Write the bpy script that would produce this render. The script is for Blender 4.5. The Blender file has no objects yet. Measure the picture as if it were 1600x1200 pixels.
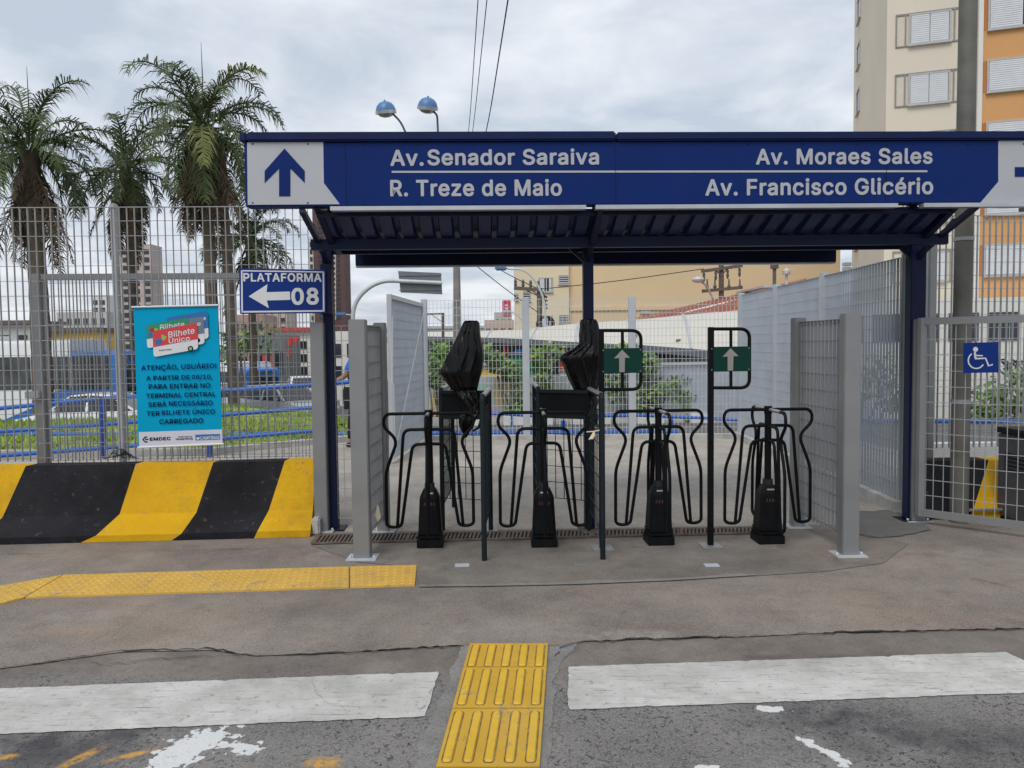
import bpy, bmesh, math, random
from mathutils import Vector, Matrix, Euler, noise
from mathutils.geometry import tessellate_polygon
R = math.radians
SC = bpy.context.scene
COL = SC.collection
rnd = random.Random(7)

# ------------------------------------------------------------------ camera
F = 1200.0
CAM_H = 1.6
PITCH = math.atan(61.4 / F)
ROLL = -0.0115
cd = bpy.data.cameras.new("camera")
cam = bpy.data.objects.new("camera", cd)
COL.objects.link(cam)
cam.location = (0, 0, CAM_H)
CR = Matrix.Rotation(math.pi / 2 - PITCH, 3, 'X') @ Matrix.Rotation(ROLL, 3, 'Z')
cam.rotation_euler = CR.to_euler()
cd.sensor_fit = 'HORIZONTAL'
cd.sensor_width = 36.0
cd.lens = 36.0 * F / 1600.0
cd.clip_start = 0.05
cd.clip_end = 3000
SC.camera = cam

# ------------------------------------------------------------------ sky, sun, exposure
SUN_EL, SUN_AZ = 52, 205          # degrees; azimuth measured from +Y towards +X
w = bpy.data.worlds.new("World")
SC.world = w
w.use_nodes = True
nt = w.node_tree
nt.nodes.clear()
def wn(t, **k):
    n = nt.nodes.new(t)
    for a, b in k.items():
        setattr(n, a, b)
    return n
out = wn('ShaderNodeOutputWorld')
bg = wn('ShaderNodeBackground')
bg.inputs['Strength'].default_value = 0.10
sky = wn('ShaderNodeTexSky', sky_type='NISHITA', sun_disc=False)
sky.sun_elevation = R(SUN_EL)
sky.sun_rotation = R(SUN_AZ)
sky.air_density = 1.2
sky.dust_density = 2.0
tc = wn('ShaderNodeTexCoord')
sep = wn('ShaderNodeSeparateXYZ')
nt.links.new(tc.outputs['Generated'], sep.inputs[0])
mz = wn('ShaderNodeMath', operation='MAXIMUM')
mz.inputs[1].default_value = 0.0
nt.links.new(sep.outputs['Z'], mz.inputs[0])
az = wn('ShaderNodeMath', operation='ADD')
az.inputs[1].default_value = 0.16
nt.links.new(mz.outputs[0], az.inputs[0])
dv = wn('ShaderNodeVectorMath', operation='DIVIDE')
cb = wn('ShaderNodeCombineXYZ')
for i in range(3):
    nt.links.new(az.outputs[0], cb.inputs[i])
nt.links.new(tc.outputs['Generated'], dv.inputs[0])
nt.links.new(cb.outputs[0], dv.inputs[1])
n1 = wn('ShaderNodeTexNoise')
n1.inputs['Scale'].default_value = 2.3
n1.inputs['Detail'].default_value = 7
n1.inputs['Roughness'].default_value = 0.55
n1.inputs['Distortion'].default_value = 0.3
nt.links.new(dv.outputs[0], n1.inputs['Vector'])
r1 = wn('ShaderNodeValToRGB')
r1.color_ramp.elements[0].position = 0.36
r1.color_ramp.elements[0].color = (4.5, 5.05, 5.85, 1)
r1.color_ramp.elements[1].position = 0.66
r1.color_ramp.elements[1].color = (7.0, 7.3, 7.7, 1)
nt.links.new(n1.outputs['Fac'], r1.inputs[0])
n2 = wn('ShaderNodeTexNoise')
n2.inputs['Scale'].default_value = 0.9
n2.inputs['Detail'].default_value = 4
nt.links.new(dv.outputs[0], n2.inputs['Vector'])
r2 = wn('ShaderNodeValToRGB')
r2.color_ramp.elements[0].position = 0.35
r2.color_ramp.elements[0].color = (0.80, 0.80, 0.80, 1)
r2.color_ramp.elements[1].position = 0.6
r2.color_ramp.elements[1].color = (0.97, 0.97, 0.97, 1)
nt.links.new(n2.outputs['Fac'], r2.inputs[0])
mx = wn('ShaderNodeMix', data_type='RGBA')
nt.links.new(r2.outputs[0], mx.inputs[0])
nt.links.new(sky.outputs[0], mx.inputs[6])
nt.links.new(r1.outputs[0], mx.inputs[7])
nt.links.new(mx.outputs[2], bg.inputs['Color'])
nt.links.new(bg.outputs[0], out.inputs[0])

sl = bpy.data.lights.new("sun", 'SUN')
sl.energy = 1.15
sl.angle = R(30)
sl.color = (1.0, 0.96, 0.9)
so = bpy.data.objects.new("sun", sl)
COL.objects.link(so)
sd = Vector((math.sin(R(SUN_AZ)) * math.cos(R(SUN_EL)), math.cos(R(SUN_AZ)) * math.cos(R(SUN_EL)), math.sin(R(SUN_EL))))
so.rotation_euler = sd.to_track_quat('Z', 'Y').to_euler()
SC.view_settings.view_transform = 'Standard'
SC.view_settings.look = 'None'
SC.view_settings.exposure = 0.36
SC.view_settings.gamma = 1
SC.view_settings.use_curve_mapping = False

# ------------------------------------------------------------------ geometry helpers
CP = Vector((0, 0, CAM_H))
def ray(px, py):
    return CR @ Vector(((px - 800) / F, (600 - py) / F, -1.0))
def G(px, py, z=0.0):                       # point of the plane z seen at a pixel of the photograph
    d = ray(px, py)
    return CP + d * ((z - CAM_H) / d.z)
def D(px, py, Y):                           # point at depth Y
    d = ray(px, py)
    return CP + d * (Y / d.y)
class Plane:                                # vertical plane through P0 along u
    def __init__(s, P0, u):
        s.P0 = Vector(P0)
        s.u = Vector((u[0], u[1], 0)).normalized()
        s.n = Vector((s.u.y, -s.u.x, 0))    # towards the viewer
    def at(s, px, py, off=0.0):
        d = ray(px, py)
        return CP + d * (((s.P0 + s.n * off - CP).dot(s.n)) / d.dot(s.n))
    def sz(s, p):
        return ((p - s.P0).dot(s.u), p.z)
    def pt(s, a, z, off=0.0):
        return Vector((s.P0.x, s.P0.y, 0)) + s.u * a + s.n * off + Vector((0, 0, z))

class MB:
    def __init__(s):
        s.v = []; s.f = []; s.mi = []; s.m = 0; s.wid = []
    def add(s, vs, fs):
        b = len(s.v)
        s.v += [Vector(p) for p in vs]
        for f in fs:
            s.f.append([b + i for i in f]); s.mi.append(s.m)
    def hexa(s, p):                          # 8 corners: 4 bottom (ccw), 4 top
        s.add(p, [(3, 2, 1, 0), (4, 5, 6, 7), (0, 1, 5, 4), (1, 2, 6, 5), (2, 3, 7, 6), (3, 0, 4, 7)])
    def box(s, c, size, rz=0.0, M=None):
        c = Vector(c); h = Vector(size) / 2
        m = M if M else Matrix.Rotation(rz, 3, 'Z')
        p = [c + m @ Vector((x * h.x, y * h.y, z * h.z)) for z in (-1, 1) for x, y in ((-1, -1), (1, -1), (1, 1), (-1, 1))]
        s.hexa(p)
    def bbox(s, c, size, bev=0.01, rz=0.0, M=None):
        c = Vector(c); h = Vector(size) / 2
        m = M if M else Matrix.Rotation(rz, 3, 'Z')
        bm = bmesh.new()
        bmesh.ops.create_cube(bm, size=1)
        for v in bm.verts:
            v.co = Vector((v.co.x * size[0], v.co.y * size[1], v.co.z * size[2]))
        bmesh.ops.bevel(bm, geom=list(bm.edges), offset=bev, segments=2, affect='EDGES')
        bm.verts.index_update()
        s.add([c + m @ v.co for v in bm.verts], [[v.index for v in f.verts] for f in bm.faces])
        bm.free()
    def bar(s, a, b, wdt, dep, up=(0, 0, 1)):  # rectangular bar from a to b
        a = Vector(a); b = Vector(b)
        t = (b - a).normalized()
        up = Vector(up)
        if abs(t.dot(up)) > 0.98:
            up = Vector((0, 1, 0)) if abs(t.y) < 0.9 else Vector((1, 0, 0))
        x = t.cross(up).normalized(); y = x.cross(t).normalized()
        x = x * wdt / 2; y = y * dep / 2
        s.hexa([a - x - y, a + x - y, a + x + y, a - x + y, b - x - y, b + x - y, b + x + y, b - x + y])
    def tube(s, pts, r, n=8, caps=True):
        pts = [Vector(p) for p in pts]
        k = len(pts)
        rr = r if isinstance(r, (list, tuple)) else [r] * k
        t0 = (pts[1] - pts[0]).normalized()
        a = Vector((0, 0, 1)) if abs(t0.z) < 0.9 else Vector((1, 0, 0))
        nx = t0.cross(a).normalized()
        vs = []
        for i in range(k):
            t = (pts[min(i + 1, k - 1)] - pts[max(i - 1, 0)])
            if t.length < 1e-9:
                t = t0
            t.normalize()
            nx = (nx - t * nx.dot(t))
            if nx.length < 1e-6:
                nx = t.orthogonal()
            nx.normalize()
            ny = t.cross(nx)
            for j in range(n):
                q = 2 * math.pi * j / n
                vs.append(pts[i] + (nx * math.cos(q) + ny * math.sin(q)) * rr[i])
        fs = [(i * n + j, i * n + (j + 1) % n, (i + 1) * n + (j + 1) % n, (i + 1) * n + j) for i in range(k - 1) for j in range(n)]
        if caps:
            fs.append(tuple(reversed(range(n))))
            fs.append(tuple((k - 1) * n + j for j in range(n)))
        s.add(vs, fs)
    def lathe(s, c, prof, n=20):              # profile of (r, z) round a vertical axis at c
        c = Vector(c)
        s.loft([[c + Vector((max(r, 1e-4) * math.cos(2 * math.pi * j / n), max(r, 1e-4) * math.sin(2 * math.pi * j / n), z)) for j in range(n)] for r, z in prof])
    def loft(s, rings, caps=True):
        n = len(rings[0]); k = len(rings)
        vs = [p for r in rings for p in r]
        fs = [(i * n + j, i * n + (j + 1) % n, (i + 1) * n + (j + 1) % n, (i + 1) * n + j) for i in range(k - 1) for j in range(n)]
        if caps:
            fs.append(tuple(reversed(range(n))))
            fs.append(tuple((k - 1) * n + j for j in range(n)))
        s.add(vs, fs)
    def prism(s, pts, vec):                   # polygon swept along vec
        pts = [Vector(p) for p in pts]; vec = Vector(vec); n = len(pts)
        vs = pts + [p + vec for p in pts]
        fs = [tuple(range(n)), tuple(reversed(range(n, 2 * n)))] + [(j, n + j, n + (j + 1) % n, (j + 1) % n) for j in range(n)]
        s.add(vs, fs)
    def quad(s, a, b, c, d):
        s.add([a, b, c, d], [(0, 1, 2, 3)])
    def build(s, name, mats, parent=None, smooth=False, label=None):
        if s.wid and len(s.wid) == len(s.f) and len(set(s.wid)) > 1:      # each word a mesh of its own
            for w_ in sorted(set(s.wid)):
                m2 = MB(); used = {}
                for f, k in zip(s.f, s.wid):
                    if k != w_: continue
                    for i in f:
                        if i not in used:
                            used[i] = len(m2.v); m2.v.append(s.v[i])
                    m2.f.append([used[i] for i in f]); m2.mi.append(0)
                ob = m2.build(name, mats, parent, smooth, label)
            return ob
        me = bpy.data.meshes.new(name)
        o = ORG.get(parent.name, Vector()) if parent else Vector()
        me.from_pydata([p - o for p in s.v], [], s.f)
        if not isinstance(mats, (list, tuple)):
            mats = [mats]
        for m in mats:
            me.materials.append(m)
        me.polygons.foreach_set('material_index', s.mi)
        bm = bmesh.new(); bm.from_mesh(me)
        bmesh.ops.recalc_face_normals(bm, faces=bm.faces)
        bm.to_mesh(me); bm.free()
        if smooth:
            me.polygons.foreach_set('use_smooth', [True] * len(me.polygons))
            try:
                me.set_sharp_from_angle(angle=R(40))
            except Exception:
                pass
        me.update()
        ob = bpy.data.objects.new(name, me)
        COL.objects.link(ob)
        if parent:
            ob.parent = parent
            ORG[ob.name] = o
        if label:
            ob['label'] = label
        return ob
ORG = {}
def tag(o, label=None, cat=None, group=None, kind=None):
    if label: o['label'] = label
    if cat: o['category'] = cat
    if group: o['group'] = group
    if kind: o['kind'] = kind
    return o
def thing(name, label, cat, loc=(0, 0, 0), group=None):
    o = bpy.data.objects.new(name, None)
    o.empty_display_size = 0.1
    COL.objects.link(o)
    o.location = loc
    ORG[o.name] = Vector(loc)
    return tag(o, label, cat, group)
def copy_tree(o, parent=None):
    c = o.copy(); COL.objects.link(c)
    if parent: c.parent = parent
    for ch in list(o.children):
        copy_tree(ch, c)
    return c
def flat(p, z=0.0):
    return Vector((p[0], p[1], z))
def fillet(pts, rad, n=5):
    pts = [Vector(p) for p in pts]
    res = [pts[0]]
    for i in range(1, len(pts) - 1):
        a, b, c = pts[i - 1], pts[i], pts[i + 1]
        r = min(rad[i] if isinstance(rad, (list, tuple)) else rad, (a - b).length * 0.49, (c - b).length * 0.49)
        p = b + (a - b).normalized() * r; q = b + (c - b).normalized() * r
        for k in range(n + 1):
            t = k / n
            res.append(p * (1 - t) ** 2 + b * 2 * t * (1 - t) + q * t * t)
    res.append(pts[-1])
    return res

# ------------------------------------------------------------------ materials
def nodes(name):
    m = bpy.data.materials.new(name)
    m.use_nodes = True
    t = m.node_tree
    b = t.nodes.get('Principled BSDF')
    return m, t, b
def mat(name, col, rough=0.6, metal=0.0, var=0.12, scale=6.0, bump=0.0, bscale=60.0, dirt=0.0, dirtcol=(0.08, 0.07, 0.06), spec=0.5, coords='Object'):
    m, t, b = nodes(name)
    b.inputs['Roughness'].default_value = rough
    b.inputs['Metallic'].default_value = metal
    b.inputs['Specular IOR Level'].default_value = spec
    tcn = t.nodes.new('ShaderNodeTexCoord')
    nz = t.nodes.new('ShaderNodeTexNoise')
    nz.inputs['Scale'].default_value = scale
    nz.inputs['Detail'].default_value = 6
    t.links.new(tcn.outputs[coords], nz.inputs['Vector'])
    rp = t.nodes.new('ShaderNodeValToRGB')
    rp.color_ramp.elements[0].position = 0.3
    rp.color_ramp.elements[1].position = 0.7
    rp.color_ramp.elements[0].color = tuple(c * (1 - var) for c in col[:3]) + (1,)
    rp.color_ramp.elements[1].color = tuple(min(1, c * (1 + var)) for c in col[:3]) + (1,)
    t.links.new(nz.outputs['Fac'], rp.inputs[0])
    last = rp.outputs[0]
    if dirt > 0:
        n2 = t.nodes.new('ShaderNodeTexNoise')
        n2.inputs['Scale'].default_value = scale * 0.45
        n2.inputs['Detail'].default_value = 9
        n2.inputs['Roughness'].default_value = 0.7
        t.links.new(tcn.outputs[coords], n2.inputs['Vector'])
        r2_ = t.nodes.new('ShaderNodeMapRange')
        r2_.inputs['From Min'].default_value = 0.5
        r2_.inputs['From Max'].default_value = 0.75
        r2_.inputs['To Max'].default_value = dirt
        t.links.new(n2.outputs['Fac'], r2_.inputs[0])
        mxn = t.nodes.new('ShaderNodeMix'); mxn.data_type = 'RGBA'
        t.links.new(r2_.outputs[0], mxn.inputs[0])
        t.links.new(last, mxn.inputs[6])
        mxn.inputs[7].default_value = tuple(dirtcol) + (1,)
        last = mxn.outputs[2]
    t.links.new(last, b.inputs['Base Color'])
    if bump > 0:
        n3 = t.nodes.new('ShaderNodeTexNoise')
        n3.inputs['Scale'].default_value = bscale
        n3.inputs['Detail'].default_value = 4
        t.links.new(tcn.outputs[coords], n3.inputs['Vector'])
        bp = t.nodes.new('ShaderNodeBump')
        bp.inputs['Strength'].default_value = bump
        bp.inputs['Distance'].default_value = 0.02
        t.links.new(n3.outputs['Fac'], bp.inputs['Height'])
        t.links.new(bp.outputs[0], b.inputs['Normal'])
    return m

class NG:                                   # small node-graph helper for the richer materials
    def __init__(s, name, rough=0.85):
        s.m, s.t, s.b = nodes(name)
        s.b.inputs['Roughness'].default_value = rough
        s.co = s.t.nodes.new('ShaderNodeTexCoord').outputs['Object']
    def noise(s, scale, detail=5, rough=0.6, vec=None, dist=0.0):
        n = s.t.nodes.new('ShaderNodeTexNoise')
        n.inputs['Scale'].default_value = scale; n.inputs['Detail'].default_value = detail
        n.inputs['Roughness'].default_value = rough; n.inputs['Distortion'].default_value = dist
        s.t.links.new(vec or s.co, n.inputs['Vector'])
        return n.outputs['Fac']
    def voro(s, scale, feat='F1', vec=None, rand=1.0):
        n = s.t.nodes.new('ShaderNodeTexVoronoi')
        n.feature = feat
        n.inputs['Scale'].default_value = scale
        n.inputs['Randomness'].default_value = rand
        s.t.links.new(vec or s.co, n.inputs['Vector'])
        return n.outputs['Distance']
    def mr(s, x, a, b, c=0.0, d=1.0):
        n = s.t.nodes.new('ShaderNodeMapRange')
        for i, val in enumerate((a, b, c, d)):
            n.inputs[i + 1].default_value = val
        s.t.links.new(x, n.inputs[0])
        return n.outputs[0]
    def math(s, op, a, b=None):
        n = s.t.nodes.new('ShaderNodeMath'); n.operation = op
        for i, x in enumerate((a, b)):
            if x is None: continue
            if isinstance(x, (int, float)): n.inputs[i].default_value = x
            else: s.t.links.new(x, n.inputs[i])
        return n.outputs[0]
    def mix(s, fac, a, b, blend='MIX'):
        n = s.t.nodes.new('ShaderNodeMix'); n.data_type = 'RGBA'; n.blend_type = blend
        for i, x in ((0, fac), (6, a), (7, b)):
            if isinstance(x, (int, float)): n.inputs[i].default_value = x
            elif isinstance(x, tuple): n.inputs[i].default_value = x[:3] + (1,)
            else: s.t.links.new(x, n.inputs[i])
        return n.outputs[2]
    def ell(s, c, rx, ry, rot=0.0):          # 1 at the centre of an ellipse on the ground, 0 at its rim
        mp = s.t.nodes.new('ShaderNodeMapping'); mp.vector_type = 'TEXTURE'
        mp.inputs['Location'].default_value = (c[0], c[1], 0)
        mp.inputs['Rotation'].default_value = (0, 0, rot)
        mp.inputs['Scale'].default_value = (rx, ry, 1e4)
        s.t.links.new(s.co, mp.inputs[0])
        l = s.t.nodes.new('ShaderNodeVectorMath'); l.operation = 'LENGTH'
        s.t.links.new(mp.outputs[0], l.inputs[0])
        return s.mr(l.outputs['Value'], 0, 1, 1, 0)
    def bump(s, h, strength=0.4, dist=0.01):
        n = s.t.nodes.new('ShaderNodeBump')
        n.inputs['Strength'].default_value = strength; n.inputs['Distance'].default_value = dist
        s.t.links.new(h, n.inputs['Height'])
        s.t.links.new(n.outputs[0], s.b.inputs['Normal'])
    def done(s, col):
        s.t.links.new(col, s.b.inputs['Base Color'])
        return s.m

def asphalt_mat():
    g = NG('asphalt', 0.9)
    big = g.noise(1.3, 6)
    c = g.mix(g.mr(big, 0.35, 0.65), (0.128, 0.118, 0.110), (0.215, 0.200, 0.187))
    sp = g.voro(70)
    c = g.mix(g.mr(sp, 0.1, 0.45), c, (0.26, 0.25, 0.245), 'MIX') if False else c
    fine = g.noise(120, 3)
    c = g.mix(g.mr(fine, 0.42, 0.68, 0, 0.6), c, (0.34, 0.325, 0.31))
    sx_ = g.t.nodes.new('ShaderNodeSeparateXYZ'); g.t.links.new(g.co, sx_.inputs[0])
    yb = g.math('ADD', sx_.outputs[1], g.math('MULTIPLY', g.math('SUBTRACT', g.noise(1.6, 6, 0.65), .5), .9))
    br = g.mr(yb, 3.45, 3.8)
    c = g.mix(g.math('MULTIPLY', br, .85), c, g.mix(g.mr(g.noise(2.2, 8, 0.7), 0.36, 0.64), (0.135, 0.110, 0.09), (0.25, 0.212, 0.18)))
    pit = g.math('MULTIPLY', g.mr(g.noise(48, 3, 0.6, None, 0.9), 0.575, 0.62), g.mr(br, 0, 1, 1, .25))
    c = g.mix(g.math('MULTIPLY', pit, g.mr(g.noise(1.7, 3), 0.36, 0.6, 0.25, 0.95)), c, (0.030, 0.030, 0.033))
    c = g.mix(g.mr(g.noise(100, 2, 0.5), 0.62, 0.67, 0, .5), c, (0.05, 0.048, 0.047))
    for (px, py, rx, ry, k) in ((110, 1150, .75, .22, .75), (1290, 1120, .5, .2, .8), (1420, 1150, .7, .25, .6), (560, 1020, 1.2, .12, .25), (60, 1190, .6, .25, .6), (1560, 1185, .6, .3, .4), (1250, 1026, .5, .06, .5)):
        e = g.math('MULTIPLY', g.mr(g.ell(G(px, py), rx, ry), 0, 0.7), g.mr(g.noise(3.2, 6, 0.65), 0.38, 0.6))
        c = g.mix(g.math('MULTIPLY', e, k), c, (0.035, 0.035, 0.042))
    for (px, py, rx, ry, rot, th) in ((300, 1166, .34, .17, R(64), .46), (380, 1166, .20, .10, 0, .54), (1205, 1106, .13, .045, R(-10), .47), (1290, 1172, .26, .05, R(-62), .5), (1105, 1197, .09, .03, 0, .48)):
        e = g.math('ADD', g.mr(g.ell(G(px, py), rx, ry, rot), 0, 1, 0, 0.42), g.noise(16, 5, 0.6))
        e = g.math('MULTIPLY', g.mr(e, th + .21, th + .24), g.mr(g.ell(G(px, py), rx, ry, rot), 0.01, 0.02))
        c = g.mix(e, c, (0.66, 0.66, 0.65))
    for (px, py, rx, ry, rot) in ((125, 1182, .13, .035, R(60)), (205, 1178, .12, .03, R(30)), (505, 1190, .09, .06, 0), (10, 1180, .06, .03, 0)):
        e = g.math('MULTIPLY', g.mr(g.ell(G(px, py), rx, ry, rot), 0, 0.6), g.mr(g.noise(22, 5, 0.65), 0.36, 0.56))
        c = g.mix(g.math('MULTIPLY', e, .9), c, (0.62, 0.33, 0.05))
    g.bump(g.math('SUBTRACT', fine, pit), 0.5, 0.006)
    return g.done(c)
def pavement_mat(name, lo, hi, pebble=0.2, warm=(0.26, 0.20, 0.15)):
    g = NG(name, 0.88)
    c = g.mix(g.mr(g.noise(0.9, 9, 0.68), 0.38, 0.62), lo, hi)
    c = g.mix(g.mr(g.noise(0.55, 5), 0.52, 0.7, 0, 0.55), c, warm)
    c = g.mix(g.mr(g.noise(4.5, 9, 0.78), 0.52, 0.70, 0, 0.6), c, tuple(x * 0.5 for x in lo))
    c = g.mix(g.mr(g.noise(1.1, 9, 0.72, None, 1.2), 0.57, 0.68, 0, 0.5), c, tuple(x * 0.62 for x in lo))
    c = g.mix(g.mr(g.noise(2.2, 8, 0.75), 0.58, 0.75, 0, 0.4), c, tuple(min(1, x * 1.3) for x in hi))
    sp = g.noise(130, 3, 0.6)
    c = g.mix(g.mr(sp, 0.38, 0.68, 0, pebble), c, tuple(min(1, x * 1.6) for x in hi))
    c = g.mix(g.mr(g.noise(75, 2), 0.6, 0.7, 0, pebble * 1.5), c, tuple(x * 0.4 for x in lo))
    if name == 'brown_concrete':
        for (px, py, rx, ry, k, cc) in ((985, 992, .42, .10, .8, (0.36, 0.335, 0.30)), (800, 985, .55, .16, .6, (0.30, 0.275, 0.25)), (135, 960, .35, .12, .7, (0.33, 0.30, 0.275)), (120, 985, .22, .06, .7, (0.42, 0.25, 0.13)), (1300, 940, .9, .22, .5, (0.34, 0.27, 0.20)), (300, 1030, .9, .10, .6, (0.12, 0.115, 0.11)), (1450, 870, 1.0, .35, .6, (0.36, 0.32, 0.275))):
            e = g.math('MULTIPLY', g.mr(g.ell(G(px, py), rx, ry), 0, .6), g.mr(g.noise(7, 8, 0.75), 0.42, 0.58))
            c = g.mix(g.math('MULTIPLY', e, k), c, cc)
    c = g.mix(g.mr(g.noise(0.42, 9, 0.7, None, .6), 0.5, 0.66, 0, 0.45), c, tuple(x * 0.72 for x in lo))
    c = g.mix(g.mr(g.voro(5.5), 0.02, 0.045, 0.55, 0), c, tuple(min(1, x * 1.5) for x in hi))
    g1_ = g.noise(210, 2, 0.5)
    c = g.mix(g.mr(g1_, 0.56, 0.68, 0, .55), c, tuple(x * 0.45 for x in lo))
    c = g.mix(g.mr(g1_, 0.44, 0.32, 0, .35), c, tuple(min(1, x * 1.45) for x in hi))
    spot = g.mr(g.voro(2.3), 0.018, 0.03, 1, 0)
    c = g.mix(g.math('MULTIPLY', spot, 0.5), c, (0.07, 0.065, 0.06))
    g.bump(g.math('ADD', sp, g.noise(14, 5)), 0.45, 0.008)
    return g.done(c)
def paint_white():
    g = NG('worn_white_paint', 0.75)
    mp = g.t.nodes.new('ShaderNodeMapping'); mp.inputs['Scale'].default_value = (2.2, 30, 1)
    g.t.links.new(g.co, mp.inputs[0])
    streak = g.noise(2.0, 6, 0.7, mp.outputs[0])
    c = g.mix(g.mr(g.noise(1.3, 8, 0.7), 0.36, 0.64), (0.42, 0.405, 0.375), (0.68, 0.665, 0.63))
    c = g.mix(g.mr(streak, 0.52, 0.68, 0, 0.5), c, (0.36, 0.345, 0.31))
    c = g.mix(g.mr(streak, 0.60, 0.64, 0, 0.75), c, (0.17, 0.165, 0.16))
    c = g.mix(g.mr(g.noise(24, 7, 0.78), 0.565, 0.63, 0, 0.65), c, (0.19, 0.185, 0.18))
    c = g.mix(g.mr(g.noise(0.8, 9, 0.8, None, .8), 0.50, 0.64, 0, 0.5), c, (0.30, 0.285, 0.26))
    c = g.mix(g.mr(g.noise(90, 3), 0.66, 0.72, 0, 0.6), c, (0.25, 0.25, 0.25))
    g.bump(g.noise(110, 3), 0.25, 0.004)
    return g.done(c)
def yellow_tile(name, base=(0.70, 0.42, 0.035), worn=0.5):
    g = NG(name, 0.7)
    c = g.mix(g.mr(g.noise(3, 6), 0.35, 0.65), tuple(x * 0.86 for x in base), tuple(x * 1.05 for x in base))
    c = g.mix(g.mr(g.noise(5, 8, 0.78), 0.565, 0.63, 0, worn), c, (0.27, 0.23, 0.16))
    c = g.mix(g.mr(g.noise(26, 6, 0.75), 0.60, 0.68, 0, worn), c, (0.12, 0.095, 0.06))
    c = g.mix(g.mr(g.noise(1.7, 9, 0.78), 0.50, 0.68, 0, worn * .55), c, (0.36, 0.27, 0.12))
    g.bump(g.noise(60, 4), 0.3, 0.004)
    return g.done(c)
def barrier_paint(name, a, b_, chip):
    g = NG(name, 0.72)
    c = g.mix(g.mr(g.noise(2.2, 7), 0.35, 0.65), a, b_)
    c = g.mix(g.mr(g.noise(9, 8, 0.72), 0.58, 0.75, 0, 0.5), c, tuple(x * 0.55 for x in a))
    c = g.mix(g.mr(g.noise(17, 7, 0.75), 0.61, 0.65, 0, 0.8), c, chip)
    c = g.mix(g.mr(g.noise(1.4, 8, 0.78), 0.48, 0.64, 0, 0.55), c, tuple(x * .6 + .02 for x in a))
    g.b.inputs['Specular IOR Level'].default_value = 0.15
    g.bump(g.noise(26, 6, 0.65), 0.5, 0.012)
    return g.done(c)

M = {}
M['asphalt'] = asphalt_mat()
M['pavement'] = pavement_mat('brown_concrete', (0.138, 0.115, 0.098), (0.285, 0.243, 0.207), 0.42, (0.30, 0.20, 0.130))
M['slab'] = pavement_mat('smooth_concrete', (0.115, 0.100, 0.086), (0.245, 0.218, 0.190), 0.22, (0.27, 0.205, 0.145))
M['plaza'] = pavement_mat('pebbled_concrete', (0.25, 0.222, 0.192), (0.44, 0.402, 0.355), 0.55, (0.38, 0.33, 0.27))
M['street'] = pavement_mat('street_asphalt', (0.10, 0.10, 0.10), (0.15, 0.15, 0.148), 0.2, (0.13, 0.125, 0.12))
M['kerb'] = mat('kerb_concrete', (0.48, 0.47, 0.44), 0.9, var=0.2, scale=4, bump=0.3, dirt=0.5)
M['kerb_white'] = mat('kerb_white_paint', (0.72, 0.72, 0.70), 0.85, var=0.1, scale=4, bump=0.2, dirt=0.4)
M['crack'] = mat('crack_dark', (0.022, 0.02, 0.018), 1.0, var=0.4, scale=20)
M['white_paint'] = paint_white()
M['tile'] = yellow_tile('yellow_tactile_tile', (0.72, 0.44, 0.03), 0.6)
M['tile_g'] = mat('tile_groove_dirt', (0.20, 0.135, 0.05), 0.9, var=0.5, scale=25)
M['tile_b'] = yellow_tile('worn_yellow_tile_base', (0.62, 0.365, 0.03), 0.8)
M['tile2'] = yellow_tile('yellow_tactile_strip', (0.66, 0.40, 0.07), 0.75)
M['b_yel'] = barrier_paint('barrier_yellow', (0.60, 0.33, 0.008), (0.72, 0.42, 0.012), (0.3, 0.25, 0.15))
M['b_blk'] = barrier_paint('barrier_black', (0.009, 0.009, 0.012), (0.022, 0.022, 0.026), (0.09, 0.088, 0.085))
M['galv_w'] = mat('dark_panel_steel', (0.21, 0.215, 0.22), 0.55, 0.2, var=0.12, scale=3)  # even, darker grey for the bars of the side wings
M['galv'] = mat('grey_steel', (0.25, 0.255, 0.257), 0.5, 0.35, var=0.10, scale=3, dirt=0.15, dirtcol=(0.22, 0.2, 0.17))
M['galv_d'] = mat('grey_fence_steel', (0.37, 0.375, 0.38), 0.5, 0.3, var=0.12, scale=3)
M['galv_l'] = mat('pale_grey_steel', (0.50, 0.53, 0.56), 0.5, 0.2, var=0.07, scale=3)
M['galv_p'] = mat('pale_panel_steel', (0.44, 0.48, 0.53), 0.5, 0.2, var=0.07, scale=3)
M['post_green'] = mat('greenish_grey_paint', (0.24, 0.28, 0.27), 0.6, 0.1, var=0.15, scale=5, dirt=0.4)
M['wire'] = mat('galvanised_wire', (0.42, 0.43, 0.44), 0.45, 0.4, var=0.08, scale=8)
M['wire_w'] = mat('white_wire', (0.60, 0.61, 0.62), 0.5, 0.1, var=0.08, scale=8)
M['navy'] = mat('navy_paint', (0.004, 0.009, 0.042), 0.5, 0.0, var=0.15, scale=4, dirt=0.2, dirtcol=(0.016, 0.02, 0.05), spec=0.25)
M['navy_l'] = mat('navy_sign_face', (0.004, 0.022, 0.135), 0.5, 0.0, var=0.07, scale=2.5, dirt=0.12, dirtcol=(0.02, 0.04, 0.16), spec=0.12)
M['navy_cap'] = mat('navy_cap', (0.005, 0.013, 0.070), 0.55, 0.0, var=0.15, scale=4, bump=0.1, spec=0.2)
M['roof_navy'] = mat('navy_roof_sheet', (0.009, 0.020, 0.085), 0.45, 0.0, var=0.25, scale=5, dirt=0.45, dirtcol=(0.03, 0.04, 0.09))
M['sign_white'] = mat('white_sign_face', (0.44, 0.45, 0.475), 0.55, 0.0, var=0.04, scale=3)
M['sign_grey'] = mat('grey_lettering', (0.44, 0.45, 0.475), 0.55, 0.0, var=0.04, scale=3)
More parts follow.
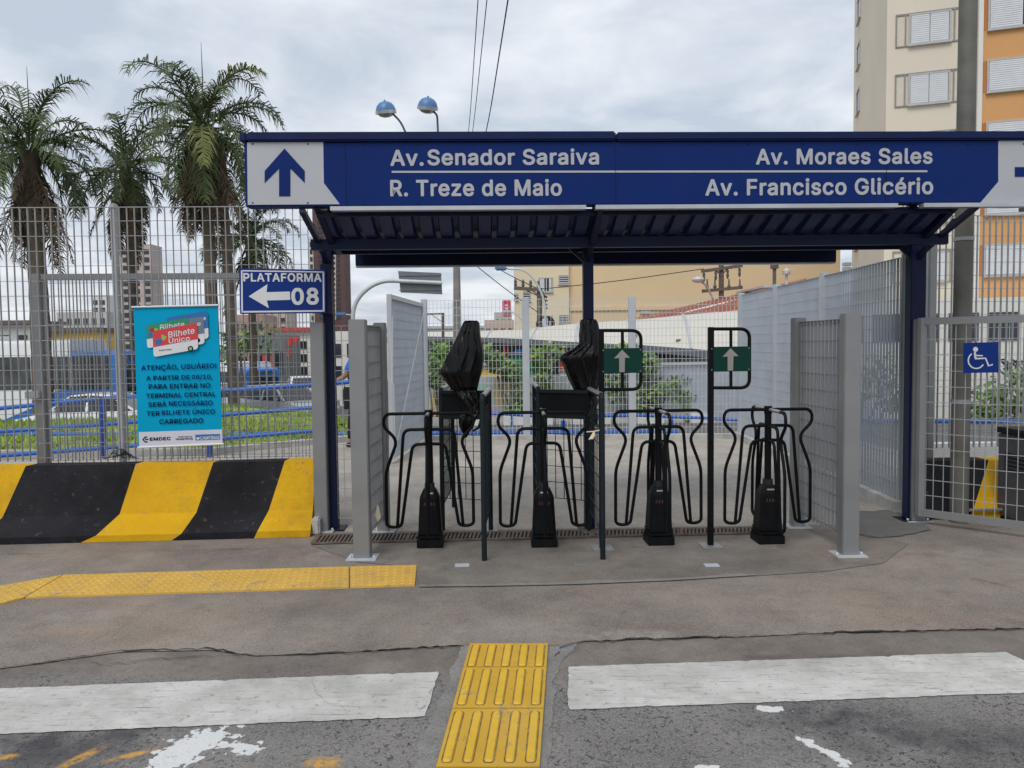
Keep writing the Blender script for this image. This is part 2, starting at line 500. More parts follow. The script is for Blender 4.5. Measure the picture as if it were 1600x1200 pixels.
M['alu'] = mat('aluminium_trim', (0.50, 0.51, 0.53), 0.35, 0.6, var=0.12, scale=4)
M['black'] = mat('black_tube_paint', (0.006, 0.0065, 0.0075), 0.42, 0.0, var=0.25, scale=8, dirt=0.15, dirtcol=(0.018, 0.018, 0.018), spec=0.1)
M['black_m'] = mat('black_housing', (0.006, 0.0065, 0.0075), 0.5, 0.0, var=0.3, scale=10, dirt=0.25, dirtcol=(0.022, 0.022, 0.021), spec=0.12)
M['slate'] = mat('dark_slate_paint', (0.012, 0.018, 0.022), 0.45, 0.0, var=0.15, scale=6, dirt=0.2, dirtcol=(0.035, 0.035, 0.035), spec=0.15)
M['tube_worn'] = mat('worn_tube_steel', (0.40, 0.40, 0.39), 0.4, 0.6, var=0.2, scale=14)
M['red_label'] = mat('red_label', (0.055, 0.016, 0.018), 0.5, var=0.2, scale=20)
M['bag'] = None
M['green'] = mat('green_sign_plate', (0.001, 0.034, 0.024), 0.5, var=0.08, scale=4, spec=0.2)
M['arrow_grey'] = mat('grey_arrow', (0.27, 0.245, 0.23), 0.5, var=0.06, scale=8)
M['blue_sign'] = mat('blue_sign_plate', (0.004, 0.030, 0.20), 0.5, var=0.08, scale=4, spec=0.2)
M['white'] = mat('white_print', (0.68, 0.69, 0.70), 0.5, var=0.04, scale=6)
M['cyan'] = mat('cyan_banner', (0.001, 0.34, 0.58), 0.7, spec=0.1, var=0.05, scale=3, bump=0.05, bscale=6)
M['ink'] = mat('dark_blue_print', (0.006, 0.006, 0.045), 0.7, var=0.1, spec=0.05)
M['ink2'] = mat('blue_print', (0.008, 0.010, 0.12), 0.7, var=0.1, spec=0.05)
M['card_red'] = mat('card_red', (0.62, 0.045, 0.05), 0.5, var=0.08)
M['card_green'] = mat('card_green', (0.02, 0.26, 0.13), 0.5, var=0.08)
M['card_grey'] = mat('card_grey', (0.15, 0.19, 0.25), 0.5, var=0.08)
M['card_blue'] = mat('card_blue', (0.02, 0.15, 0.40), 0.5, var=0.08)
M['card_white'] = mat('card_white', (0.70, 0.70, 0.73), 0.5, var=0.04)
M['lilac'] = mat('banner_footer', (0.60, 0.60, 0.68), 0.55, var=0.04)
M['lime'] = mat('lime_print', (0.30, 0.45, 0.10), 0.55, var=0.05)
M['rail_blue'] = mat('blue_rail_paint', (0.012, 0.11, 0.46), 0.4, var=0.1, scale=5, dirt=0.2)
M['rail_navy'] = mat('blue_post_paint', (0.012, 0.05, 0.27), 0.4, var=0.1, scale=5)
M['cream'] = mat('cream_wall', (0.72, 0.65, 0.53), 0.9, var=0.05, scale=0.25, dirt=0.15, dirtcol=(0.45, 0.4, 0.32))
M['orange'] = mat('orange_wall', (0.66, 0.35, 0.14), 0.9, var=0.04, scale=0.25, dirt=0.1, dirtcol=(0.45, 0.23, 0.08))
M['orange_d'] = mat('deep_orange_panel', (0.50, 0.20, 0.06), 0.9, var=0.05, scale=0.4)
M['beige'] = mat('beige_wall', (0.76, 0.58, 0.36), 0.9, var=0.05, scale=0.15, dirt=0.12, dirtcol=(0.5, 0.4, 0.26))
M['beige_l'] = mat('pale_yellow_wall', (0.78, 0.67, 0.47), 0.9, var=0.04, scale=0.2)
M['offwhite'] = mat('offwhite_wall', (0.74, 0.72, 0.67), 0.9, var=0.06, scale=0.3, dirt=0.2)
M['grey_wall'] = mat('grey_wall', (0.52, 0.51, 0.49), 0.9, var=0.12, scale=0.4, dirt=0.3)
M['pink_wall'] = mat('pinkish_wall', (0.52, 0.43, 0.39), 0.9, var=0.08, scale=0.3)
M['brown_tower'] = mat('brown_tower_wall', (0.115, 0.060, 0.058), 0.8, var=0.12, scale=0.5)
M['brick'] = mat('red_brown_wall', (0.40, 0.26, 0.22), 0.9, var=0.2, scale=1.0)
M['yellow_wall'] = mat('yellow_wall', (0.74, 0.50, 0.10), 0.9, var=0.1, scale=0.5)
M['slate_roof'] = mat('grey_brown_roof', (0.15, 0.12, 0.105), 0.9, var=0.2, scale=1.0)
M['shutter'] = mat('white_shutter', (0.70, 0.71, 0.72), 0.6, var=0.04, scale=3)
M['glass'] = mat('dark_glass', (0.03, 0.036, 0.045), 0.12, 0.0, var=0.3, scale=0.8)
M['frame'] = mat('window_frame', (0.45, 0.45, 0.44), 0.6, var=0.08)
M['frame_shadow'] = mat('grey_frame_and_shadow', (0.28, 0.26, 0.23), 0.8, var=0.1)
M['recess'] = mat('recess_panel', (0.66, 0.60, 0.50), 0.9, var=0.05)
M['wood'] = mat('weathered_pole', (0.13, 0.105, 0.09), 0.9, var=0.25, scale=6, bump=0.3)
M['concrete_pole'] = mat('concrete_pole', (0.24, 0.225, 0.21), 0.9, var=0.2, scale=4, dirt=0.4, dirtcol=(0.12, 0.1, 0.08))
M['pole_dark'] = mat('stained_steel_pole', (0.15, 0.145, 0.125), 0.65, 0.1, var=0.3, scale=2.2, dirt=0.85, dirtcol=(0.06, 0.06, 0.05))
M['cable'] = mat('cable', (0.02, 0.02, 0.022), 0.7)
M['lamp_blue'] = mat('lamp_blue', (0.085, 0.20, 0.42), 0.4, var=0.15)
M['lamp_glass'] = mat('lamp_glass', (0.32, 0.31, 0.29), 0.2, 0.2, var=0.4, scale=9)
M['dark_grey'] = mat('dark_grey_metal', (0.085, 0.09, 0.095), 0.6, 0.1, var=0.15)
M['mid_grey'] = mat('mid_grey_sheet', (0.16, 0.175, 0.19), 0.55, 0.2, var=0.1)
M['tent'] = mat('white_tent_sheet', (0.62, 0.59, 0.52), 0.7, var=0.05, scale=0.6, dirt=0.25, dirtcol=(0.5, 0.47, 0.4))
M['red_post'] = mat('red_post', (0.55, 0.075, 0.02), 0.6, var=0.15)
M['graf'] = None
M['rust'] = mat('rusty_grate', (0.16, 0.12, 0.10), 0.8, 0.2, var=0.35, scale=12, dirt=0.5)
M['rubber'] = mat('rubber', (0.012, 0.012, 0.012), 0.8)
M['car_white'] = mat('white_car_paint', (0.78, 0.79, 0.80), 0.25, var=0.03)
M['car_silver'] = mat('silver_car_paint', (0.42, 0.44, 0.46), 0.28, 0.5, var=0.04)
M['bus_white'] = mat('white_bus_paint', (0.80, 0.81, 0.83), 0.35, var=0.03)
M['bus_blue'] = mat('blue_bus_paint', (0.02, 0.17, 0.56), 0.35, var=0.05)
M['bus_glass'] = mat('bus_glass', (0.075, 0.08, 0.085), 0.15, 0.0, var=0.6, scale=1.6)
M['lampclear'] = mat('headlight_glass', (0.6, 0.6, 0.58), 0.15, var=0.1)
M['red_lamp'] = mat('tail_light', (0.4, 0.02, 0.015), 0.3)
M['leaf'] = mat('leaf_green', (0.10, 0.185, 0.05), 0.6, var=0.35, scale=1.2, spec=0.3)
M['leaf2'] = mat('leaf_bright', (0.20, 0.31, 0.075), 0.6, var=0.3, scale=1.5, spec=0.3)
M['palm'] = mat('palm_green', (0.072, 0.100, 0.036), 0.55, var=0.4, scale=0.9, spec=0.35)
M['palm_y'] = mat('palm_yellow_green', (0.17, 0.19, 0.05), 0.6, var=0.3, scale=1.2)
M['palm_d'] = mat('palm_dead', (0.14, 0.10, 0.065), 0.9, var=0.35, scale=1.5)
M['bark'] = mat('palm_bark', (0.115, 0.088, 0.070), 0.95, var=0.35, scale=3, bump=0.5, bscale=12)
M['grass'] = mat('grass_blades', (0.26, 0.36, 0.06), 0.7, var=0.4, scale=0.7)
M['soil'] = mat('grassy_soil', (0.22, 0.29, 0.06), 0.95, var=0.35, scale=1.2, dirt=0.5, dirtcol=(0.16, 0.11, 0.06))
M['skin'] = mat('skin', (0.30, 0.16, 0.10), 0.5, var=0.06, scale=10)
M['shirt'] = mat('blue_shirt', (0.035, 0.16, 0.50), 0.9, var=0.12, scale=6)
M['trousers'] = mat('black_trousers', (0.016, 0.016, 0.018), 0.9, var=0.25, scale=10)
M['hair'] = mat('dark_hair', (0.012, 0.009, 0.007), 0.7)
M['shoe'] = mat('dark_shoe', (0.05, 0.05, 0.052), 0.7, var=0.4, scale=20)
M['cloth_w'] = mat('pale_cloth', (0.55, 0.56, 0.60), 0.9, var=0.08)
def graf():
    g = NG('painted_wall', 0.9)
    c = g.mix(g.mr(g.noise(0.7, 5), 0.35, 0.65), (0.42, 0.45, 0.46), (0.52, 0.55, 0.56))
    for (px, py, rx, rz_, colr) in ((768, 622, 1.0, .55, (0.52, 0.40, 0.50)), (748, 605, .9, .5, (0.30, 0.50, 0.46)), (786, 600, .3, .7, (0.6, 0.42, 0.12)), (802, 632, .7, .4, (0.32, 0.50, 0.50)), (725, 640, .8, .4, (0.33, 0.45, 0.56)), (683, 622, .35, .8, (0.62, 0.45, 0.06))):
        p = D(px, py, 18)
        mp = g.t.nodes.new('ShaderNodeMapping'); mp.vector_type = 'TEXTURE'
        mp.inputs['Location'].default_value = (p.x, 0, p.z); mp.inputs['Scale'].default_value = (rx, 1e4, rz_)
        g.t.links.new(g.co, mp.inputs[0])
        l = g.t.nodes.new('ShaderNodeVectorMath'); l.operation = 'LENGTH'
        g.t.links.new(mp.outputs[0], l.inputs[0])
        e = g.math('ADD', g.mr(l.outputs['Value'], 0, 1, 0.5, 0), g.noise(2.2, 3))
        c = g.mix(g.mr(e, 0.66, 0.7, 0, 0.8), c, colr)
    c = g.mix(g.mr(g.noise(5, 8, 0.7), 0.55, 0.75, 0, 0.4), c, (0.25, 0.25, 0.24))
    return g.done(c)
M['graf'] = graf()
def bag_film():
    g = NG('black_plastic_film', 0.14)
    g.b.inputs['Specular IOR Level'].default_value = 0.3
    mp = g.t.nodes.new('ShaderNodeMapping'); mp.inputs['Scale'].default_value = (24, 24, 3.2); mp.inputs['Rotation'].default_value = (0, .22, 0)
    g.t.links.new(g.co, mp.inputs[0])
    a = g.noise(1.0, 5, 0.6, mp.outputs[0], 1.2)
    v = g.voro(1.3, 'F1', mp.outputs[0])
    g.bump(g.math('ADD', a, g.math('ADD', g.math('MULTIPLY', v, .5), g.math('MULTIPLY', g.noise(40, 3), .04))), 0.5, 0.025)
    return g.done(g.mix(a, (0.0012, 0.0012, 0.0014), (0.003, 0.003, 0.0035)))
M['bag'] = bag_film()

# ------------------------------------------------------------------ lettering
# outlines of a bold grotesque, 1000 units to the em
GL = {" ":(187,""),
'!':(196,"67,160 63,509 132,509 128,160|98,-4 89,-4 81,-1 73,3 66,9 60,16 56,24 53,32 52,41 53,50 56,58 60,66 66,73 73,79 81,83 89,86 98,86 107,86 116,83 123,79 130,73 136,66 140,58 143,50 143,41 143,32 140,24 136,16 130,9 123,3 116,-1 107,-4"),
',':(187,"38,-119 68,71 137,71 84,-119"),
'.':(187,"95,-4 86,-4 78,-1 70,3 63,9 57,16 53,24 50,32 50,41 50,50 53,59 57,66 63,73 70,79 78,83 86,86 95,87 104,86 113,83 121,79 128,73 134,66 138,59 140,50 141,41 140,32 138,24 134,16 128,9 121,3 113,-1 104,-4"),
'/':(249,"235,533 71,-76 14,-76 178,533"),
'0':(453,"227,-7 199,-5 174,1 151,11 130,24 111,41 95,62 80,86 69,113 60,144 53,178 49,214 48,254 49,294 53,330 60,364 69,395 81,422 95,447 112,467 130,484 151,498 174,508 200,514 227,516 254,514 279,508 302,498 323,484 342,467 358,447 372,422 384,395 393,364 400,330 404,294 405,254 404,214 400,178 393,144 384,113 373,86 359,62 342,41 323,24 302,11 279,1 254,-5|227,50 245,51 261,56 276,63 290,74 303,87 313,103 323,122 330,144 336,168 340,194 343,223 344,254 343,285 340,314 336,341 330,365 323,387 313,405 303,422 290,435 276,446 261,453 245,458 227,460 209,458 192,453 177,446 163,435 151,422 140,405 131,387 123,365 117,341 113,314 110,285 109,254 110,223 113,194 117,168 123,144 131,122 140,103 151,87 163,74 177,63 192,56 209,51"),
'1':(453,"76,0 76,55 391,55 391,0|276,509 276,0 212,0 212,448 209,448 86,358 86,427 198,509"),
'8':(453,"226,-7 201,-6 178,-2 156,3 136,11 117,21 101,33 86,47 74,62 64,78 57,96 53,115 52,135 53,151 55,166 59,181 65,195 72,208 81,220 90,231 101,241 113,249 125,256 139,261 153,265 153,267 135,273 119,282 105,293 93,308 83,324 76,342 72,360 70,380 72,399 75,417 82,434 90,450 101,464 114,477 129,488 146,498 164,506 184,511 204,514 226,516 248,514 269,511 288,506 306,498 323,488 337,477 350,464 361,450 370,434 377,417 380,399 382,380 380,361 376,342 369,324 359,308 347,293 333,282 318,273 300,267 300,265 314,261 327,256 339,249 351,241 362,231 372,220 380,208 387,195 393,181 397,166 400,151 401,135 399,115 395,96 388,78 378,62 366,47 352,33 335,21 317,11 296,3 275,-2 251,-6|226,49 243,50 258,52 272,55 285,60 296,66 307,74 315,82 323,91 329,102 333,113 336,126 337,139 336,152 333,165 329,177 322,189 314,199 305,208 295,216 283,223 270,228 256,232 242,234 226,235 211,234 196,232 182,228 169,223 157,216 147,208 138,199 130,189 123,177 119,165 116,152 115,139 116,126 119,113 123,102 129,91 136,82 145,74 156,66 167,60 180,55 195,52 210,50|226,290 239,290 252,292 263,296 274,300 284,306 293,313 300,321 307,330 312,341 316,351 318,363 319,376 318,388 316,399 313,410 308,420 301,429 294,437 285,444 275,449 264,454 252,457 240,459 226,460 213,459 200,457 188,454 177,449 167,444 159,437 151,429 145,420 139,410 136,399 134,388 133,376 134,363 136,351 139,341 145,330 151,321 159,313 168,306 178,300 189,296 201,292 213,290"),
'A':(479,"16,0 201,509 276,509 463,0 395,0 287,302 264,372 232,478 245,478 236,447 228,419 220,393 213,371 191,302 85,0|110,142 110,199 370,199 370,142"),
'B':(456,"60,0 60,509 241,509 266,508 289,504 310,499 329,491 345,481 359,469 371,456 381,442 388,426 394,410 397,392 398,374 397,358 395,344 392,331 387,320 380,310 373,301 365,293 356,286 347,280 336,275 326,270 315,267 315,262 327,261 339,257 351,252 363,245 374,237 385,227 394,216 402,203 409,189 414,173 417,155 418,136 417,117 413,100 408,83 400,67 390,52 377,39 362,28 344,18 324,10 301,4 275,1 247,0|125,57 245,57 272,58 296,63 315,70 330,80 341,92 349,105 354,120 355,137 355,149 352,161 348,173 342,184 335,194 327,203 317,211 306,218 293,224 279,228 264,230 248,231 125,231|125,285 238,285 252,286 265,288 277,291 288,296 299,302 308,309 316,317 323,326 329,337 333,348 335,359 336,372 334,388 330,403 323,417 313,429 299,439 283,446 263,450 240,452 125,452"),
'C':(510,"267,-7 235,-5 205,1 177,11 150,25 126,42 104,63 86,88 70,115 57,146 48,179 42,215 40,254 42,293 48,329 57,362 70,393 86,421 104,445 126,466 150,484 177,498 205,508 235,514 267,516 286,515 305,513 323,509 340,504 357,498 373,490 388,481 402,471 415,460 427,447 438,433 448,418 456,402 463,385 469,367 473,348 408,348 405,361 401,373 395,384 389,395 382,404 375,413 366,421 357,428 348,435 337,440 327,445 315,449 304,452 292,454 280,455 267,456 245,454 223,450 203,443 184,432 166,419 150,403 137,385 125,364 116,340 109,314 105,285 103,254 105,223 109,194 116,168 125,145 137,123 151,105 166,89 184,76 203,66 223,59 245,54 267,53 280,53 292,55 304,57 315,60 327,64 337,69 348,74 357,81 366,88 375,96 382,105 389,114 395,125 401,136 405,148 408,160 473,160 469,142 463,124 457,107 448,91 438,76 428,62 416,49 402,38 388,28 373,19 357,11 341,5 323,0 305,-4 286,-6"),
'D':(502,"219,0 96,0 96,57 215,57 244,58 272,63 296,70 318,81 337,94 354,110 368,128 379,149 388,172 394,198 398,226 399,255 398,285 394,312 388,337 379,361 368,381 354,399 338,415 320,428 299,438 275,446 249,450 221,452 93,452 93,509 225,509 261,507 294,501 325,492 353,478 377,461 399,441 418,418 433,391 446,361 455,329 460,293 462,255 460,217 455,181 446,149 433,119 417,92 398,68 376,48 351,31 322,17 291,8 256,2|125,509 125,0 60,0 60,509"),
'E':(418,"60,0 60,509 372,509 372,452 125,452 125,286 355,286 355,229 125,229 125,57 375,57 375,0"),
'F':(410,"60,0 60,509 369,509 369,452 125,452 125,278 346,278 346,221 125,221 125,0"),
'G':(520,"269,-7 236,-5 205,1 176,11 149,25 125,43 104,64 85,88 69,116 57,146 47,179 42,215 40,254 42,293 47,329 57,362 69,393 85,421 103,445 125,466 149,484 175,498 203,508 233,514 265,516 285,515 304,513 322,509 340,504 358,497 374,489 389,480 403,469 416,458 429,445 439,431 449,416 458,401 465,384 470,367 474,349 408,349 404,361 399,372 393,383 387,393 380,403 373,411 365,420 356,427 347,434 337,439 326,444 315,448 304,452 291,454 279,455 265,456 243,454 222,450 202,443 183,432 166,419 150,404 137,385 125,364 116,340 109,314 105,285 103,254 105,223 109,194 116,168 125,145 137,124 151,105 166,90 184,76 203,66 224,59 246,54 269,53 290,54 309,57 328,63 345,71 360,81 374,93 386,107 396,123 404,141 410,160 414,180 415,202 434,199 283,199 283,256 478,256 478,200 476,170 471,141 463,115 451,91 436,69 419,50 399,33 377,19 352,8 326,0 298,-5"),
'H':(517,"60,0 60,509 125,509 125,289 392,289 392,509 457,509 457,0 392,0 392,232 125,232 125,0"),
'I':(300,"31,0 31,57 118,57 118,452 31,452 31,509 269,509 269,452 183,452 183,57 269,57 269,0"),
'L':(393,"60,0 60,509 125,509 125,57 361,57 361,0"),
'M':(628,"60,0 60,509 152,509 277,187 287,159 299,123 311,84 322,49 307,49 318,83 330,121 342,158 352,187 476,509 568,509 568,0 504,0 504,291 504,327 505,369 506,413 507,457 513,457 498,409 482,363 467,322 456,291 342,0 286,0 170,291 159,321 145,361 129,408 112,457 119,457 120,416 121,372 122,328 122,291 122,0"),
'N':(523,"60,0 60,509 136,509 343,183 363,151 388,107 414,55 405,54 401,108 399,157 399,195 399,509 463,509 463,0 387,0 202,290 177,331 148,381 108,452 119,454 122,384 124,328 125,291 125,0"),
'O':(533,"267,-7 235,-5 205,1 177,11 150,25 126,42 105,63 86,88 70,115 57,146 48,179 42,215 40,254 42,293 48,329 57,362 70,393 86,421 105,445 126,466 150,484 177,498 205,508 235,514 267,516 299,514 329,508 357,498 384,484 408,466 429,445 448,421 464,393 477,362 486,329 491,293 493,254 491,215 486,179 477,146 464,115 448,88 429,63 408,42 384,25 357,11 329,1 299,-5|267,53 289,54 310,59 330,66 349,76 367,89 383,105 396,123 408,144 418,168 425,194 429,223 430,254 429,286 425,314 418,341 408,365 396,386 383,404 367,420 349,433 330,443 310,450 289,454 267,456 245,454 223,450 203,443 184,433 167,420 151,404 137,385 125,364 116,340 109,314 105,285 103,254 105,223 109,194 116,168 125,144 137,123 151,105 167,89 184,76 203,66 223,59 245,54"),
'P':(444,"60,0 60,509 235,509 263,507 289,503 312,497 332,487 350,476 366,462 379,447 390,430 398,411 404,391 407,370 409,348 407,325 404,304 398,284 390,265 379,248 366,233 350,219 332,207 312,198 289,191 263,187 235,186 109,186 109,242 233,242 252,243 269,246 284,250 297,256 308,264 318,272 327,282 333,294 338,306 342,319 344,333 344,348 344,362 342,376 338,389 333,402 326,413 318,423 308,431 297,439 284,444 268,449 251,451 232,452 125,452 125,0"),
'R':(449,"60,0 60,509 236,509 264,507 290,504 313,497 333,489 351,478 367,465 380,450 390,433 399,415 405,395 408,374 409,352 408,330 405,309 399,290 390,271 380,255 367,240 351,228 333,217 312,209 289,203 264,199 236,198 96,198 96,255 234,255 252,256 269,258 284,262 298,267 309,273 319,281 327,290 334,300 339,312 342,324 344,338 345,352 344,367 342,380 339,393 334,405 327,415 319,425 309,433 298,440 284,445 269,449 252,451 233,452 125,452 125,0|353,0 230,229 303,229 428,0"),
'S':(446,"224,-9 197,-8 172,-4 149,1 128,9 108,19 91,31 76,45 64,60 54,77 46,96 41,115 38,137 104,137 107,123 110,110 116,98 123,88 132,79 142,71 154,64 166,59 180,55 194,52 209,50 224,49 241,50 257,52 272,55 286,60 299,66 311,74 321,82 329,92 336,102 341,114 345,126 346,139 345,151 342,161 338,171 332,179 325,186 316,193 307,199 296,205 284,209 272,214 259,218 245,222 184,239 154,249 128,260 105,274 86,289 71,307 60,326 54,348 52,372 53,393 58,413 65,431 75,448 87,463 102,476 119,488 138,498 158,506 180,511 203,514 227,516 252,514 275,511 296,505 316,498 334,488 351,476 365,463 377,449 387,433 394,415 399,397 401,378 337,378 334,396 326,412 316,426 302,437 286,447 267,453 247,457 225,459 209,458 194,456 180,452 167,448 156,442 145,435 136,427 129,418 123,409 118,398 116,387 115,376 116,363 119,352 124,342 131,334 139,326 148,319 158,313 169,308 212,293 264,279 312,264 324,258 336,252 347,245 359,238 369,229 379,220 387,209 395,198 401,185 405,171 407,155 408,139 407,118 403,99 396,81 386,64 374,48 360,34 343,21 323,11 302,2 278,-4 252,-8"),
'T':(448,"32,452 32,509 417,509 417,452 257,452 257,0 193,0 193,452"),
'U':(517,"259,-8 230,-7 203,-2 177,5 154,15 133,28 114,43 98,60 85,80 74,101 66,124 62,148 60,173 60,509 124,509 124,178 125,160 128,144 133,128 141,113 150,99 160,87 173,77 187,68 203,61 220,56 239,53 259,52 279,53 298,56 315,61 331,68 345,77 357,87 368,99 377,113 384,128 389,144 392,160 393,178 393,509 457,509 457,173 456,148 451,124 443,101 433,80 419,60 403,43 384,28 363,15 340,5 315,-2 288,-7"),
'a':(389,"160,-9 142,-8 126,-5 110,-1 94,5 80,12 68,22 57,32 48,45 40,58 35,73 31,90 30,108 31,123 34,138 38,150 43,161 50,171 58,179 67,187 78,193 89,199 100,203 112,207 125,211 178,220 234,227 244,228 252,230 259,232 265,235 270,238 273,243 275,248 276,255 276,257 275,268 273,279 271,288 267,297 262,304 256,311 248,317 240,322 230,326 220,329 208,330 196,331 183,330 171,329 159,326 149,322 140,318 132,313 124,307 118,301 112,294 107,288 103,281 100,274 41,291 48,308 57,322 67,335 79,346 91,355 104,364 118,370 133,375 148,379 163,382 179,384 194,384 204,384 215,383 227,382 239,379 251,376 263,372 275,367 286,360 296,353 306,343 315,333 322,320 329,306 333,290 336,272 337,251 337,0 277,0 277,52 272,52 269,45 264,38 258,32 252,25 244,18 236,12 226,6 215,1 203,-3 190,-6 176,-8|170,45 187,46 202,49 216,53 228,59 239,66 248,74 257,83 263,93 269,104 272,115 275,126 276,138 276,190 259,182 231,176 200,171 175,168 165,166 154,164 144,162 134,159 125,155 117,150 110,145 103,139 98,132 95,124 93,115 92,105 92,95 94,87 98,79 102,72 107,66 114,61 121,56 130,52 139,49 149,47 159,46"),
'c':(395,"207,-8 182,-7 159,-2 137,6 117,16 98,30 82,46 68,64 56,85 46,108 40,133 36,159 34,187 36,216 40,243 46,268 56,291 68,312 82,330 98,346 117,360 137,371 159,378 182,383 207,384 221,384 234,383 247,380 260,377 272,373 284,368 295,362 305,356 315,349 324,341 332,332 340,322 347,312 353,301 358,289 362,277 303,262 301,269 298,276 294,283 290,289 270,311 264,315 257,319 250,322 242,325 234,327 226,329 217,329 207,330 189,329 173,325 158,319 145,310 134,300 124,287 115,274 108,258 103,242 99,224 97,206 96,187 97,169 99,151 103,134 108,117 115,102 124,89 134,76 145,66 158,57 173,51 189,48 207,46 217,47 226,48 234,49 243,52 250,54 258,58 264,62 271,66 277,71 282,76 287,82 292,89 296,95 299,102 302,110 304,117 363,102 359,90 354,78 348,67 341,56 334,46 325,37 316,29 306,21 296,15 285,9 273,4 261,-1 248,-4 235,-6 221,-8"),
'd':(424,"195,-8 172,-7 151,-2 130,5 111,16 94,29 79,45 66,64 55,84 46,108 39,133 35,160 34,189 35,218 39,245 46,270 55,293 66,313 79,332 95,347 112,361 131,371 151,378 173,383 196,384 213,384 228,381 241,378 253,373 263,367 272,360 280,353 287,346 306,319 311,319 311,509 372,509 372,0 313,0 313,59 307,59 287,31 280,24 272,17 263,10 252,4 241,-1 227,-5 212,-7|205,47 221,48 236,51 250,57 263,65 274,75 284,86 293,100 299,115 305,132 309,150 311,169 312,189 311,210 309,229 305,247 300,263 293,278 284,291 275,302 263,312 251,320 237,325 221,329 205,330 187,329 172,325 157,319 145,311 133,301 124,290 115,276 108,261 103,245 99,227 97,209 96,189 97,170 99,151 103,133 109,117 115,101 124,88 134,76 145,66 158,57 172,51 188,48"),
'e':(404,"212,-8 185,-7 161,-2 138,6 117,16 98,30 82,46 68,64 56,85 46,108 40,132 35,159 34,187 35,215 39,242 46,267 55,290 67,311 81,329 97,346 115,359 135,370 157,378 180,383 205,384 221,384 236,382 251,379 266,374 280,368 294,361 307,351 319,341 331,329 341,315 350,299 357,282 363,263 368,242 370,219 371,194 371,169 75,169 75,221 338,221 310,202 309,220 307,237 303,254 298,269 291,282 283,294 273,305 263,314 250,321 237,326 222,329 205,330 189,329 173,326 159,321 146,313 135,304 125,294 116,282 109,270 103,256 99,241 97,226 96,211 96,178 97,157 100,139 104,122 110,106 118,92 128,80 139,70 151,61 165,55 179,50 195,47 212,46 224,47 234,48 244,50 254,53 263,56 271,61 278,66 285,73 292,80 297,88 302,96 306,105 365,91 360,77 353,63 345,51 335,39 324,29 311,19 298,11 283,4 266,-1 249,-5 231,-7"),
'h':(410,"114,227 114,0 53,0 53,509 114,509 114,287 102,287 112,312 124,332 137,349 152,362 169,372 187,379 207,383 227,384 246,383 264,380 280,376 295,369 309,360 321,349 332,336 341,321 348,304 353,285 356,264 357,240 357,0 296,0 296,235 295,256 290,275 283,291 273,304 260,315 246,323 229,328 210,329 197,328 184,326 172,322 161,317 150,311 141,303 133,293 126,283 121,271 117,257 114,243"),
'i':(166,"53,0 53,379 114,379 114,0|84,443 75,444 67,446 60,449 54,455 48,461 44,468 42,475 41,483 42,491 44,499 48,506 54,512 60,517 67,521 75,523 84,524 92,523 100,521 107,517 114,512 119,506 123,499 126,491 126,483 126,475 123,468 119,461 114,455 107,449 100,446 92,444"),
'l':(189,"139,-2 119,-1 101,3 86,10 74,20 65,33 58,47 54,65 53,84 53,509 114,509 114,99 114,87 115,77 117,68 120,62 124,58 130,54 137,53 146,52 160,53 170,54 181,3 162,-1"),
'n':(409,"114,227 114,0 53,0 53,379 112,379 112,287 102,287 112,312 124,332 137,349 152,362 169,372 187,379 207,383 227,384 246,383 264,380 280,376 295,369 309,360 321,349 332,336 341,321 348,304 353,285 356,264 357,240 357,0 296,0 296,235 295,256 290,275 283,291 273,304 260,315 246,323 229,328 210,329 197,328 184,326 172,322 161,317 150,311 141,303 133,293 126,283 121,271 117,257 114,243"),
'o':(415,"207,-8 182,-7 159,-2 137,6 117,16 98,30 82,46 68,64 56,85 46,108 40,133 36,159 34,187 36,216 40,243 46,268 56,291 68,312 82,330 98,346 117,360 137,371 159,378 182,383 207,384 233,383 256,378 278,371 299,360 317,346 333,330 347,312 359,291 369,268 376,243 380,216 381,187 380,159 376,133 369,108 359,85 347,64 333,46 317,30 299,16 278,6 256,-2 233,-7|207,46 226,48 242,51 257,57 270,66 282,76 292,89 300,102 307,117 312,134 316,151 318,169 319,187 318,206 316,224 312,242 307,258 300,274 292,287 282,300 270,310 257,319 242,325 226,329 207,330 189,329 173,325 158,319 145,310 134,300 124,287 115,274 108,258 103,242 99,224 97,206 96,187 97,169 99,151 103,134 108,117 115,102 124,89 134,76 145,66 158,57 173,51 189,48"),
'r':(259,"53,0 53,379 112,379 112,321 115,321 122,335 130,347 140,358 152,367 166,375 181,380 196,384 213,385 229,384 243,384 243,322 230,324 207,326 194,325 182,323 170,319 159,315 149,309 140,301 132,293 126,284 121,273 117,262 114,250 114,237 114,0"),
's':(365,"182,-8 163,-7 145,-5 128,-2 112,3 98,10 84,18 72,27 62,38 53,50 45,63 40,78 36,94 94,107 99,92 105,79 114,69 124,60 136,54 150,49 165,46 181,45 200,46 217,50 232,55 244,62 255,71 262,81 267,91 268,103 267,112 265,121 260,129 254,136 246,142 237,147 225,151 212,155 149,170 125,177 104,186 87,196 72,208 61,222 53,237 48,255 47,274 48,290 51,305 57,319 65,332 75,343 87,354 100,363 115,370 131,377 149,381 167,384 187,384 206,384 223,381 239,378 254,372 267,366 279,358 290,349 299,339 307,328 314,316 319,303 324,290 268,277 264,288 258,298 251,307 243,316 232,323 219,328 205,331 187,333 171,332 156,329 143,324 131,317 121,308 114,299 110,289 109,277 110,267 112,258 117,250 124,243 133,237 144,232 157,227 172,223 229,209 254,202 275,194 292,183 306,171 317,158 325,142 330,125 331,107 330,90 326,75 321,61 312,47 302,35 290,24 276,15 260,6 242,0 223,-5 203,-7"),
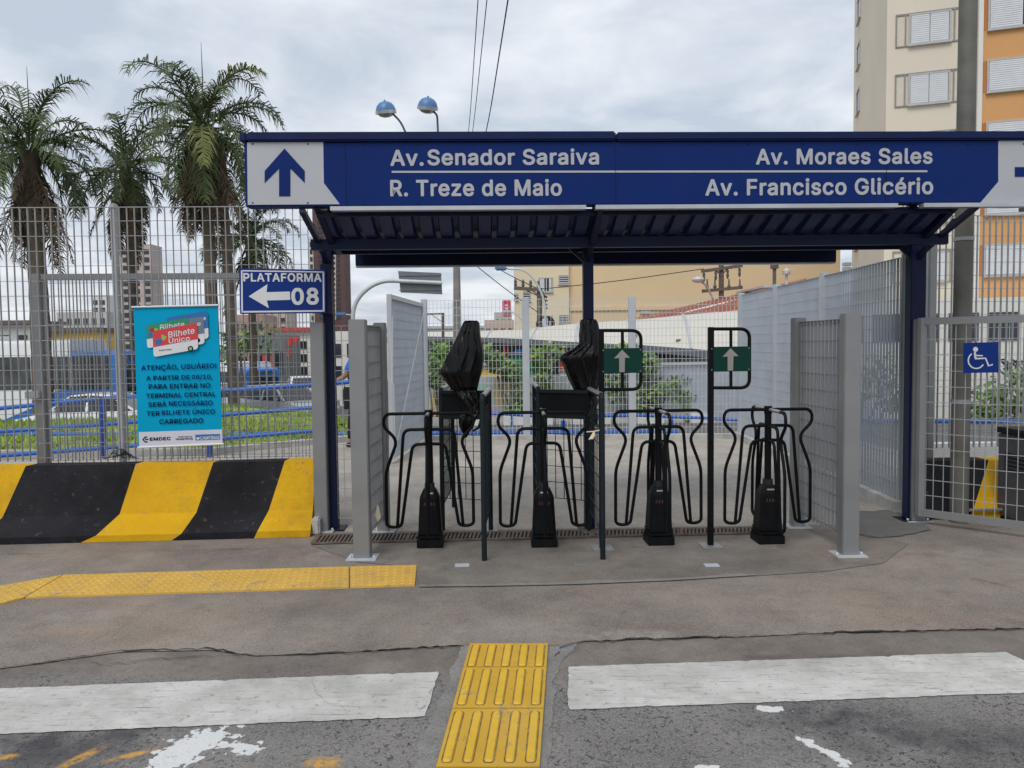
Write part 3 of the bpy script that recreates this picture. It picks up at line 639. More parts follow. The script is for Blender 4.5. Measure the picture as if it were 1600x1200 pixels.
't':(227,"204,379 204,327 6,327 6,379|65,471 126,471 126,98 127,86 128,76 132,68 136,61 142,56 150,53 159,51 170,50 185,51 202,54 213,2 192,-3 168,-4 145,-3 125,2 107,10 92,21 80,35 72,52 67,71 65,93"),
'v':(389,"163,0 17,379 84,379 165,155 171,138 177,121 182,104 187,87 206,21 184,21 203,87 207,104 213,121 218,138 224,155 305,379 371,379 226,0"),
'z':(380,"42,0 42,46 254,320 254,323 48,323 48,379 333,379 333,331 126,60 126,56 339,56 339,0"),
'Á':(479,"16,0 201,509 276,509 463,0 395,0 287,302 264,372 232,478 245,478 236,447 228,419 220,393 213,371 191,302 85,0|110,142 110,199 370,199 370,142|213,558 260,659 329,659 263,558"),
'Ã':(479,"16,0 201,509 276,509 463,0 395,0 287,302 264,372 232,478 245,478 236,447 228,419 220,393 213,371 191,302 85,0|110,142 110,199 370,199 370,142|284,576 260,580 237,590 217,600 201,604 197,603 194,602 191,599 188,595 183,577 141,577 142,592 145,605 149,617 155,628 163,636 172,643 183,646 196,648 220,643 241,633 260,623 278,619 291,625 297,646 339,646 337,631 334,618 330,606 324,595 316,587 307,580 296,577"),
'Ç':(510,"267,-7 235,-5 205,1 177,11 150,25 126,42 104,63 86,88 70,115 57,146 48,179 42,215 40,254 42,293 48,329 57,362 70,393 86,421 104,445 126,466 150,484 177,498 205,508 235,514 267,516 286,515 305,513 323,509 340,504 357,498 373,490 388,481 402,471 415,460 427,447 438,433 448,418 456,402 463,385 469,367 473,348 408,348 405,361 401,373 395,384 389,395 382,404 375,413 366,421 357,428 348,435 337,440 327,445 315,449 304,452 292,454 280,455 267,456 245,454 223,450 203,443 184,432 166,419 150,403 137,385 125,364 116,340 109,314 105,285 103,254 105,223 109,194 116,168 125,145 137,123 151,105 166,89 184,76 203,66 223,59 245,54 267,53 280,53 292,55 304,57 315,60 327,64 337,69 348,74 357,81 366,88 375,96 382,105 389,114 395,125 401,136 405,148 408,160 473,160 469,142 463,124 457,107 448,91 438,76 428,62 416,49 402,38 388,28 373,19 357,11 341,5 323,0 305,-4 286,-6|228,-146 228,-110 268,-110 277,-110 284,-109 290,-107 294,-105 298,-102 300,-98 301,-94 302,-88 301,-82 300,-77 298,-73 294,-71 290,-68 284,-67 277,-66 268,-66 240,-66 251,13 283,13 283,-3 283,-33 299,-34 312,-37 323,-42 332,-47 339,-55 344,-64 347,-75 348,-88 346,-102 343,-114 337,-124 328,-132 317,-138 304,-143 288,-145 269,-146"),
'Ú':(517,"259,-8 230,-7 203,-2 177,5 154,15 133,28 114,43 98,60 85,80 74,101 66,124 62,148 60,173 60,509 124,509 124,178 125,160 128,144 133,128 141,113 150,99 160,87 173,77 187,68 203,61 220,56 239,53 259,52 279,53 298,56 315,61 331,68 345,77 357,87 368,99 377,113 384,128 389,144 392,160 393,178 393,509 457,509 457,173 456,148 451,124 443,101 433,80 419,60 403,43 384,28 363,15 340,5 315,-2 288,-7|232,558 280,659 348,659 282,558"),
'é':(404,"212,-8 185,-7 161,-2 138,6 117,16 98,30 82,46 68,64 56,85 46,108 40,132 35,159 34,187 35,215 39,242 46,267 55,290 67,311 81,329 97,346 115,359 135,370 157,378 180,383 205,384 221,384 236,382 251,379 266,374 280,368 294,361 307,351 319,341 331,329 341,315 350,299 357,282 363,263 368,242 370,219 371,194 371,169 75,169 75,221 338,221 310,202 309,220 307,237 303,254 298,269 291,282 283,294 273,305 263,314 250,321 237,326 222,329 205,330 189,329 173,326 159,321 146,313 135,304 125,294 116,282 109,270 103,256 99,241 97,226 96,211 96,178 97,157 100,139 104,122 110,106 118,92 128,80 139,70 151,61 165,55 179,50 195,47 212,46 224,47 234,48 244,50 254,53 263,56 271,61 278,66 285,73 292,80 297,88 302,96 306,105 365,91 360,77 353,63 345,51 335,39 324,29 311,19 298,11 283,4 266,-1 249,-5 231,-7|177,429 225,529 293,529 227,429")}

GC = {}
def area2(P):
    return sum(P[i - 1][0] * P[i][1] - P[i][0] * P[i - 1][1] for i in range(len(P)))
def inside(q, P):
    r = False
    for i in range(len(P)):
        a, b = P[i - 1], P[i]
        if (a[1] > q[1]) != (b[1] > q[1]) and q[0] < (b[0] - a[0]) * (q[1] - a[1]) / (b[1] - a[1]) + a[0]:
            r = not r
    return r
def glyph(ch):
    if ch in GC: return GC[ch]
    adv, sp = GL[ch]
    C_ = []
    for c in (sp.split('|') if sp else []):
        P = [tuple(float(k) for k in q.split(',')) for q in c.split()]
        P = [q for i, q in enumerate(P) if abs(q[0] - P[i - 1][0]) + abs(q[1] - P[i - 1][1]) > 2.5]
        if len(P) > 2: C_.append(P)
    vs, fs = [], []
    if C_:
        sgn = 1 if area2(max(C_, key=lambda P: abs(area2(P)))) > 0 else -1
        outer = [P for P in C_ if area2(P) * sgn > 0]; holes = [P for P in C_ if area2(P) * sgn <= 0]
        for k, P in enumerate(outer):
            grp = [P] + [h for h in holes if inside(h[0], P)]
            b = len(vs)
            poly = [[Vector((x, y, 0)) for x, y in q] for q in grp]
            vs += [Vector((p.x / 1000, p.y / 1000, k * .00004)) for q in poly for p in q]
            fs += [tuple(b + i for i in t) for t in tessellate_polygon(poly)]
    GC[ch] = (adv, vs, fs)
    return GC[ch]
def text_geo(body, bold=0.012):
    V_, F_, W_ = [], [], []
    x = 0.0; wi = 0
    for ch in body:
        if ch == ' ': wi += 1
        adv, vs, fs = glyph(ch)
        b = len(V_)
        V_ += [v + Vector((x, 0, 0)) for v in vs]
        F_ += [tuple(b + i for i in f) for f in fs]; W_ += [wi] * len(fs)
        x += adv / 1000 + bold * 1.3
    return V_, F_, W_
CAPS = {}
def cap_h(b):
    return (-b, 0.508 + b)
def letters(mb, body, o, ux, uy, width, cap, bold=0.012):
    """flat lettering: baseline starts at o, runs along ux, stands along uy (unit vectors)"""
    v, f, wd = text_geo(body, bold)
    x0 = min(p.x for p in v); x1 = max(p.x for p in v)
    b0, b1 = cap_h(bold)
    sx = width / (x1 - x0); sy = cap / (b1 - b0)
    n = ux.cross(uy)
    for k in range(7):                         # the weight of the letters: slightly shifted layers of paint
        dx, dy = (0, 0) if k == 6 else (bold * math.cos(k * math.pi / 3), bold * math.sin(k * math.pi / 3))
        mb.add([o + ux * ((p.x + dx - x0) * sx) + uy * ((p.y + dy - b0) * sy) + n * (.00025 * k + p.z) for p in v], f)
        mb.wid += wd
def letters_px(mb, pl, body, x0, y0, x1, y1, cap, off, bold=0.012):
    a = pl.at(x0, y0, off); b = pl.at(x1, y1, off)
    c = pl.at(x0, y0 - cap, off)
    letters(mb, body, a, (b - a).normalized(), Vector((0, 0, 1)), (b - a).length, (c - a).length, bold)
def ribbon(mb, pts, wdt, n, closed=False):
    """flat stroke of constant width lying in a plane with normal n"""
    pts = [Vector(p) for p in pts]; k = len(pts)
    L = []; Rr = []
    for i in range(k):
        t = (pts[min(i + 1, k - 1)] - pts[max(i - 1, 0)]).normalized()
        s_ = t.cross(n).normalized() * wdt / 2
        L.append(pts[i] + s_); Rr.append(pts[i] - s_)
    for i in range(k - 1):
        mb.quad(L[i], L[i + 1], Rr[i + 1], Rr[i])
def polypx(mb, pl, pts, off, thick=0.0):
    P = [pl.at(x, y, off) for x, y in pts]
    if thick:
        mb.prism(P, -pl.n * thick)
    else:
        mb.add(P, [tuple(range(len(P)))])

# ------------------------------------------------------------------ ground
def sstep(a, b, x):
    t = max(0.0, min(1.0, (x - a) / (b - a)))
    return t * t * (3 - 2 * t)
def H(x, y):
    z = -0.25 * sstep(13.3, 19.0, y)
    left = 1 - sstep(-7.5, -3.0, x)
    z -= .95 * left * sstep(15, 23, y)
    z -= 1.2 * left * sstep(36, 45, y)
    return z
xs = [-1500, -600, -250, -120, -70, -45, -34] + [-28 + i for i in range(59)] + [34, 45, 70, 120, 250, 600, 1500]
ys = [-60, -20, -8, 0, 6, 12] + [13 + i * 0.75 for i in range(30)] + [37, 42, 50, 65, 90, 140, 250, 600, 1500]
mb = MB()
vs = [Vector((x, y, H(x, y) - 0.012)) for y in ys for x in xs]
nx_ = len(xs)
mb.add(vs, [(j * nx_ + i, j * nx_ + i + 1, (j + 1) * nx_ + i + 1, (j + 1) * nx_ + i) for j in range(len(ys) - 1) for i in range(nx_ - 1)])
tag(mb.build('ground', M['street'], None, True), kind='structure')

def sheet(name, pts, z, m):
    mb = MB()
    P = [flat(p, z) for p in pts]
    mb.add(P, [tuple(range(len(P)))])
    return tag(mb.build(name, m), kind='structure')
# front road, brown footway, smooth slab at the gates, light pebbled forecourt
CR_L = [(-260, 1052), (0, 1044), (60, 1036), (190, 1018), (330, 1015), (400, 1024), (520, 1020), (640, 1012), (740, 1006), (870, 1008), (905, 1002), (1000, 998), (1170, 994), (1290, 988), (1420, 985), (1600, 981), (1900, 976)]
sheet('road', [(-14, -8), (14, -8)] + [G(x, y) for x, y in reversed(CR_L)], -0.006, M['asphalt'])
edge = [G(x, y) for x, y in CR_L]
sheet('pavement', edge + [Vector((9, 6.62, 0)), Vector((5.4, 6.62, 0)), Vector((5.4, 9, 0)), Vector((4.1, 9, 0)), Vector((3.6, 6.66, 0)), Vector((-1.6, 6.58, 0)), Vector((-1.7, 6.9, 0)), Vector((-12, 6.9, 0))], -0.002, M['pavement'])
sheet('plaza', [(-14, 6.9), (-1.7, 6.9), (-1.6, 6.58), (3.6, 6.66), (4.1, 9), (9, 9), (9, 13.25), (-14, 13.25)], -0.003, M['plaza'])
sl_pts = [(486, 852), (560, 879), (648, 886), (655, 918), (760, 917), (900, 914), (1050, 908), (1180, 900), (1290, 893), (1380, 880), (1420, 850), (1345, 828), (1250, 828), (900, 838)]
sheet('concrete_slab', [G(x, y) for x, y in sl_pts], 0.002, M['slab'])
mb = MB(); rr_ = random.Random(12)
for i in range(3, 7):
    a, b = G(*sl_pts[i]), G(*sl_pts[i + 1])
    n_ = max(2, int((b - a).length / .04))
    for k in range(n_):
        p, q = a.lerp(b, k / n_), a.lerp(b, (k + 1) / n_)
        w0, w1 = [(.05 + .04 * noise.noise(Vector((t.x * 3, 0, 4))) + .012 * noise.noise(Vector((t.x * 20, 1, 4)))) * (1 - sstep(1.2, 2.2, t.x)) + .001 for t in (p, q)]
        mb.quad(flat(p, .006), flat(q, .006), flat(q + Vector((0, w1, 0)), .006), flat(p + Vector((0, w0, 0)), .006))
tag(mb.build('slab_edge', pavement_mat('slab_edge_cement', (0.16, 0.15, 0.138), (0.275, 0.262, 0.24), 0.3, (0.25, 0.23, 0.2))), kind='structure')
mo = [(722, 1003), (690, 1090), (668, 1135), (640, 1210), (600, 1340), (870, 1340), (858, 1200), (862, 1110), (872, 1040), (905, 1001), (860, 998), (780, 1001)]
E_ = []
for i in range(len(mo)):
    a, b = G(*mo[i]), G(*mo[(i + 1) % len(mo)])
    n_ = max(2, int((b - a).length / .03))
    for k in range(n_):
        p = a.lerp(b, k / n_); d_ = Vector((b.y - a.y, a.x - b.x, 0)).normalized()
        E_.append(p + d_ * (.025 * noise.noise(p * 6) + .012 * noise.noise(p * 25)))
sheet('tile_mortar', E_, -0.0035, pavement_mat('tile_mortar', (0.15, 0.145, 0.135), (0.27, 0.26, 0.245), 0.3, (0.25, 0.23, 0.2)))
pa = [(1340, 800), (1395, 797), (1440, 815), (1452, 828), (1425, 836), (1360, 840), (1330, 833), (1322, 815)]
E_ = []
for i in range(len(pa)):
    a, b = G(*pa[i]), G(*pa[(i + 1) % len(pa)])
    n_ = max(2, int((b - a).length / .03))
    for k in range(n_):
        p = a.lerp(b, k / n_)
        E_.append(p + Vector((.03 * noise.noise(p * 5), .05 * noise.noise(p * 7 + Vector((9, 0, 0))), 0)) + Vector((.012 * noise.noise(p * 30), .015 * noise.noise(p * 33), 0)))
sheet('asphalt_patch', E_, 0.006, pavement_mat('patch_asphalt', (0.10, 0.097, 0.092), (0.165, 0.158, 0.148), 0.4, (0.16, 0.14, 0.12)))

def crack(name, pts, wd, seed, z=0.004):
    rr = random.Random(seed)
    P = []
    for i in range(len(pts) - 1):
        a = G(*pts[i]); b = G(*pts[i + 1])
        n = max(2, int((b - a).length / 0.035))
        for k in range(n):
            p = a.lerp(b, k / n)
            P.append(p + Vector((rr.uniform(-.008, .008), rr.uniform(-.016, .016), 0)))
    mb = MB()
    up = []; dn = []
    for i, p in enumerate(P):
        q = wd * .72 * (0.2 + 1.1 * max(0, noise.noise(Vector((i * 0.11, seed * 3.1, 0))) + .35)) * rr.uniform(.6, 1.3)
        up.append(flat(p + Vector((0, q, 0)), z)); dn.append(flat(p - Vector((0, q, 0)), z))
    for i in range(len(P) - 1):
        mb.quad(dn[i], dn[i + 1], up[i + 1], up[i])
    return tag(mb.build(name, M['crack']), kind='structure')
crack('pavement_crack', [(-150, 1050), (0, 1044), (60, 1036), (190, 1017), (330, 1014), (390, 1025), (520, 1021), (640, 1013), (735, 1009)], .010, 1)
crack('pavement_crack', [(0, 1042), (90, 1034), (180, 1038), (250, 1030), (390, 1024)], .006, 2)
crack('pavement_crack', [(868, 1026), (880, 1010), (905, 1003), (1000, 999), (1170, 995), (1290, 989), (1420, 986), (1600, 982), (1800, 978)], .013, 3)
crack('pavement_crack', [(1330, 834), (1380, 842), (1440, 836)], .006, 4, 0.008)
crack('pavement_crack', [(1520, 905), (1570, 915), (1620, 935)], .006, 5)
crack('pavement_crack', [(0, 867), (240, 861), (440, 857), (486, 851)], .004, 6)
crack('pavement_crack', [(655, 1119), (668, 1090), (690, 1060), (725, 1018)], .004, 8)
crack('pavement_crack', [(488, 1057), (492, 1078), (506, 1095), (530, 1103), (548, 1122), (565, 1160)], .0022, 9, 0.004)
crack('pavement_crack', [(443, 1064), (438, 1085), (424, 1108)], .0022, 10, 0.004)
crack('pavement_crack', [(1210, 1032), (1216, 1060), (1222, 1078)], .0015, 12, 0.004)

# zebra stripes
for pts, lab in (([(-170, 1080), (0, 1075), (686, 1049), (664, 1119), (0, 1146), (-170, 1153)], 'worn white crossing stripe painted left of the yellow tactile tiles'),
                 ([(888, 1041), (1572, 1018), (1700, 1078), (888, 1108)], 'worn white crossing stripe painted right of the yellow tactile tiles')):
    rr = random.Random(len(pts)); E_ = []
    for i_ in range(len(pts)):
        a_, b_ = G(*pts[i_]), G(*pts[(i_ + 1) % len(pts)])
        n_ = max(1, int((b_ - a_).length / .025))
        for k_ in range(n_):
            j_ = .005 * noise.noise(Vector((k_ * .35, i_ * 9.1, 2))) + .003 * rr.uniform(-1, 1) - (.012 * rr.random() if rr.random() < .06 else 0)
            E_.append(a_.lerp(b_, k_ / n_) + (Vector((b_.y - a_.y, a_.x - b_.x, 0)).normalized() * (-j_)))
    o = sheet('crossing_stripe', E_, -0.0015, M['white_paint'])
    del o['kind']
    tag(o, lab, 'road marking', 'white stripes of the pedestrian crossing')

# ------------------------------------------------------------------ tactile paving
root = thing('tactile_paving', 'yellow tactile tiles with raised bars laid between the two white crossing stripes', 'tactile paving', flat(G(780, 1100)))
def edge_l(y): return 733 + (680 - 733) * (y - 1008) / 192
def edge_r(y): return 858 + (845 - 858) * (y - 1008) / 192
rows = [1007.5, 1045, 1110, 1203, 1330]
for k in range(len(rows) - 1):
    a, b = rows[k], rows[k + 1]
    c00 = G(edge_l(b), b); c10 = G(edge_r(b), b); c11 = G(edge_r(a), a); c01 = G(edge_l(a), a)
    def bil(u, v):
        return c00.lerp(c10, u).lerp(c01.lerp(c11, u), v)
    mb = MB()
    g_ = 0.012
    q = [bil(g_, g_), bil(1 - g_, g_), bil(1 - g_, 1 - g_), bil(g_, 1 - g_)]
    mb.m = 2
    mb.hexa([flat(p, -0.01) for p in q] + [flat(p, 0.010) for p in q])
    mb.m = 0
    nb = 5
    for i in range(nb):
        u = (i + .5) / nb
        v0, v1 = (0.07, 0.93) if k else (0.02, 0.9)
        wv = 0.047
        ring = []
        for q_ in range(9):
            t = math.pi * q_ / 8
            ring.append((u + wv * math.copysign(abs(math.cos(t)) ** .55, math.cos(t)), v1 - .05 + .05 * math.sin(t)))
        for q_ in range(9):
            t = math.pi + math.pi * q_ / 8
            ring.append((u + wv * math.copysign(abs(math.cos(t)) ** .55, math.cos(t)), v0 + .05 + .05 * math.sin(t)))
        gr = [(u + (x - u) * 1.2, .5 + (y - .5) * 1.02) for x, y in ring]
        mb.m = 1
        mb.add([flat(bil(x, y), 0.0112) for x, y in gr], [tuple(range(len(gr)))])
        mb.m = 0
        top = [(u + (x - u) * .72, y + (0.02 if y < .5 else -0.02)) for x, y in ring]
        mb.loft([[flat(bil(x, y), 0.009) for x, y in ring], [flat(bil(x, y), 0.018) for x, y in top]])
    mb.build('tile', [M['tile'], M['tile_g'], M['tile_b']], root)
root = thing('tactile_paving', 'long yellow tactile strip with raised dots along the footway before the striped barrier', 'tactile paving', flat(G(340, 910)))
strip_segs = [[(40, 935), (545, 919), (545, 887), (100, 900)], [(547, 919), (648, 915.5), (651, 884.5), (547, 887)], [(-170, 990), (38, 935), (98, 900), (-100, 935)]]
for sg in strip_segs:
    c = [G(*p) for p in sg]
    mb = MB()
    mb.hexa([flat(p, -0.01) for p in c] + [flat(p, 0.010) for p in c])
    L = (c[1] - c[0]).length; W = (c[3] - c[0]).length
    nu, nv = int(L / 0.05), 7
    for i in range(nu):
        for j in range(nv):
            u = (i + .5) / nu; v = (j + .5) / nv
            p = c[0].lerp(c[1], u).lerp(c[3].lerp(c[2], u), v)
            mb.loft([[flat(p + Vector((r * math.cos(q * math.pi / 3), r * math.sin(q * math.pi / 3), 0)), z) for q in range(6)] for r, z in ((.017, .009), (.011, .0145))])
    mb.build('tile', M['tile2'], root)

# ------------------------------------------------------------------ drain grate, small floor plates
root = thing('drain_grate', 'rusty slotted drain grate across the floor below the turnstiles', 'drain', flat(G(850, 840)))
a0, a1 = G(488, 851), G(1205, 834); b1_, b0_ = G(1205, 826), G(498, 838)
mb = MB(); mb.add([flat(p, 0.0055) for p in (a0, a1, b1_, b0_)], [(0, 1, 2, 3)])
mb.build('gutter', M['crack'], root)
mb = MB()
nb = 118
for i in range(nb):
    u = (i + .5) / nb
    p, q = a0.lerp(a1, u), b0_.lerp(b1_, u)
    mb.bar(flat(p, .011), flat(q, .011), .016, .008)
mb.bar(flat(a0, .012), flat(a1, .012), .02, .012); mb.bar(flat(b0_, .012), flat(b1_, .012), .02, .012)
for u in (0.0, .2, .41, .6, .8, 1):
    mb.bar(flat(a0.lerp(a1, u), .0125), flat(b0_.lerp(b1_, u), .0125), .03, .012)
mb.build('grating', M['rust'], root)
for (px, lab) in ((722, 'small grey steel plate in the floor left of the first dark post'), (908, 'small grey steel plate in the floor in front of the second bagged post'), (1112, 'small grey steel plate in the floor before the right green sign pole')):
    mb = MB(); p = G(px, 884)
    mb.bbox(p + Vector((0, 0, .004)), (.105, .07, .008), .002, R(2))
    for s_ in (-1, 1):
        mb.lathe(p + Vector((s_ * .035, 0, .007)), [(.007, 0), (.006, .003), (.001, .004)], 8)
    o = mb.build('floor_plate', M['galv_l'] if px != 908 else M['galv'])
    tag(o, lab, 'floor plate', 'steel plates set in the floor before the turnstiles')

# ------------------------------------------------------------------ striped concrete barriers
def barrier(label, prof_y, bounds, cols, group=None):
    root = thing('concrete_barrier', label, 'barrier', flat(G(*bounds[0][-1])) if False else (bounds_loc(bounds)), group)
    return root
def barrier_left():
    loc = G(250, 845)
    root = thing('concrete_barrier', 'long concrete barrier striped black and yellow under the barred fence on the left', 'barrier', flat(loc), 'striped concrete barriers')
    base0, base1 = G(0, 851), G(484, 839)
    u = (base1 - base0); u.z = 0; u.normalize()
    n = Vector((u.y, -u.x, 0))
    prof = [(0.0, 0.0), (0.0, .055), (-.20, .19), (-.33, .60)]          # off towards the back, z
    bnds = [[(-190, 851), (-178, 838), (-140, 806), (-112, 723)], [(-300, 851), (-285, 840), (-245, 806), (-215, 724)]]
    B = [[(-330, 851), (-315, 840), (-285, 806), (-255, 724)], [(-190, 851), (-172, 840), (-140, 806), (-110, 723)], [(-45, 850), (-30, 838), (4, 805), (40, 722)], [(126, 848), (150, 836), (187, 803), (212, 720)],
         [(268, 844), (283, 833), (307, 802), (333, 720)], [(397, 840), (402, 832), (420, 800), (445, 719)], [(484, 838), (485, 829), (489, 800), (493, 719)]]
    P0 = flat(base0)
    pl = Plane(P0, u)
    rowsx = []
    for bl in B:
        row = []
        for (px, py), (off, z) in zip(bl, prof):
            p = pl.at(px, py, off)
            a, _ = pl.sz(p)
            row.append(a)
        rowsx.append(row)
    mbs = MB()
    for i in range(len(rowsx) - 1):
        mbs.m = 0 if i % 2 == (len(rowsx) - 2) % 2 else 1
        nsub = 10
        full = [(o, z, k) for k, (o, z) in enumerate(prof)] + [(-.52, .595, 3), (-.6, 0, 3)]
        for j in range(len(full) - 1):
            (o0, z0, k0), (o1, z1, k1) = full[j], full[j + 1]
            for q in range(nsub):
                t0, t1 = q / nsub, (q + 1) / nsub
                def pp(k, o, z, t):
                    a = rowsx[i][k] * (1 - t) + rowsx[i + 1][k] * t
                    wob = 0.006 * noise.noise(Vector((a * 3, z * 5, o * 3))) if 0 < z else 0
                    return pl.pt(a, z + wob, o + wob)
                mbs.quad(pp(k0, o0, z0, t0), pp(k0, o0, z0, t1), pp(k1, o1, z1, t1), pp(k1, o1, z1, t0))
    # end cap at the gate
    mbs.m = 0
    a = rowsx[-1]
    mbs.add([pl.pt(a[min(k, 3)], z, o) for k, (o, z) in enumerate(prof + [(-.52, .595), (-.6, 0)])], [tuple(range(6))])
    mbs.build('barrier_body', [M['b_yel'], M['b_blk']], root)
    mb = MB()
    p = pl.pt(rowsx[-1][0] + .035, .07, -.16)
    mb.bbox(p, (.07, .2, .14), .012, math.atan2(u.y, u.x))
    mb.build('broken_foot', M['kerb'], root)
barrier_left()
def barrier_right():
    root = thing('concrete_barrier', 'concrete barrier with one yellow stripe on black behind the accessible gate on the right', 'barrier', flat(G(1520, 812)), 'striped concrete barriers')
    base0 = flat(G(1440, 812))
    pl = Plane(base0, (1, 0.02))
    prof = [(0, 0), (0, .06), (-.12, .17), (-.35, .47), (-.55, .47), (-.6, 0)]
    cuts = [(0, 0, 0, 0), None]
    def sx(px, py, k): return pl.sz(pl.at(px, py, prof[k][0]))[0]
    st = [[sx(1442, 810, 0), sx(1442, 800, 1), sx(1445, 775, 2), sx(1450, 712, 3)],
          [sx(1514, 812, 0), sx(1519, 795, 1), sx(1527, 770, 2), sx(1545, 712, 3)],
          [sx(1562, 812, 0), sx(1566, 795, 1), sx(1600, 770, 2), sx(1640, 712, 3)],
          [sx(1900, 812, 0)] * 4]
    mb = MB()
    for i in range(3):
        mb.m = 0 if i == 1 else 1
        for j in range(5):
            k0, k1 = min(j, 3), min(j + 1, 3)
            (o0, z0), (o1, z1) = prof[j], prof[j + 1]
            mb.quad(pl.pt(st[i][k0], z0, o0), pl.pt(st[i + 1][k0], z0, o0), pl.pt(st[i + 1][k1], z1, o1), pl.pt(st[i][k1], z1, o1))
    mb.m = 1
    mb.add([pl.pt(st[0][min(k, 3)], z, o) for k, (o, z) in enumerate(prof)], [tuple(range(6))])
    mb.build('barrier_body', [M['b_yel'], M['b_blk']], root)
    mb = MB(); mb.tube([pl.pt(sx(1510, 803, 0), .085, .03), pl.pt(sx(1562, 800, 0), .085, .03)], .014)
    mb.build('steel_pin', M['galv'], root)
barrier_right()

# ------------------------------------------------------------------ barred fences (flat bars on edge, thin cross rods)
def grating(mb, A, B, z0, z1, pitch=0.066, dep=0.025, th=0.004, rods=0.132, rr=0.0025, zf0=None, zf1=None):
    A = flat(A); B = flat(B)
    u = (B - A).normalized(); L = (B - A).length
    rz = math.atan2(u.y, u.x)
    n = int(L / pitch)
    for i in range(n + 1):
        p = A + u * (i * L / n)
        mb.box(p + Vector((0, 0, (z0 + z1) / 2)), (th, dep, z1 - z0), rz)
    z = z0 + 0.03
    while z <= z1:
        c = (A + B) / 2 + Vector((0, 0, z))
        mb.box(c, (L, rr * 2, rr * 2), rz)
        z += rods
    mb.box((A + B) / 2 + Vector((0, 0, z1 + .003)), (L, dep, .006), rz)
def wiremesh(mb, A, B, z0, z1, px=0.05, pz=0.1, r=0.002):
    A = flat(A); B = flat(B); u = (B - A).normalized(); L = (B - A).length; rz = math.atan2(u.y, u.x)
    n = max(1, round(L / px))
    for i in range(n + 1):
        mb.box(A + u * (i * L / n) + Vector((0, 0, (z0 + z1) / 2)), (2 * r, 2 * r, z1 - z0), rz)
    n = max(1, round((z1 - z0) / pz))
    for i in range(n + 1):
        mb.box((A + B) / 2 + Vector((0, 0, z0 + i * (z1 - z0) / n)) + Vector((-u.y, u.x, 0)) * 2 * r, (L, 2 * r, 2 * r), rz)
def post(name, base, z0, z1, sx, sy, m, root, rz=0.0, plate=False, cap=True):
    mb = MB()
    mb.bbox(flat(base, (z0 + z1) / 2), (sx, sy, z1 - z0), .006, rz)
    ob = mb.build(name, m, root)
    if plate:
        mb = MB()
        mb.bbox(flat(base, z0 + .006), (sx + .1, sy + .08, .012), .002, rz)
        for s_ in (-1, 1):
            mb.lathe(flat(base, z0 + .012) + Vector((s_ * (sx / 2 + .028), -.02, 0)), [(.012, 0), (.012, .008), (.006, .016), (.001, .016)], 8)
        mb.build('base_plate', M['galv_l'], ob)
    return ob
FA = R(1.85)
FU = Vector((math.cos(FA), math.sin(FA), 0))
# left, front layer
fl0, fl1 = D(-330, 600, 6.80), D(487, 600, 6.98)
root = thing('barred_fence', 'tall grey barred fence standing on the striped barrier, behind the cyan banner', 'fence', flat(fl0, .58))
mb = MB(); grating(mb, fl0, fl1, .60, 2.86, dep=.021, th=.0035)
mb.build('bar_panel', M['galv_d'], root)
for px in (-190, 185):
    p = D(px, 520, 6.94)
    post('post', p, .56, 2.9, .05, .06, M['galv_d'], root)
mb = MB(); rr_ = random.Random(3)
p = D(190, 716, 6.85)
for i in range(14):
    a = rr_.uniform(0, 6.3)
    mb.tube([p + Vector((rr_.uniform(-.1, .1), 0, rr_.uniform(0, .05))), p + Vector((math.cos(a) * .08, -.02, abs(math.sin(a)) * .09)), p + Vector((math.cos(a) * .16, -.01, .0))], .004, 5)
mb.build('wire_tie', M['cable'], root)
# left, rear leaf
f20, f21 = D(64, 600, 7.42), D(492, 600, 7.55)
root = thing('fence_panel', 'lower grey barred panel with thick frame behind the tall left fence', 'fence', flat(f20, 0))
mb = MB(); grating(mb, f20, f21, .1, 2.27, dep=.018, th=.0035)
mb.build('bar_panel', M['galv_d'], root)
post('post', f20, .0, 2.33, .10, .08, M['galv'], root)
mb = MB()
a, b = flat(f20, 2.30), flat(f21, 2.30)
mb.bar(a + FU * .05, b, .05, .055); mb.build('rail', M['galv'], root)
mb = MB(); p = D(52, 617, 7.36); mb.bbox(p, (.14, .05, .07), .006); mb.build('lock', M['galv_d'], root)

# right tall fence
fr0, fr1 = D(1436, 600, 7.75), D(1850, 600, 8.0)
root = thing('barred_fence', 'tall grey barred fence in front of the orange building on the right', 'fence', flat(fr0, 0))
mb = MB(); grating(mb, fr0, fr1, .5, 2.84)
mb.build('bar_panel', M['galv_d'], root)
for px in (1453, 1700):
    post('post', D(px, 600, 7.78), .0, 2.87, .075, .07, M['galv'], root)

# receding fence on the right and its white posts
RF0, RF1 = G(1403, 798), G(1153, 684)
root = thing('barred_fence', 'pale grey barred fence receding along the right side of the forecourt', 'fence', flat(RF0))
ud = flat(RF1 - RF0).normalized()
nd = Vector((ud.y, -ud.x, 0))
mb = MB(); grating(mb, RF0, RF1, .10, 2.36, pitch=.066, dep=.024, th=.004, rods=.132)
mb.build('bar_panel', M['galv_p'], root)
for px in (1286, 1213, 1158):
    t = None
    dd = ray(px, 600)
    # intersection of the viewing ray with the fence line (plan)
    den = dd.x * ud.y - dd.y * ud.x
    k = (RF0.x * ud.y - RF0.y * ud.x) / den
    p = Vector((dd.x * k, dd.y * k, 0))
    post('post', p - nd * .0, .0, 2.40, .09, .09, M['galv_l'], root, math.atan2(ud.y, ud.x))
post('post', RF0 + Vector((.06, -.02, 0)), .0, 2.40, .09, .10, M['post_green'], root, math.atan2(ud.y, ud.x), True)
mb = MB()
mb.bar(flat(RF0 - ud * .1, .05), flat(RF1, .05), .16, .11)
o = mb.build('kerb', M['kerb']); tag(o, kind='structure')

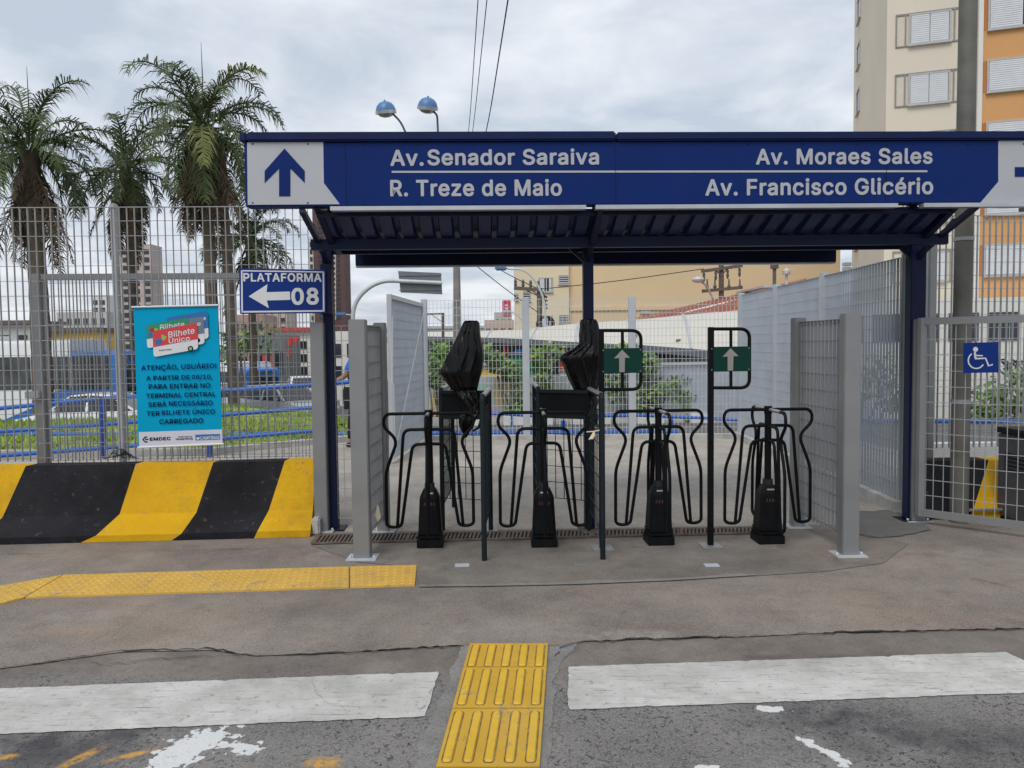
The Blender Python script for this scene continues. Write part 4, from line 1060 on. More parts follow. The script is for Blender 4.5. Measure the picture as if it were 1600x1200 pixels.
# rear wire mesh fence
W0, W1 = G(668, 687), G(1153, 684)
root = thing('mesh_fence', 'wire mesh fence with pale posts across the back of the forecourt', 'fence', flat(W0))
mb = MB(); wiremesh(mb, W0, W1, .06, 2.36, .066, .125, .0031)
mb.build('wire_mesh', M['wire_w'], root)
for px in (825, 990):
    t = (px - 668) / (1153 - 668)
    post('post', W0.lerp(W1, t), 0, 2.38, .12, .08, M['galv_l'], root)
post('post', W0 + Vector((-.02, 0, 0)), 0, 2.38, .10, .10, M['galv_l'], root)
def sticker(px, py, r, mats, name, lab, cat):
    mb = MB(); p = D(px, py, 13.07)
    mb.lathe((0, 0, 0), [(r, 0), (r, .004), (.001, .004)], 14)
    mb.v = [p + Vector((v.x, -v.z, v.y)) for v in mb.v]
    k = len(mb.v)
    mb.m = 1
    q = MB(); q.lathe((0, 0, 0), [(r * .6, 0.004), (r * .5, .006), (.001, .006)], 10)
    mb.add([p + Vector((v.x + r * .1, -v.z, v.y - r * .1)) for v in q.v], q.f)
    tag(mb.build(name, mats), lab, cat)
sticker(824, 546, .055, [M['white'], M['rail_blue']], 'sticker', 'white and blue round sticker, upper one on the left mesh fence post', 'sticker')
sticker(826, 560, .055, [M['white'], M['red_post']], 'sticker', 'white and orange round sticker, lower one on the left mesh fence post', 'sticker')
sticker(991, 524, .06, [M['white'], M['dark_grey']], 'sticker', 'white and dark round sticker, upper one on the right mesh fence post', 'sticker')
sticker(992, 540, .06, [M['white'], M['leaf2']], 'sticker', 'white and green round sticker, lower one on the right mesh fence post', 'sticker')

# open gate leaf at the left of the forecourt
GA, GB = G(613, 724), G(662, 690)
root = thing('gate_leaf', 'tall pale grey barred gate leaf standing open behind the turnstiles', 'gate', flat(GB))
ug = flat(GB - GA).normalized()
mb = MB(); grating(mb, GA + ug * .05, GB - ug * .05, .10, 2.24, pitch=.055, dep=.03, th=.004)
mb.build('bar_panel', M['galv_p'], root)
mb = MB()
for z in (.09, 2.27):
    mb.bar(flat(GA, z), flat(GB, z), .05, .06)
mb.bar(flat(GA, .05), flat(GA, 2.30), .06, .07, (0, 1, 0)); mb.bar(flat(GB, .05), flat(GB, 2.30), .06, .07, (0, 1, 0))
mb.build('gate_frame', M['galv_l'], root)
mb = MB()
off = Vector((.05, -.02, 0))
mb.tube([flat(GA, .18) + off, flat(GB, 2.2) + off], .008, 6)
mb.build('brace_rod', M['wire_w'], root)
mb = MB(); p = flat(GA, 0) + Vector((.04, -.02, 0)); mb.tube([p + Vector((0, 0, .3)), p + Vector((0, 0, 1.05)), p + Vector((-.015, -.01, 1.12)), p + Vector((0, 0, 2.0))], .012, 6)
mb.build('drop_bolt', M['wire_w'], root)

# mesh wing panels either side of the turnstiles
def wing(label, f, b, fx, bx):
    root = thing('side_barrier', label, 'barrier', flat(f), 'grey mesh side panels of the turnstile row')
    post('post', f, 0, 1.80, .125, .10, M['galv'], root, 0, True)
    post('post', b, 0, 1.80, .10, .10, M['galv'], root, 0, True)
    mb = MB(); grating(mb, flat(f) + (b - f).normalized() * .05, b, .12, 1.76, .062, .024, .0035, .132, .0028)
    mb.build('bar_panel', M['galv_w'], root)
    return root
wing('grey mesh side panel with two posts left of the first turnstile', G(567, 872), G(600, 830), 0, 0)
mb = MB()
p = G(567, 872) + Vector((.055, .18, 0)); q = D(590, 815, 5.9)
mb.prism([q, q + Vector((.02, 0, .03)), q + Vector((.0, .0, .13)), q + Vector((-.02, .0, .05))], (0.006, .01, 0))
tag(mb.build('paper_scrap', M['beige_l']), 'scrap of torn cream paper stuck low on the left mesh panel', 'paper scrap')
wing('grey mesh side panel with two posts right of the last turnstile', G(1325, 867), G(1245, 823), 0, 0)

# short mesh infill at the left canopy post
p0, p1 = G(505, 829), G(596, 829)
root = thing('side_barrier', 'narrow mesh panel with one grey post beside the platform sign', 'barrier', flat(p0), 'grey mesh side panels of the turnstile row')
post('post', p0, 0, 1.81, .115, .13, M['galv'], root, 0, True)
mb = MB(); wiremesh(mb, p0 + Vector((.06, .04, 0)), p1 + Vector((0, .04, 0)), .10, 1.78, .062, .132, .0028)
mb.build('wire_mesh', M['wire'], root)

# ------------------------------------------------------------------ accessible gate on the right
AG0, AG1 = G(1436, 818), G(1640, 846)
AG1 = AG0 + (AG1 - AG0).normalized() * 1.9
root = thing('mesh_gate', 'low grey mesh gate carrying the blue wheelchair sign', 'gate', flat(AG0))
mb = MB()
ua = flat(AG1 - AG0).normalized()
for z in (.10, 1.76):
    mb.bar(flat(AG0, z), flat(AG1, z), .045, .06)
mb.bar(flat(AG0, .07), flat(AG0, 1.79), .05, .06, (0, 1, 0)); mb.bar(flat(AG1, .07), flat(AG1, 1.79), .05, .06, (0, 1, 0))
mb.build('gate_frame', M['galv'], root)
mb = MB(); wiremesh(mb, AG0 + ua * .03, AG1 - ua * .03, .12, 1.74, .077, .132, .0028)
mb.build('wire_mesh', M['wire'], root)
post('hinge_post', AG0 + Vector((.03, .10, 0)), 0, 1.78, .12, .09, M['galv'], root, 0, True)
# wheelchair sign
pl = Plane(flat(AG0), ua)
root = thing('accessible_sign', 'blue wheelchair symbol plate fixed to the mesh gate', 'sign', pl.at(1532, 580, .03))
mb = MB(); polypx(mb, pl, [(1505, 536), (1560, 534), (1560, 582), (1505, 583)], .038, .006); mb.build('plate', M['blue_sign'], root)
mb = MB(); off = .041
def wpx(x, y): return pl.at(1420 + x / 3.528, 320 + y / 3.528, off)
def arc(cx, cy, r, a0, a1, n=18):
    return [(cx + r * math.cos(R(a0 + (a1 - a0) * i / n)), cy + r * math.sin(R(a0 + (a1 - a0) * i / n))) for i in range(n + 1)]
mb.add([wpx(*q) for q in arc(368, 797, 14, 0, 345, 14)], [tuple(range(15))])
W_ = .0125
ribbon(mb, [wpx(x, y) for x, y in ((364, 812), (368, 848))], W_ * 1.2, pl.n)
ribbon(mb, [wpx(x, y) for x, y in ((364, 848), (424, 846), (440, 888), (463, 880))], W_, pl.n)
ribbon(mb, [wpx(x, y) for x, y in ((366, 830), (408, 832))], W_ * .8, pl.n)
ribbon(mb, [wpx(x, y) for x, y in arc(372, 858, 44, 235, 30, 22)], W_ * .85, pl.n)
mb.build('wheelchair_symbol', M['white'], root)

# dark bin behind the gate at the frame edge
b = D(1590, 740, 6.9)
root = thing('storage_bin', 'dark grey ribbed bin behind the mesh gate at the right edge', 'bin', flat(b))
cx = 4.34 + .40
mb = MB(); mb.bbox((cx, 6.62, .40), (.80, .44, .76), .02); mb.build('bin_body', M['dark_grey'], root)
mb = MB(); mb.bbox((cx, 6.62, .795), (.83, .47, .05), .012); mb.build('lid', M['slate'], root)
mb = MB()
for i in range(5):
    mb.bbox((cx - .40, 6.60, .60 - i * .035), (.02, .26, .012), .004)
mb.build('vent', M['slate'], root)

# tall steel pole on the right
root = thing('light_pole', 'tall stained grey steel pole behind the canopy on the right', 'pole', flat(G(1498, 815)))
p = G(1498, 815)
mb = MB(); mb.tube([flat(p, 0), flat(p, 1.2), flat(p, 3), flat(p, 9)], [.075, .075, .074, .066], 20)
mb.build('pole_shaft', M['pole_dark'], root, True)
mb = MB()
for z in (1.05, 2.45, 2.95):
    mb.tube([flat(p, z), flat(p, z + .03)], .079, 20)
mb.build('band', M['galv_d'], root, True)

# ------------------------------------------------------------------ canopy
SP = Plane(D(383, 300, 5.75), FU)                     # plane of the header sign
PP0 = flat(G(522, 826)); PP1 = flat(G(921, 824)); PP2 = flat(G(1425, 812))
PPL = Plane(PP0, PP2 - PP0)
root = thing('canopy', 'navy blue steel canopy with ribbed roof over the turnstiles', 'canopy', PP1)
zt = 2.46
for k, (p, wx) in enumerate(((PP0, .085), (PP1, .085), (PP2, .135))):
    mb = MB(); mb.bbox(flat(p, zt / 2), (wx, .10, zt), .005, FA); ob = mb.build('post', M['navy'], root)
    mb = MB(); mb.bbox(flat(p, .006), (wx + .12, .2, .012), .002, FA); mb.build('base_plate', M['slate'], ob)
ext0 = PP0 - PPL.u * .06; ext1 = PP2 + PPL.u * .06
mb = MB(); mb.bar(flat(ext0, 2.435) + SP.n * .34, flat(ext1, 2.435) + SP.n * .34, .07, .085)
mb.bar(flat(ext0, 2.425) + Vector((0, .03, 0)), flat(ext1, 2.425) + Vector((0, .03, 0)), .05, .05)
mb.build('beam', M['navy'], root)
# curved roof brackets, forward and up from each post; second strut below each
zb = SP.at(800, 327).z
def fdist(p): return (SP.P0 - p).dot(SP.n)
for p in (PP0, PP1, PP2):
    d = fdist(p)
    f = SP.n
    mb = MB()
    pts = [flat(p, 2.28), flat(p, 2.36) + f * .10, flat(p, 2.47) + f * .38, flat(p, zb + .0) + f * (d - .05)]
    pts = fillet(pts, .2, 4)
    for i in range(len(pts) - 1):
        mb.bar(pts[i], pts[i + 1] + (pts[i + 1] - pts[i]) * .08, .04, .04)
    pts2 = [flat(p, 2.43), flat(p, 2.46) + f * .36, flat(p, zb + .05) + f * (d - .04)]
    for i in range(2):
        sh_ = PPL.u * (.11 if p is PP0 else -.13 if p is PP2 else 0)
        mb.bar(pts2[i] + sh_, pts2[i + 1] + sh_, .05, .06)
    mb.bar(flat(p, 2.42) + f * .30, flat(p, 2.56) + f * .55, .03, .03)
    if p is not PP0:
        mb.bar(flat(p, 2.43) - PPL.u * .16, flat(p, 2.30) - PPL.u * .02, .03, .03)
    mb.bar(flat(p, 2.42), flat(p, 2.58) - f * 1.1, .06, .05)
    mb.build('bracket', M['navy'], root)
# ribbed roof sheet
nrib = 32
rx0 = (PP0 - SP.P0).dot(SP.u) + .09; rL = (PP2 - PP0).length - .22
mb = MB()
prof = []
L = rL; npr = 0
a_ = 0.0
pitch = L / nrib
zs = []
for i in range(nrib):
    x0 = i * pitch
    prof += [(x0, 0), (x0 + pitch * .58, 0), (x0 + pitch * .66, .04), (x0 + pitch * .90, .04), (x0 + pitch * .98, 0)]
prof.append((L, 0))
steps = [(0.06, 2.625), (.18, 2.59), (.36, 2.515), (.46, 2.487), (.8, 2.47), (fdist(PP0) + .3, 2.49), (fdist(PP0) + .7, 2.54), (fdist(PP0) + 1.1, 2.62)]
g0 = len(mb.v)
for (back, z) in steps:
    for (x, dz) in prof:
        mb.v.append(SP.pt(rx0 + x, z + dz, -back))
npf = len(prof)
for j in range(len(steps) - 1):
    for i in range(npf - 1):
        mb.f.append([j * npf + i, j * npf + i + 1, (j + 1) * npf + i + 1, (j + 1) * npf + i]); mb.mi.append(0)
mb.build('roof_sheet', M['roof_navy'], root)
# purlins across the underside
mb = MB()
mb.bar(SP.pt(rx0, 2.60, -.12), SP.pt(rx0 + rL, 2.60, -.12), .03, .03)
mb.build('purlin', M['navy'], root)
# trim under the sign
mb = MB()
za = SP.at(800, 320.0).z; zbm = SP.at(800, 328.5).z
for x0, x1 in ((517, 915), (930, 1400), (1440, 1600)):
    s0 = SP.sz(SP.at(x0, 325))[0]; s1 = SP.sz(SP.at(x1, 325))[0]
    if x1 == 1600: s1 += .6
    mb.box(SP.pt((s0 + s1) / 2, (za + zbm) / 2 - .004, -.005), (s1 - s0, .07, .030), FA)
mb.build('trim', M['alu'], root)

# header sign: a lit-box shaped panel in front of the canopy
root = thing('header_sign', 'long navy direction sign with avenue names on the canopy front', 'sign', SP.pt(2.5, 2.65))
sL = SP.sz(SP.at(383, 300))[0]; sR = SP.sz(SP.at(1600, 260))[0] + .62
zB = SP.at(800, 320.5).z; zT = SP.at(800, 221.5).z; zC = SP.at(800, 207).z
mb = MB(); mb.bbox(SP.pt((sL + sR) / 2, (zB + zT) / 2, -.06), (sR - sL, .12, zT - zB), .006, FA)
mb.build('sign_box', M['navy_l'], root)
mb = MB()
sm = SP.sz(SP.at(962, 215))[0]
mb.bbox(SP.pt((sL + sm) / 2 + .012, (zT + zC) / 2 + .003, -.05), (sm - sL - .028, .16, zC - zT), .012, FA)
mb.bbox(SP.pt((sm + sR) / 2, (zT + zC) / 2 - .002, -.05), (sR - sm - .006, .16, zC - zT - .004), .012, FA)
mb.bbox(SP.pt(sL - .0, (zT + zC) / 2 + .004, -.05), (.05, .15, zC - zT), .008, FA)
mb.build('cap', M['navy_cap'], root)
mb = MB(); polypx(mb, SP, [(386, 222.5), (505, 222), (506, 286), (531, 319), (387, 320)], .003, .004); mb.build('panel', M['sign_white'], root)
mb = MB()
polypx(mb, SP, [(1560, 220), (1700, 219), (1700, 317), (1531, 318), (1560, 284)], .003, .004)
mb.build('panel', M['sign_white'], root)
mb = MB()
polypx(mb, SP, [(444.5, 232), (476, 267), (476, 285.5), (453.5, 263), (453.5, 306.5), (436, 306.5), (436, 263), (413.5, 285.5), (413.5, 267)], .007, .003); mb.build('arrow', M['navy_l'], root)
mb = MB()
polypx(mb, SP, [(1586, 261), (1630, 261), (1607, 238), (1625, 238), (1660, 268), (1625, 300), (1607, 300), (1630, 276), (1586, 276)], .007, .003)
mb.build('arrow', M['navy_l'], root)
B_ = .024
mb = MB(); letters_px(mb, SP, 'Av.', 611, 259.5, 661, 259.3, 25.5, .003, B_); mb.build('lettering', M['sign_grey'], root)
mb = MB(); letters_px(mb, SP, 'Senador Saraiva', 669, 258.5, 935, 257.2, 25, .003, B_); mb.build('lettering', M['sign_grey'], root)
mb = MB(); letters_px(mb, SP, 'R. Treze de Maio', 611, 307, 877, 306, 26, .003, B_); mb.build('lettering', M['sign_grey'], root)
mb = MB(); letters_px(mb, SP, 'Av. Moraes Sales', 1182, 257.5, 1456, 256, 25, .003, B_); mb.build('lettering', M['sign_grey'], root)
mb = MB(); letters_px(mb, SP, 'Av. Francisco Glicério', 1103, 306, 1457, 303.5, 26, .003, B_); mb.build('lettering', M['sign_grey'], root)
for px in (540, 962, 1385):
    mb = MB(); mb.box(SP.at(px, 271, .002), (.004, .003, zT - zB - .03), FA); mb.build('panel_seam', M['navy'], root)
mb = MB()
for px in range(395, 1600, 86):
    for py in (225, 317):
        p_ = SP.at(px, py, .003); mb.tube([p_, p_ + SP.n * .003], .006, 8)
mb.build('rivet', M['navy_cap'], root)
mb = MB(); polypx(mb, SP, [(612, 267), (1449, 266), (1449, 269), (612, 270)], .003, .002)
mb.build('divider_line', M['sign_grey'], root)

# rear direction sign seen from behind
RP = Plane(D(555, 400, 7.65), FU)
root = thing('hanging_sign', 'dark back of the direction sign hung along the far edge of the canopy', 'sign', RP.pt(2.4, 2.41))
s0 = 0; s1 = RP.sz(RP.at(1307, 400))[0]
z0 = RP.at(900, 412.5).z; z1 = RP.at(900, 388).z + .0
mb = MB(); mb.bbox(RP.pt((s0 + s1) / 2, (z0 + z1) / 2, -.06), (s1 - s0, .12, z1 - z0), .006, FA)
mb.build('sign_box', M['navy'], root)
mb = MB(); mb.bar(RP.pt(0, z0 - .006, -.06), RP.pt(s1, z0 - .006, -.06), .10, .012); mb.build('trim', M['alu'], root)
mb = MB()
for s_ in (.3, s1 / 2, s1 - .3):
    mb.bar(RP.pt(s_, z1 - .01, -.06), RP.pt(s_, z1 + .22, -.06), .04, .04, (0, 1, 0))
mb.build('hanger', M['navy'], root)

# platform sign
PS = Plane(D(375, 450, 6.45), (1, .035))
root = thing('platform_sign', 'blue PLATAFORMA 08 sign with white arrow pointing left', 'sign', PS.at(440, 488))
mb = MB(); polypx(mb, PS, [(373.5, 419), (508.5, 421.5), (509, 489), (375, 490.5)], 0, .035); mb.build('plate', M['blue_sign'], root)
mb = MB()
for q in ([(376.5, 422), (506, 424), (506, 426), (376.5, 424)], [(376.5, 486), (506.5, 484.5), (506.5, 487), (377, 488.5)], [(376.5, 422), (379, 422), (379.5, 488), (377, 488)], [(504, 424), (506.5, 424), (507, 487), (504.5, 487)]):
    polypx(mb, PS, q, .002)
mb.build('border', M['white'], root)
mb = MB(); polypx(mb, PS, [(388.5, 463), (418, 444), (416.5, 456.5), (453, 455.5), (453.5, 468.5), (417, 469.5), (420, 481.5)], .003, .002); mb.build('arrow', M['white'], root)
mb = MB(); letters_px(mb, PS, 'PLATAFORMA', 381, 440, 502, 440.5, 13.5, .003, .026); mb.build('lettering', M['white'], root)
mb = MB(); letters_px(mb, PS, '08', 457, 476.5, 497, 476, 26.5, .003, .032); mb.build('lettering', M['white'], root)
mb = MB(); mb.bbox(PS.at(511, 452, -.06), (.09, .08, .42), .005); mb.build('mounting_bracket', M['navy'], root)

# cyan banner tied to the fence
BP = Plane(D(280, 590, 6.72), (1, .02))
root = thing('banner', 'cyan hanging banner about the transit card tied to the barred fence', 'banner', BP.at(280, 700))
bq = lambda x, y: (200 + x / 5.0, 470 + y / 5.0)
def bpx(mb, pts, off, th=0.0): polypx(mb, BP, [bq(*p) for p in pts], off, th)
mb = MB()
nn = 14
for i in range(nn):
    for j in range(nn):
        def bp(u, v):
            x = 43 + (700 - 43) * u + (38) * v; y = (52 - 12 * u) + v * (1090 - 20 * u)
            px, py = bq(x, y)
            return BP.at(px, py, .004 * math.sin(u * 5 + v * 2) * math.sin(v * 4) - .008)
        mb.quad(bp(i / nn, j / nn), bp((i + 1) / nn, j / nn), bp((i + 1) / nn, (j + 1) / nn), bp(i / nn, (j + 1) / nn))
mb.build('cloth', M['cyan'], root, True)
mb = MB(); bpx(mb, [(84, 1026), (735, 1004), (738, 1118), (88, 1140)], -.001, .0); mb.build('footer', M['lilac'], root)
mb = MB()
mb.tube([BP.at(*bq(28, 50), 0.0), BP.at(*bq(708, 34), 0.0)], .009, 10); mb.tube([BP.at(*bq(75, 1146), 0.0), BP.at(*bq(748, 1118), 0.0)], .009, 10)
mb.build('batten', M['white'], root, True)
def card(x0, y0, x1, y1, sk, r, col, depth, split):
    """rounded card with coloured top band; sk = rise of the right side"""
    def P(u, v):
        return (x0 + (x1 - x0) * u + 8 * v, y0 + (y1 - y0) * v - sk * u)
    w_, h_ = x1 - x0, y1 - y0
    ring = []
    for (cu, cv, a0) in ((1 - r / w_, r / h_, -90), (1 - r / w_, 1 - r / h_, 0), (r / w_, 1 - r / h_, 90), (r / w_, r / h_, 180)):
        for q in range(5):
            a = R(a0 + 90 * q / 4)
            ring.append((cu + r / w_ * math.cos(a), cv + r / h_ * math.sin(a)))
    m1 = MB(); bpx(m1, [P(u, v) for u, v in ring], depth); m1.build('card_base', M['card_white'], root)
    top = [(u, v) for u, v in ring if v < split] 
    iu = [k for k, (u, v) in enumerate(ring) if v < split]
    top = [ring[k] for k in range(15, 20)] + [ring[k] for k in range(0, 5)] + [(1, split), (0, split)]
    m2 = MB(); bpx(m2, [P(u, v) for u, v in top], depth + .0015); m2.build('card_band', col, root)
    return P
card(300, 130, 622, 345, 52, 22, M['card_blue'], .001, .62)
card(240, 172, 590, 385, 50, 22, M['card_grey'], .004, .62)
card(142, 190, 470, 372, 60, 22, M['card_green'], .007, .6)
Pr = card(192, 236, 540, 440, 64, 22, M['card_red'], .010, .62)
mb = MB()
def blet(body, x0, y0, x1, y1, cap, off, bold):
    a = bq(x0, y0); b = bq(x1, y1)
    letters_px(mb, BP, body, a[0], a[1], b[0], b[1], cap / 5.0, off, bold)
blet('Bilhete', 318, 290, 520, 255, 48, .0125, .014)
blet('Único', 320, 334, 482, 312, 40, .0125, .014)
blet('Bilhete', 252, 232, 440, 205, 44, .0095, .014)
blet('e', 540, 198, 568, 194, 34, .0065, .02)
blet('e', 590, 152, 608, 150, 30, .0035, .02)
mb.build('card_lettering', M['card_white'], root)
for (cols, pts, off) in ((M['card_blue'], arc(238, 318, 28, 0, 340, 12), .0125), (M['lime'], [(262, 262), (302, 280), (285, 312), (262, 300)], .0128), (M['card_red'], [(205, 270), (262, 250), (268, 290), (228, 300)], .0126), (M['card_blue'], arc(180, 266, 22, 0, 340, 12), .0095), (M['red_lamp'], [(160, 222), (200, 208), (205, 240), (175, 246)], .0096), (M['lime'], [(205, 212), (238, 220), (225, 246), (205, 240)], .0097), (M['ink'], arc(488, 374, 22, 0, 340, 14), .0125), (M['lime'], arc(488, 374, 13, 0, 340, 12), .0128), (M['ink'], arc(548, 308, 16, 0, 340, 12), .0065)):
    m3 = MB(); bpx(m3, pts, off); m3.build('emblem', cols, root)
mb = MB(); blet('BILHETE ÚNICO', 243, 392, 340, 384, 9, .0125, .01); mb.build('card_note', M['ink'], root)
mb = MB(); blet('ATENÇÃO, USUÁRIO!', 104, 544, 690, 526, 38, .002, .013); mb.build('lettering', M['ink2'], root)
mb = MB(); blet('08/10,', 500, 612, 657, 610, 34, .002, .013); mb.build('lettering', M['ink2'], root)
mb = MB(); blet('NECESSÁRIO', 320, 822, 660, 816, 38, .002, .013); mb.build('lettering', M['ink2'], root)
mb = MB(); blet('BILHETE ÚNICO', 265, 893, 678, 882, 36, .002, .013); mb.build('lettering', M['ink2'], root)
mb = MB(); blet('A PARTIR DE', 143, 622, 482, 614, 34, .002, .013); mb.build('lettering', M['ink'], root)
mb = MB(); blet('PARA ENTRAR NO', 163, 690, 643, 680, 38, .002, .013); mb.build('lettering', M['ink'], root)
mb = MB(); blet('TERMINAL CENTRAL', 143, 762, 685, 746, 36, .002, .013); mb.build('lettering', M['ink'], root)
mb = MB(); blet('SERÁ', 160, 830, 300, 826, 36, .002, .013); mb.build('lettering', M['ink'], root)
mb = MB(); blet('TER', 147, 900, 247, 896, 36, .002, .013); mb.build('lettering', M['ink'], root)
mb = MB(); blet('CARREGADO', 246, 964, 587, 954, 38, .002, .013); mb.build('lettering', M['ink'], root)
mb = MB(); blet('EMDEC', 172, 1094, 332, 1088, 26, .001, .03); mb.build('lettering', M['ink'], root)
mb = MB(); blet('SECRETARIA DE', 392, 1068, 500, 1065, 9, .001, .0); mb.build('lettering', M['ink'], root)
mb = MB(); blet('TRANSPORTES', 370, 1088, 505, 1083, 12, .001, .02); mb.build('lettering', M['ink'], root)
mb = MB()
ribbon(mb, [BP.at(*bq(x, y), .001) for x, y in ((150, 1066), (135, 1064), (116, 1084), (136, 1104), (152, 1100))], .012, BP.n)
ribbon(mb, [BP.at(*bq(x, y), .001) for x, y in ((132, 1084), (160, 1082))], .010, BP.n)
mb.build('logo', M['ink'], root)
mb = MB(); bpx(mb, [(525, 1046), (718, 1040), (719, 1084), (527, 1090)], .001); mb.build('logo_plate', M['card_blue'], root)
mb = MB(); blet('CAMPINAS', 566, 1086, 714, 1081, 26, .0025, .02)
bpx(mb, [(533, 1068), (560, 1067), (558, 1078), (546, 1087), (535, 1079)], .0025)
mb.build('logo_lettering', M['white'], root)

# ------------------------------------------------------------------ turnstiles
TG = 'black floor turnstiles with looped tube arms'
def make_turnstile():
    root = thing('turnstile', 'x', 'turnstile', (0, 0, 0), TG)
    mb = MB()
    mb.bbox((0, 0, .035), (.208, .208, .07), .006)
    mb.bbox((0, 0, .088), (.200, .200, .022), .008)
    mb.bbox((0, 0, .112), (.192, .192, .016), .006)
    for a_ in (-1, 1):
        for b_ in (-1, 1):
            mb.lathe((a_ * .088, b_ * .088, .07), [(.010, 0), (.010, .007), (.006, .012), (.001, .012)], 6)
    mb.build('plinth', M['black_m'], root)
    def octa(w_, d_, c, z):
        return [Vector(p + (z,)) for p in ((-w_ + c, -d_), (w_ - c, -d_), (w_, -d_ + c), (w_, d_ - c), (w_ - c, d_), (-w_ + c, d_), (-w_, d_ - c), (-w_, -d_ + c))]
    mb = MB()
    mb.loft([octa(.092, .092, .02, .118), octa(.089, .089, .022, .2), octa(.079, .079, .024, .385), octa(.075, .075, .026, .405), octa(.048, .048, .016, .462)])
    hs = mb.build('housing', M['black_m'], root)
    mb = MB()
    M3 = Matrix.Rotation(R(-3), 3, 'X')
    for i in range(4):
        mb.box((-.036 + i * .024, -.0825, .35), (.012, .004, .026), M=M3 @ Matrix.Rotation(R(12), 3, 'Y'))
    mb.build('label_marks', M['red_label'], hs)
    mb = MB(); mb.box((0, -.0645, .432), (.06, .004, .012), M=Matrix.Rotation(R(-31), 3, 'X')); mb.build('name_strip', M['galv'], hs)
    mb = MB(); mb.tube([(0, 0, .458), (0, 0, .505)], .040, 16); mb.build('collar', M['rubber'], root, True)
    mb = MB(); mb.tube([(0, 0, .49), (0, 0, 1.085)], .0265, 16); mb.tube([(0, 0, 1.03), (0, 0, 1.09)], .031, 16)
    mb.build('column', M['black'], root, True)
    outer = [(0.02, 1.062), (.345, 1.062), (.362, .965), (.250, .850), (.345, .600), (.347, .165), (.285, .150), (.228, .165), (.150, .690), (.130, .815), (.02, .818)]
    rad = [0, .09, .05, .06, .06, .10, .03, .08, .1, .05, 0]
    mid = [(.02, .934), (.20, .934), (.262, .158)]
    for k in range(4):
        c, s_ = math.cos(k * math.pi / 2), math.sin(k * math.pi / 2)
        def P(r, z): return Vector((r * c, r * s_, z))
        mb = MB()
        mb.tube(fillet([P(*q) for q in outer], rad, 6), .0130, 8)
        mb.tube(fillet([P(*q) for q in mid], .06, 6), .0130, 8)
        arm = mb.build('arm', M['black'], root, True)
        mb = MB(); mb.tube([P(.05, 1.0635), P(.255, 1.0635)], .0136, 10)
        if k in (1, 3):
            mb.build('worn_patch', M['tube_worn'], arm, True)
    return root
tproto = make_turnstile()
tl = ['black turnstile left of the first bagged post, nearest the platform sign', 'black turnstile in front of the wide dark panel between the two bagged posts',
      'black turnstile standing between the two green arrow signs', 'black turnstile between the right green arrow sign and the right mesh panel']
for i, (px, py) in enumerate(((673, 852), (850, 851), (1029, 848), (1199, 846))):
    t = tproto if i == 0 else copy_tree(tproto)
    t.location = flat(G(px, py)); t['label'] = tl[i]; t.rotation_euler.z = FA + R((1.0, -1.5, 1.5, 0.5)[i])

# ------------------------------------------------------------------ lane barriers with dark panels
def lane_barrier(label, front, rear, pleft, back_len, extra):
    root = thing('lane_barrier', label, 'barrier frame', flat(front), 'dark tube barriers closing half a lane')
    zt_ = 1.22
    f, r_ = flat(front), flat(rear)
    u = (r_ - f).normalized()
    mb = MB(); mb.tube(fillet([flat(f, 0), flat(f, zt_), flat(r_, zt_), flat(r_, 0)], .03, 4), .020, 12)
    mb.build('side_frame', M['slate'], root, True)
    mb = MB(); mb.tube([flat(f, zt_ + .002) + u * .06, flat(r_, zt_ + .002) - u * .06], .0205, 12); mb.build('worn_rail', M['tube_worn'], root, True)
    mb = MB(); mb.bbox(flat(r_, .004), (.12, .12, .01), .002); mb.build('base_plate', M['galv'], root)
    mb = MB(); wiremesh(mb, f + u * .03, r_ - u * .03, .2, 1.10, .075, .13, .0028); mb.build('wire_mesh', M['slate'], root)
    # cross panel
    l = flat(pleft)
    v = (l - r_).normalized()
    a, b = r_ - u * .06, l
    mb = MB(); mb.bar(flat(a, 1.10), flat(b, 1.10), .018, .20)
    mb.build('dark_panel', M['black_m'], root)
    mb = MB(); mb.bar(flat(a, 1.20), flat(b, 1.20), .05, .03); mb.bar(flat(a, .985), flat(b, .985), .05, .03)
    mb.build('panel_rail', M['slate'], root)
    mb = MB(); wiremesh(mb, a, b, .28, .97, .075, .13, .0028); mb.build('wire_mesh', M['slate'], root)
    mb = MB(); e = l + u * back_len
    mb.tube(fillet([flat(l, 0), flat(l, zt_), flat(e, zt_), flat(e, 0)], .03, 4), .020, 12); mb.build('side_frame', M['slate'], root, True)
    mb = MB(); mb.tube([flat(l, zt_ + .002) + u * .06, flat(e, zt_ + .002) - u * .06], .0205, 12); mb.build('worn_rail', M['tube_worn'], root, True)
    mb = MB(); wiremesh(mb, l + u * .03, e - u * .03, .2, 1.10, .075, .13, .0028); mb.build('wire_mesh', M['slate'], root)
    return root
lane_barrier('dark slate lane barrier under the first black bag, beside the first turnstile', G(757, 876), G(767, 829), D(690, 700, 6.60), .95, 0)
lane_barrier('dark slate lane barrier under the second black bag, with string tied to its post', G(942, 874), G(921, 831), D(842, 700, 6.62), .8, 1)
mb = MB(); p = D(941, 674, 5.72)
mb.tube([p + Vector((-.11, .06, -.01)), p + Vector((-.06, .0, .0)), p + Vector((-.02, -.026, .012)), p + Vector((.026, -.02, .02)), p + Vector((.03, .03, .02))], .005, 6)
for i in range(5):
    mb.tube([p + Vector((-.06, 0, 0)), p + Vector((-.06 - .01 * i, -.01, -.03 - .008 * i)), p + Vector((-.075 - .006 * i, -.012, -.055))], .005, 5)
tag(mb.build('string_knot', M['beige_l'], None, True), 'pale string knotted round the second dark lane post', 'string')

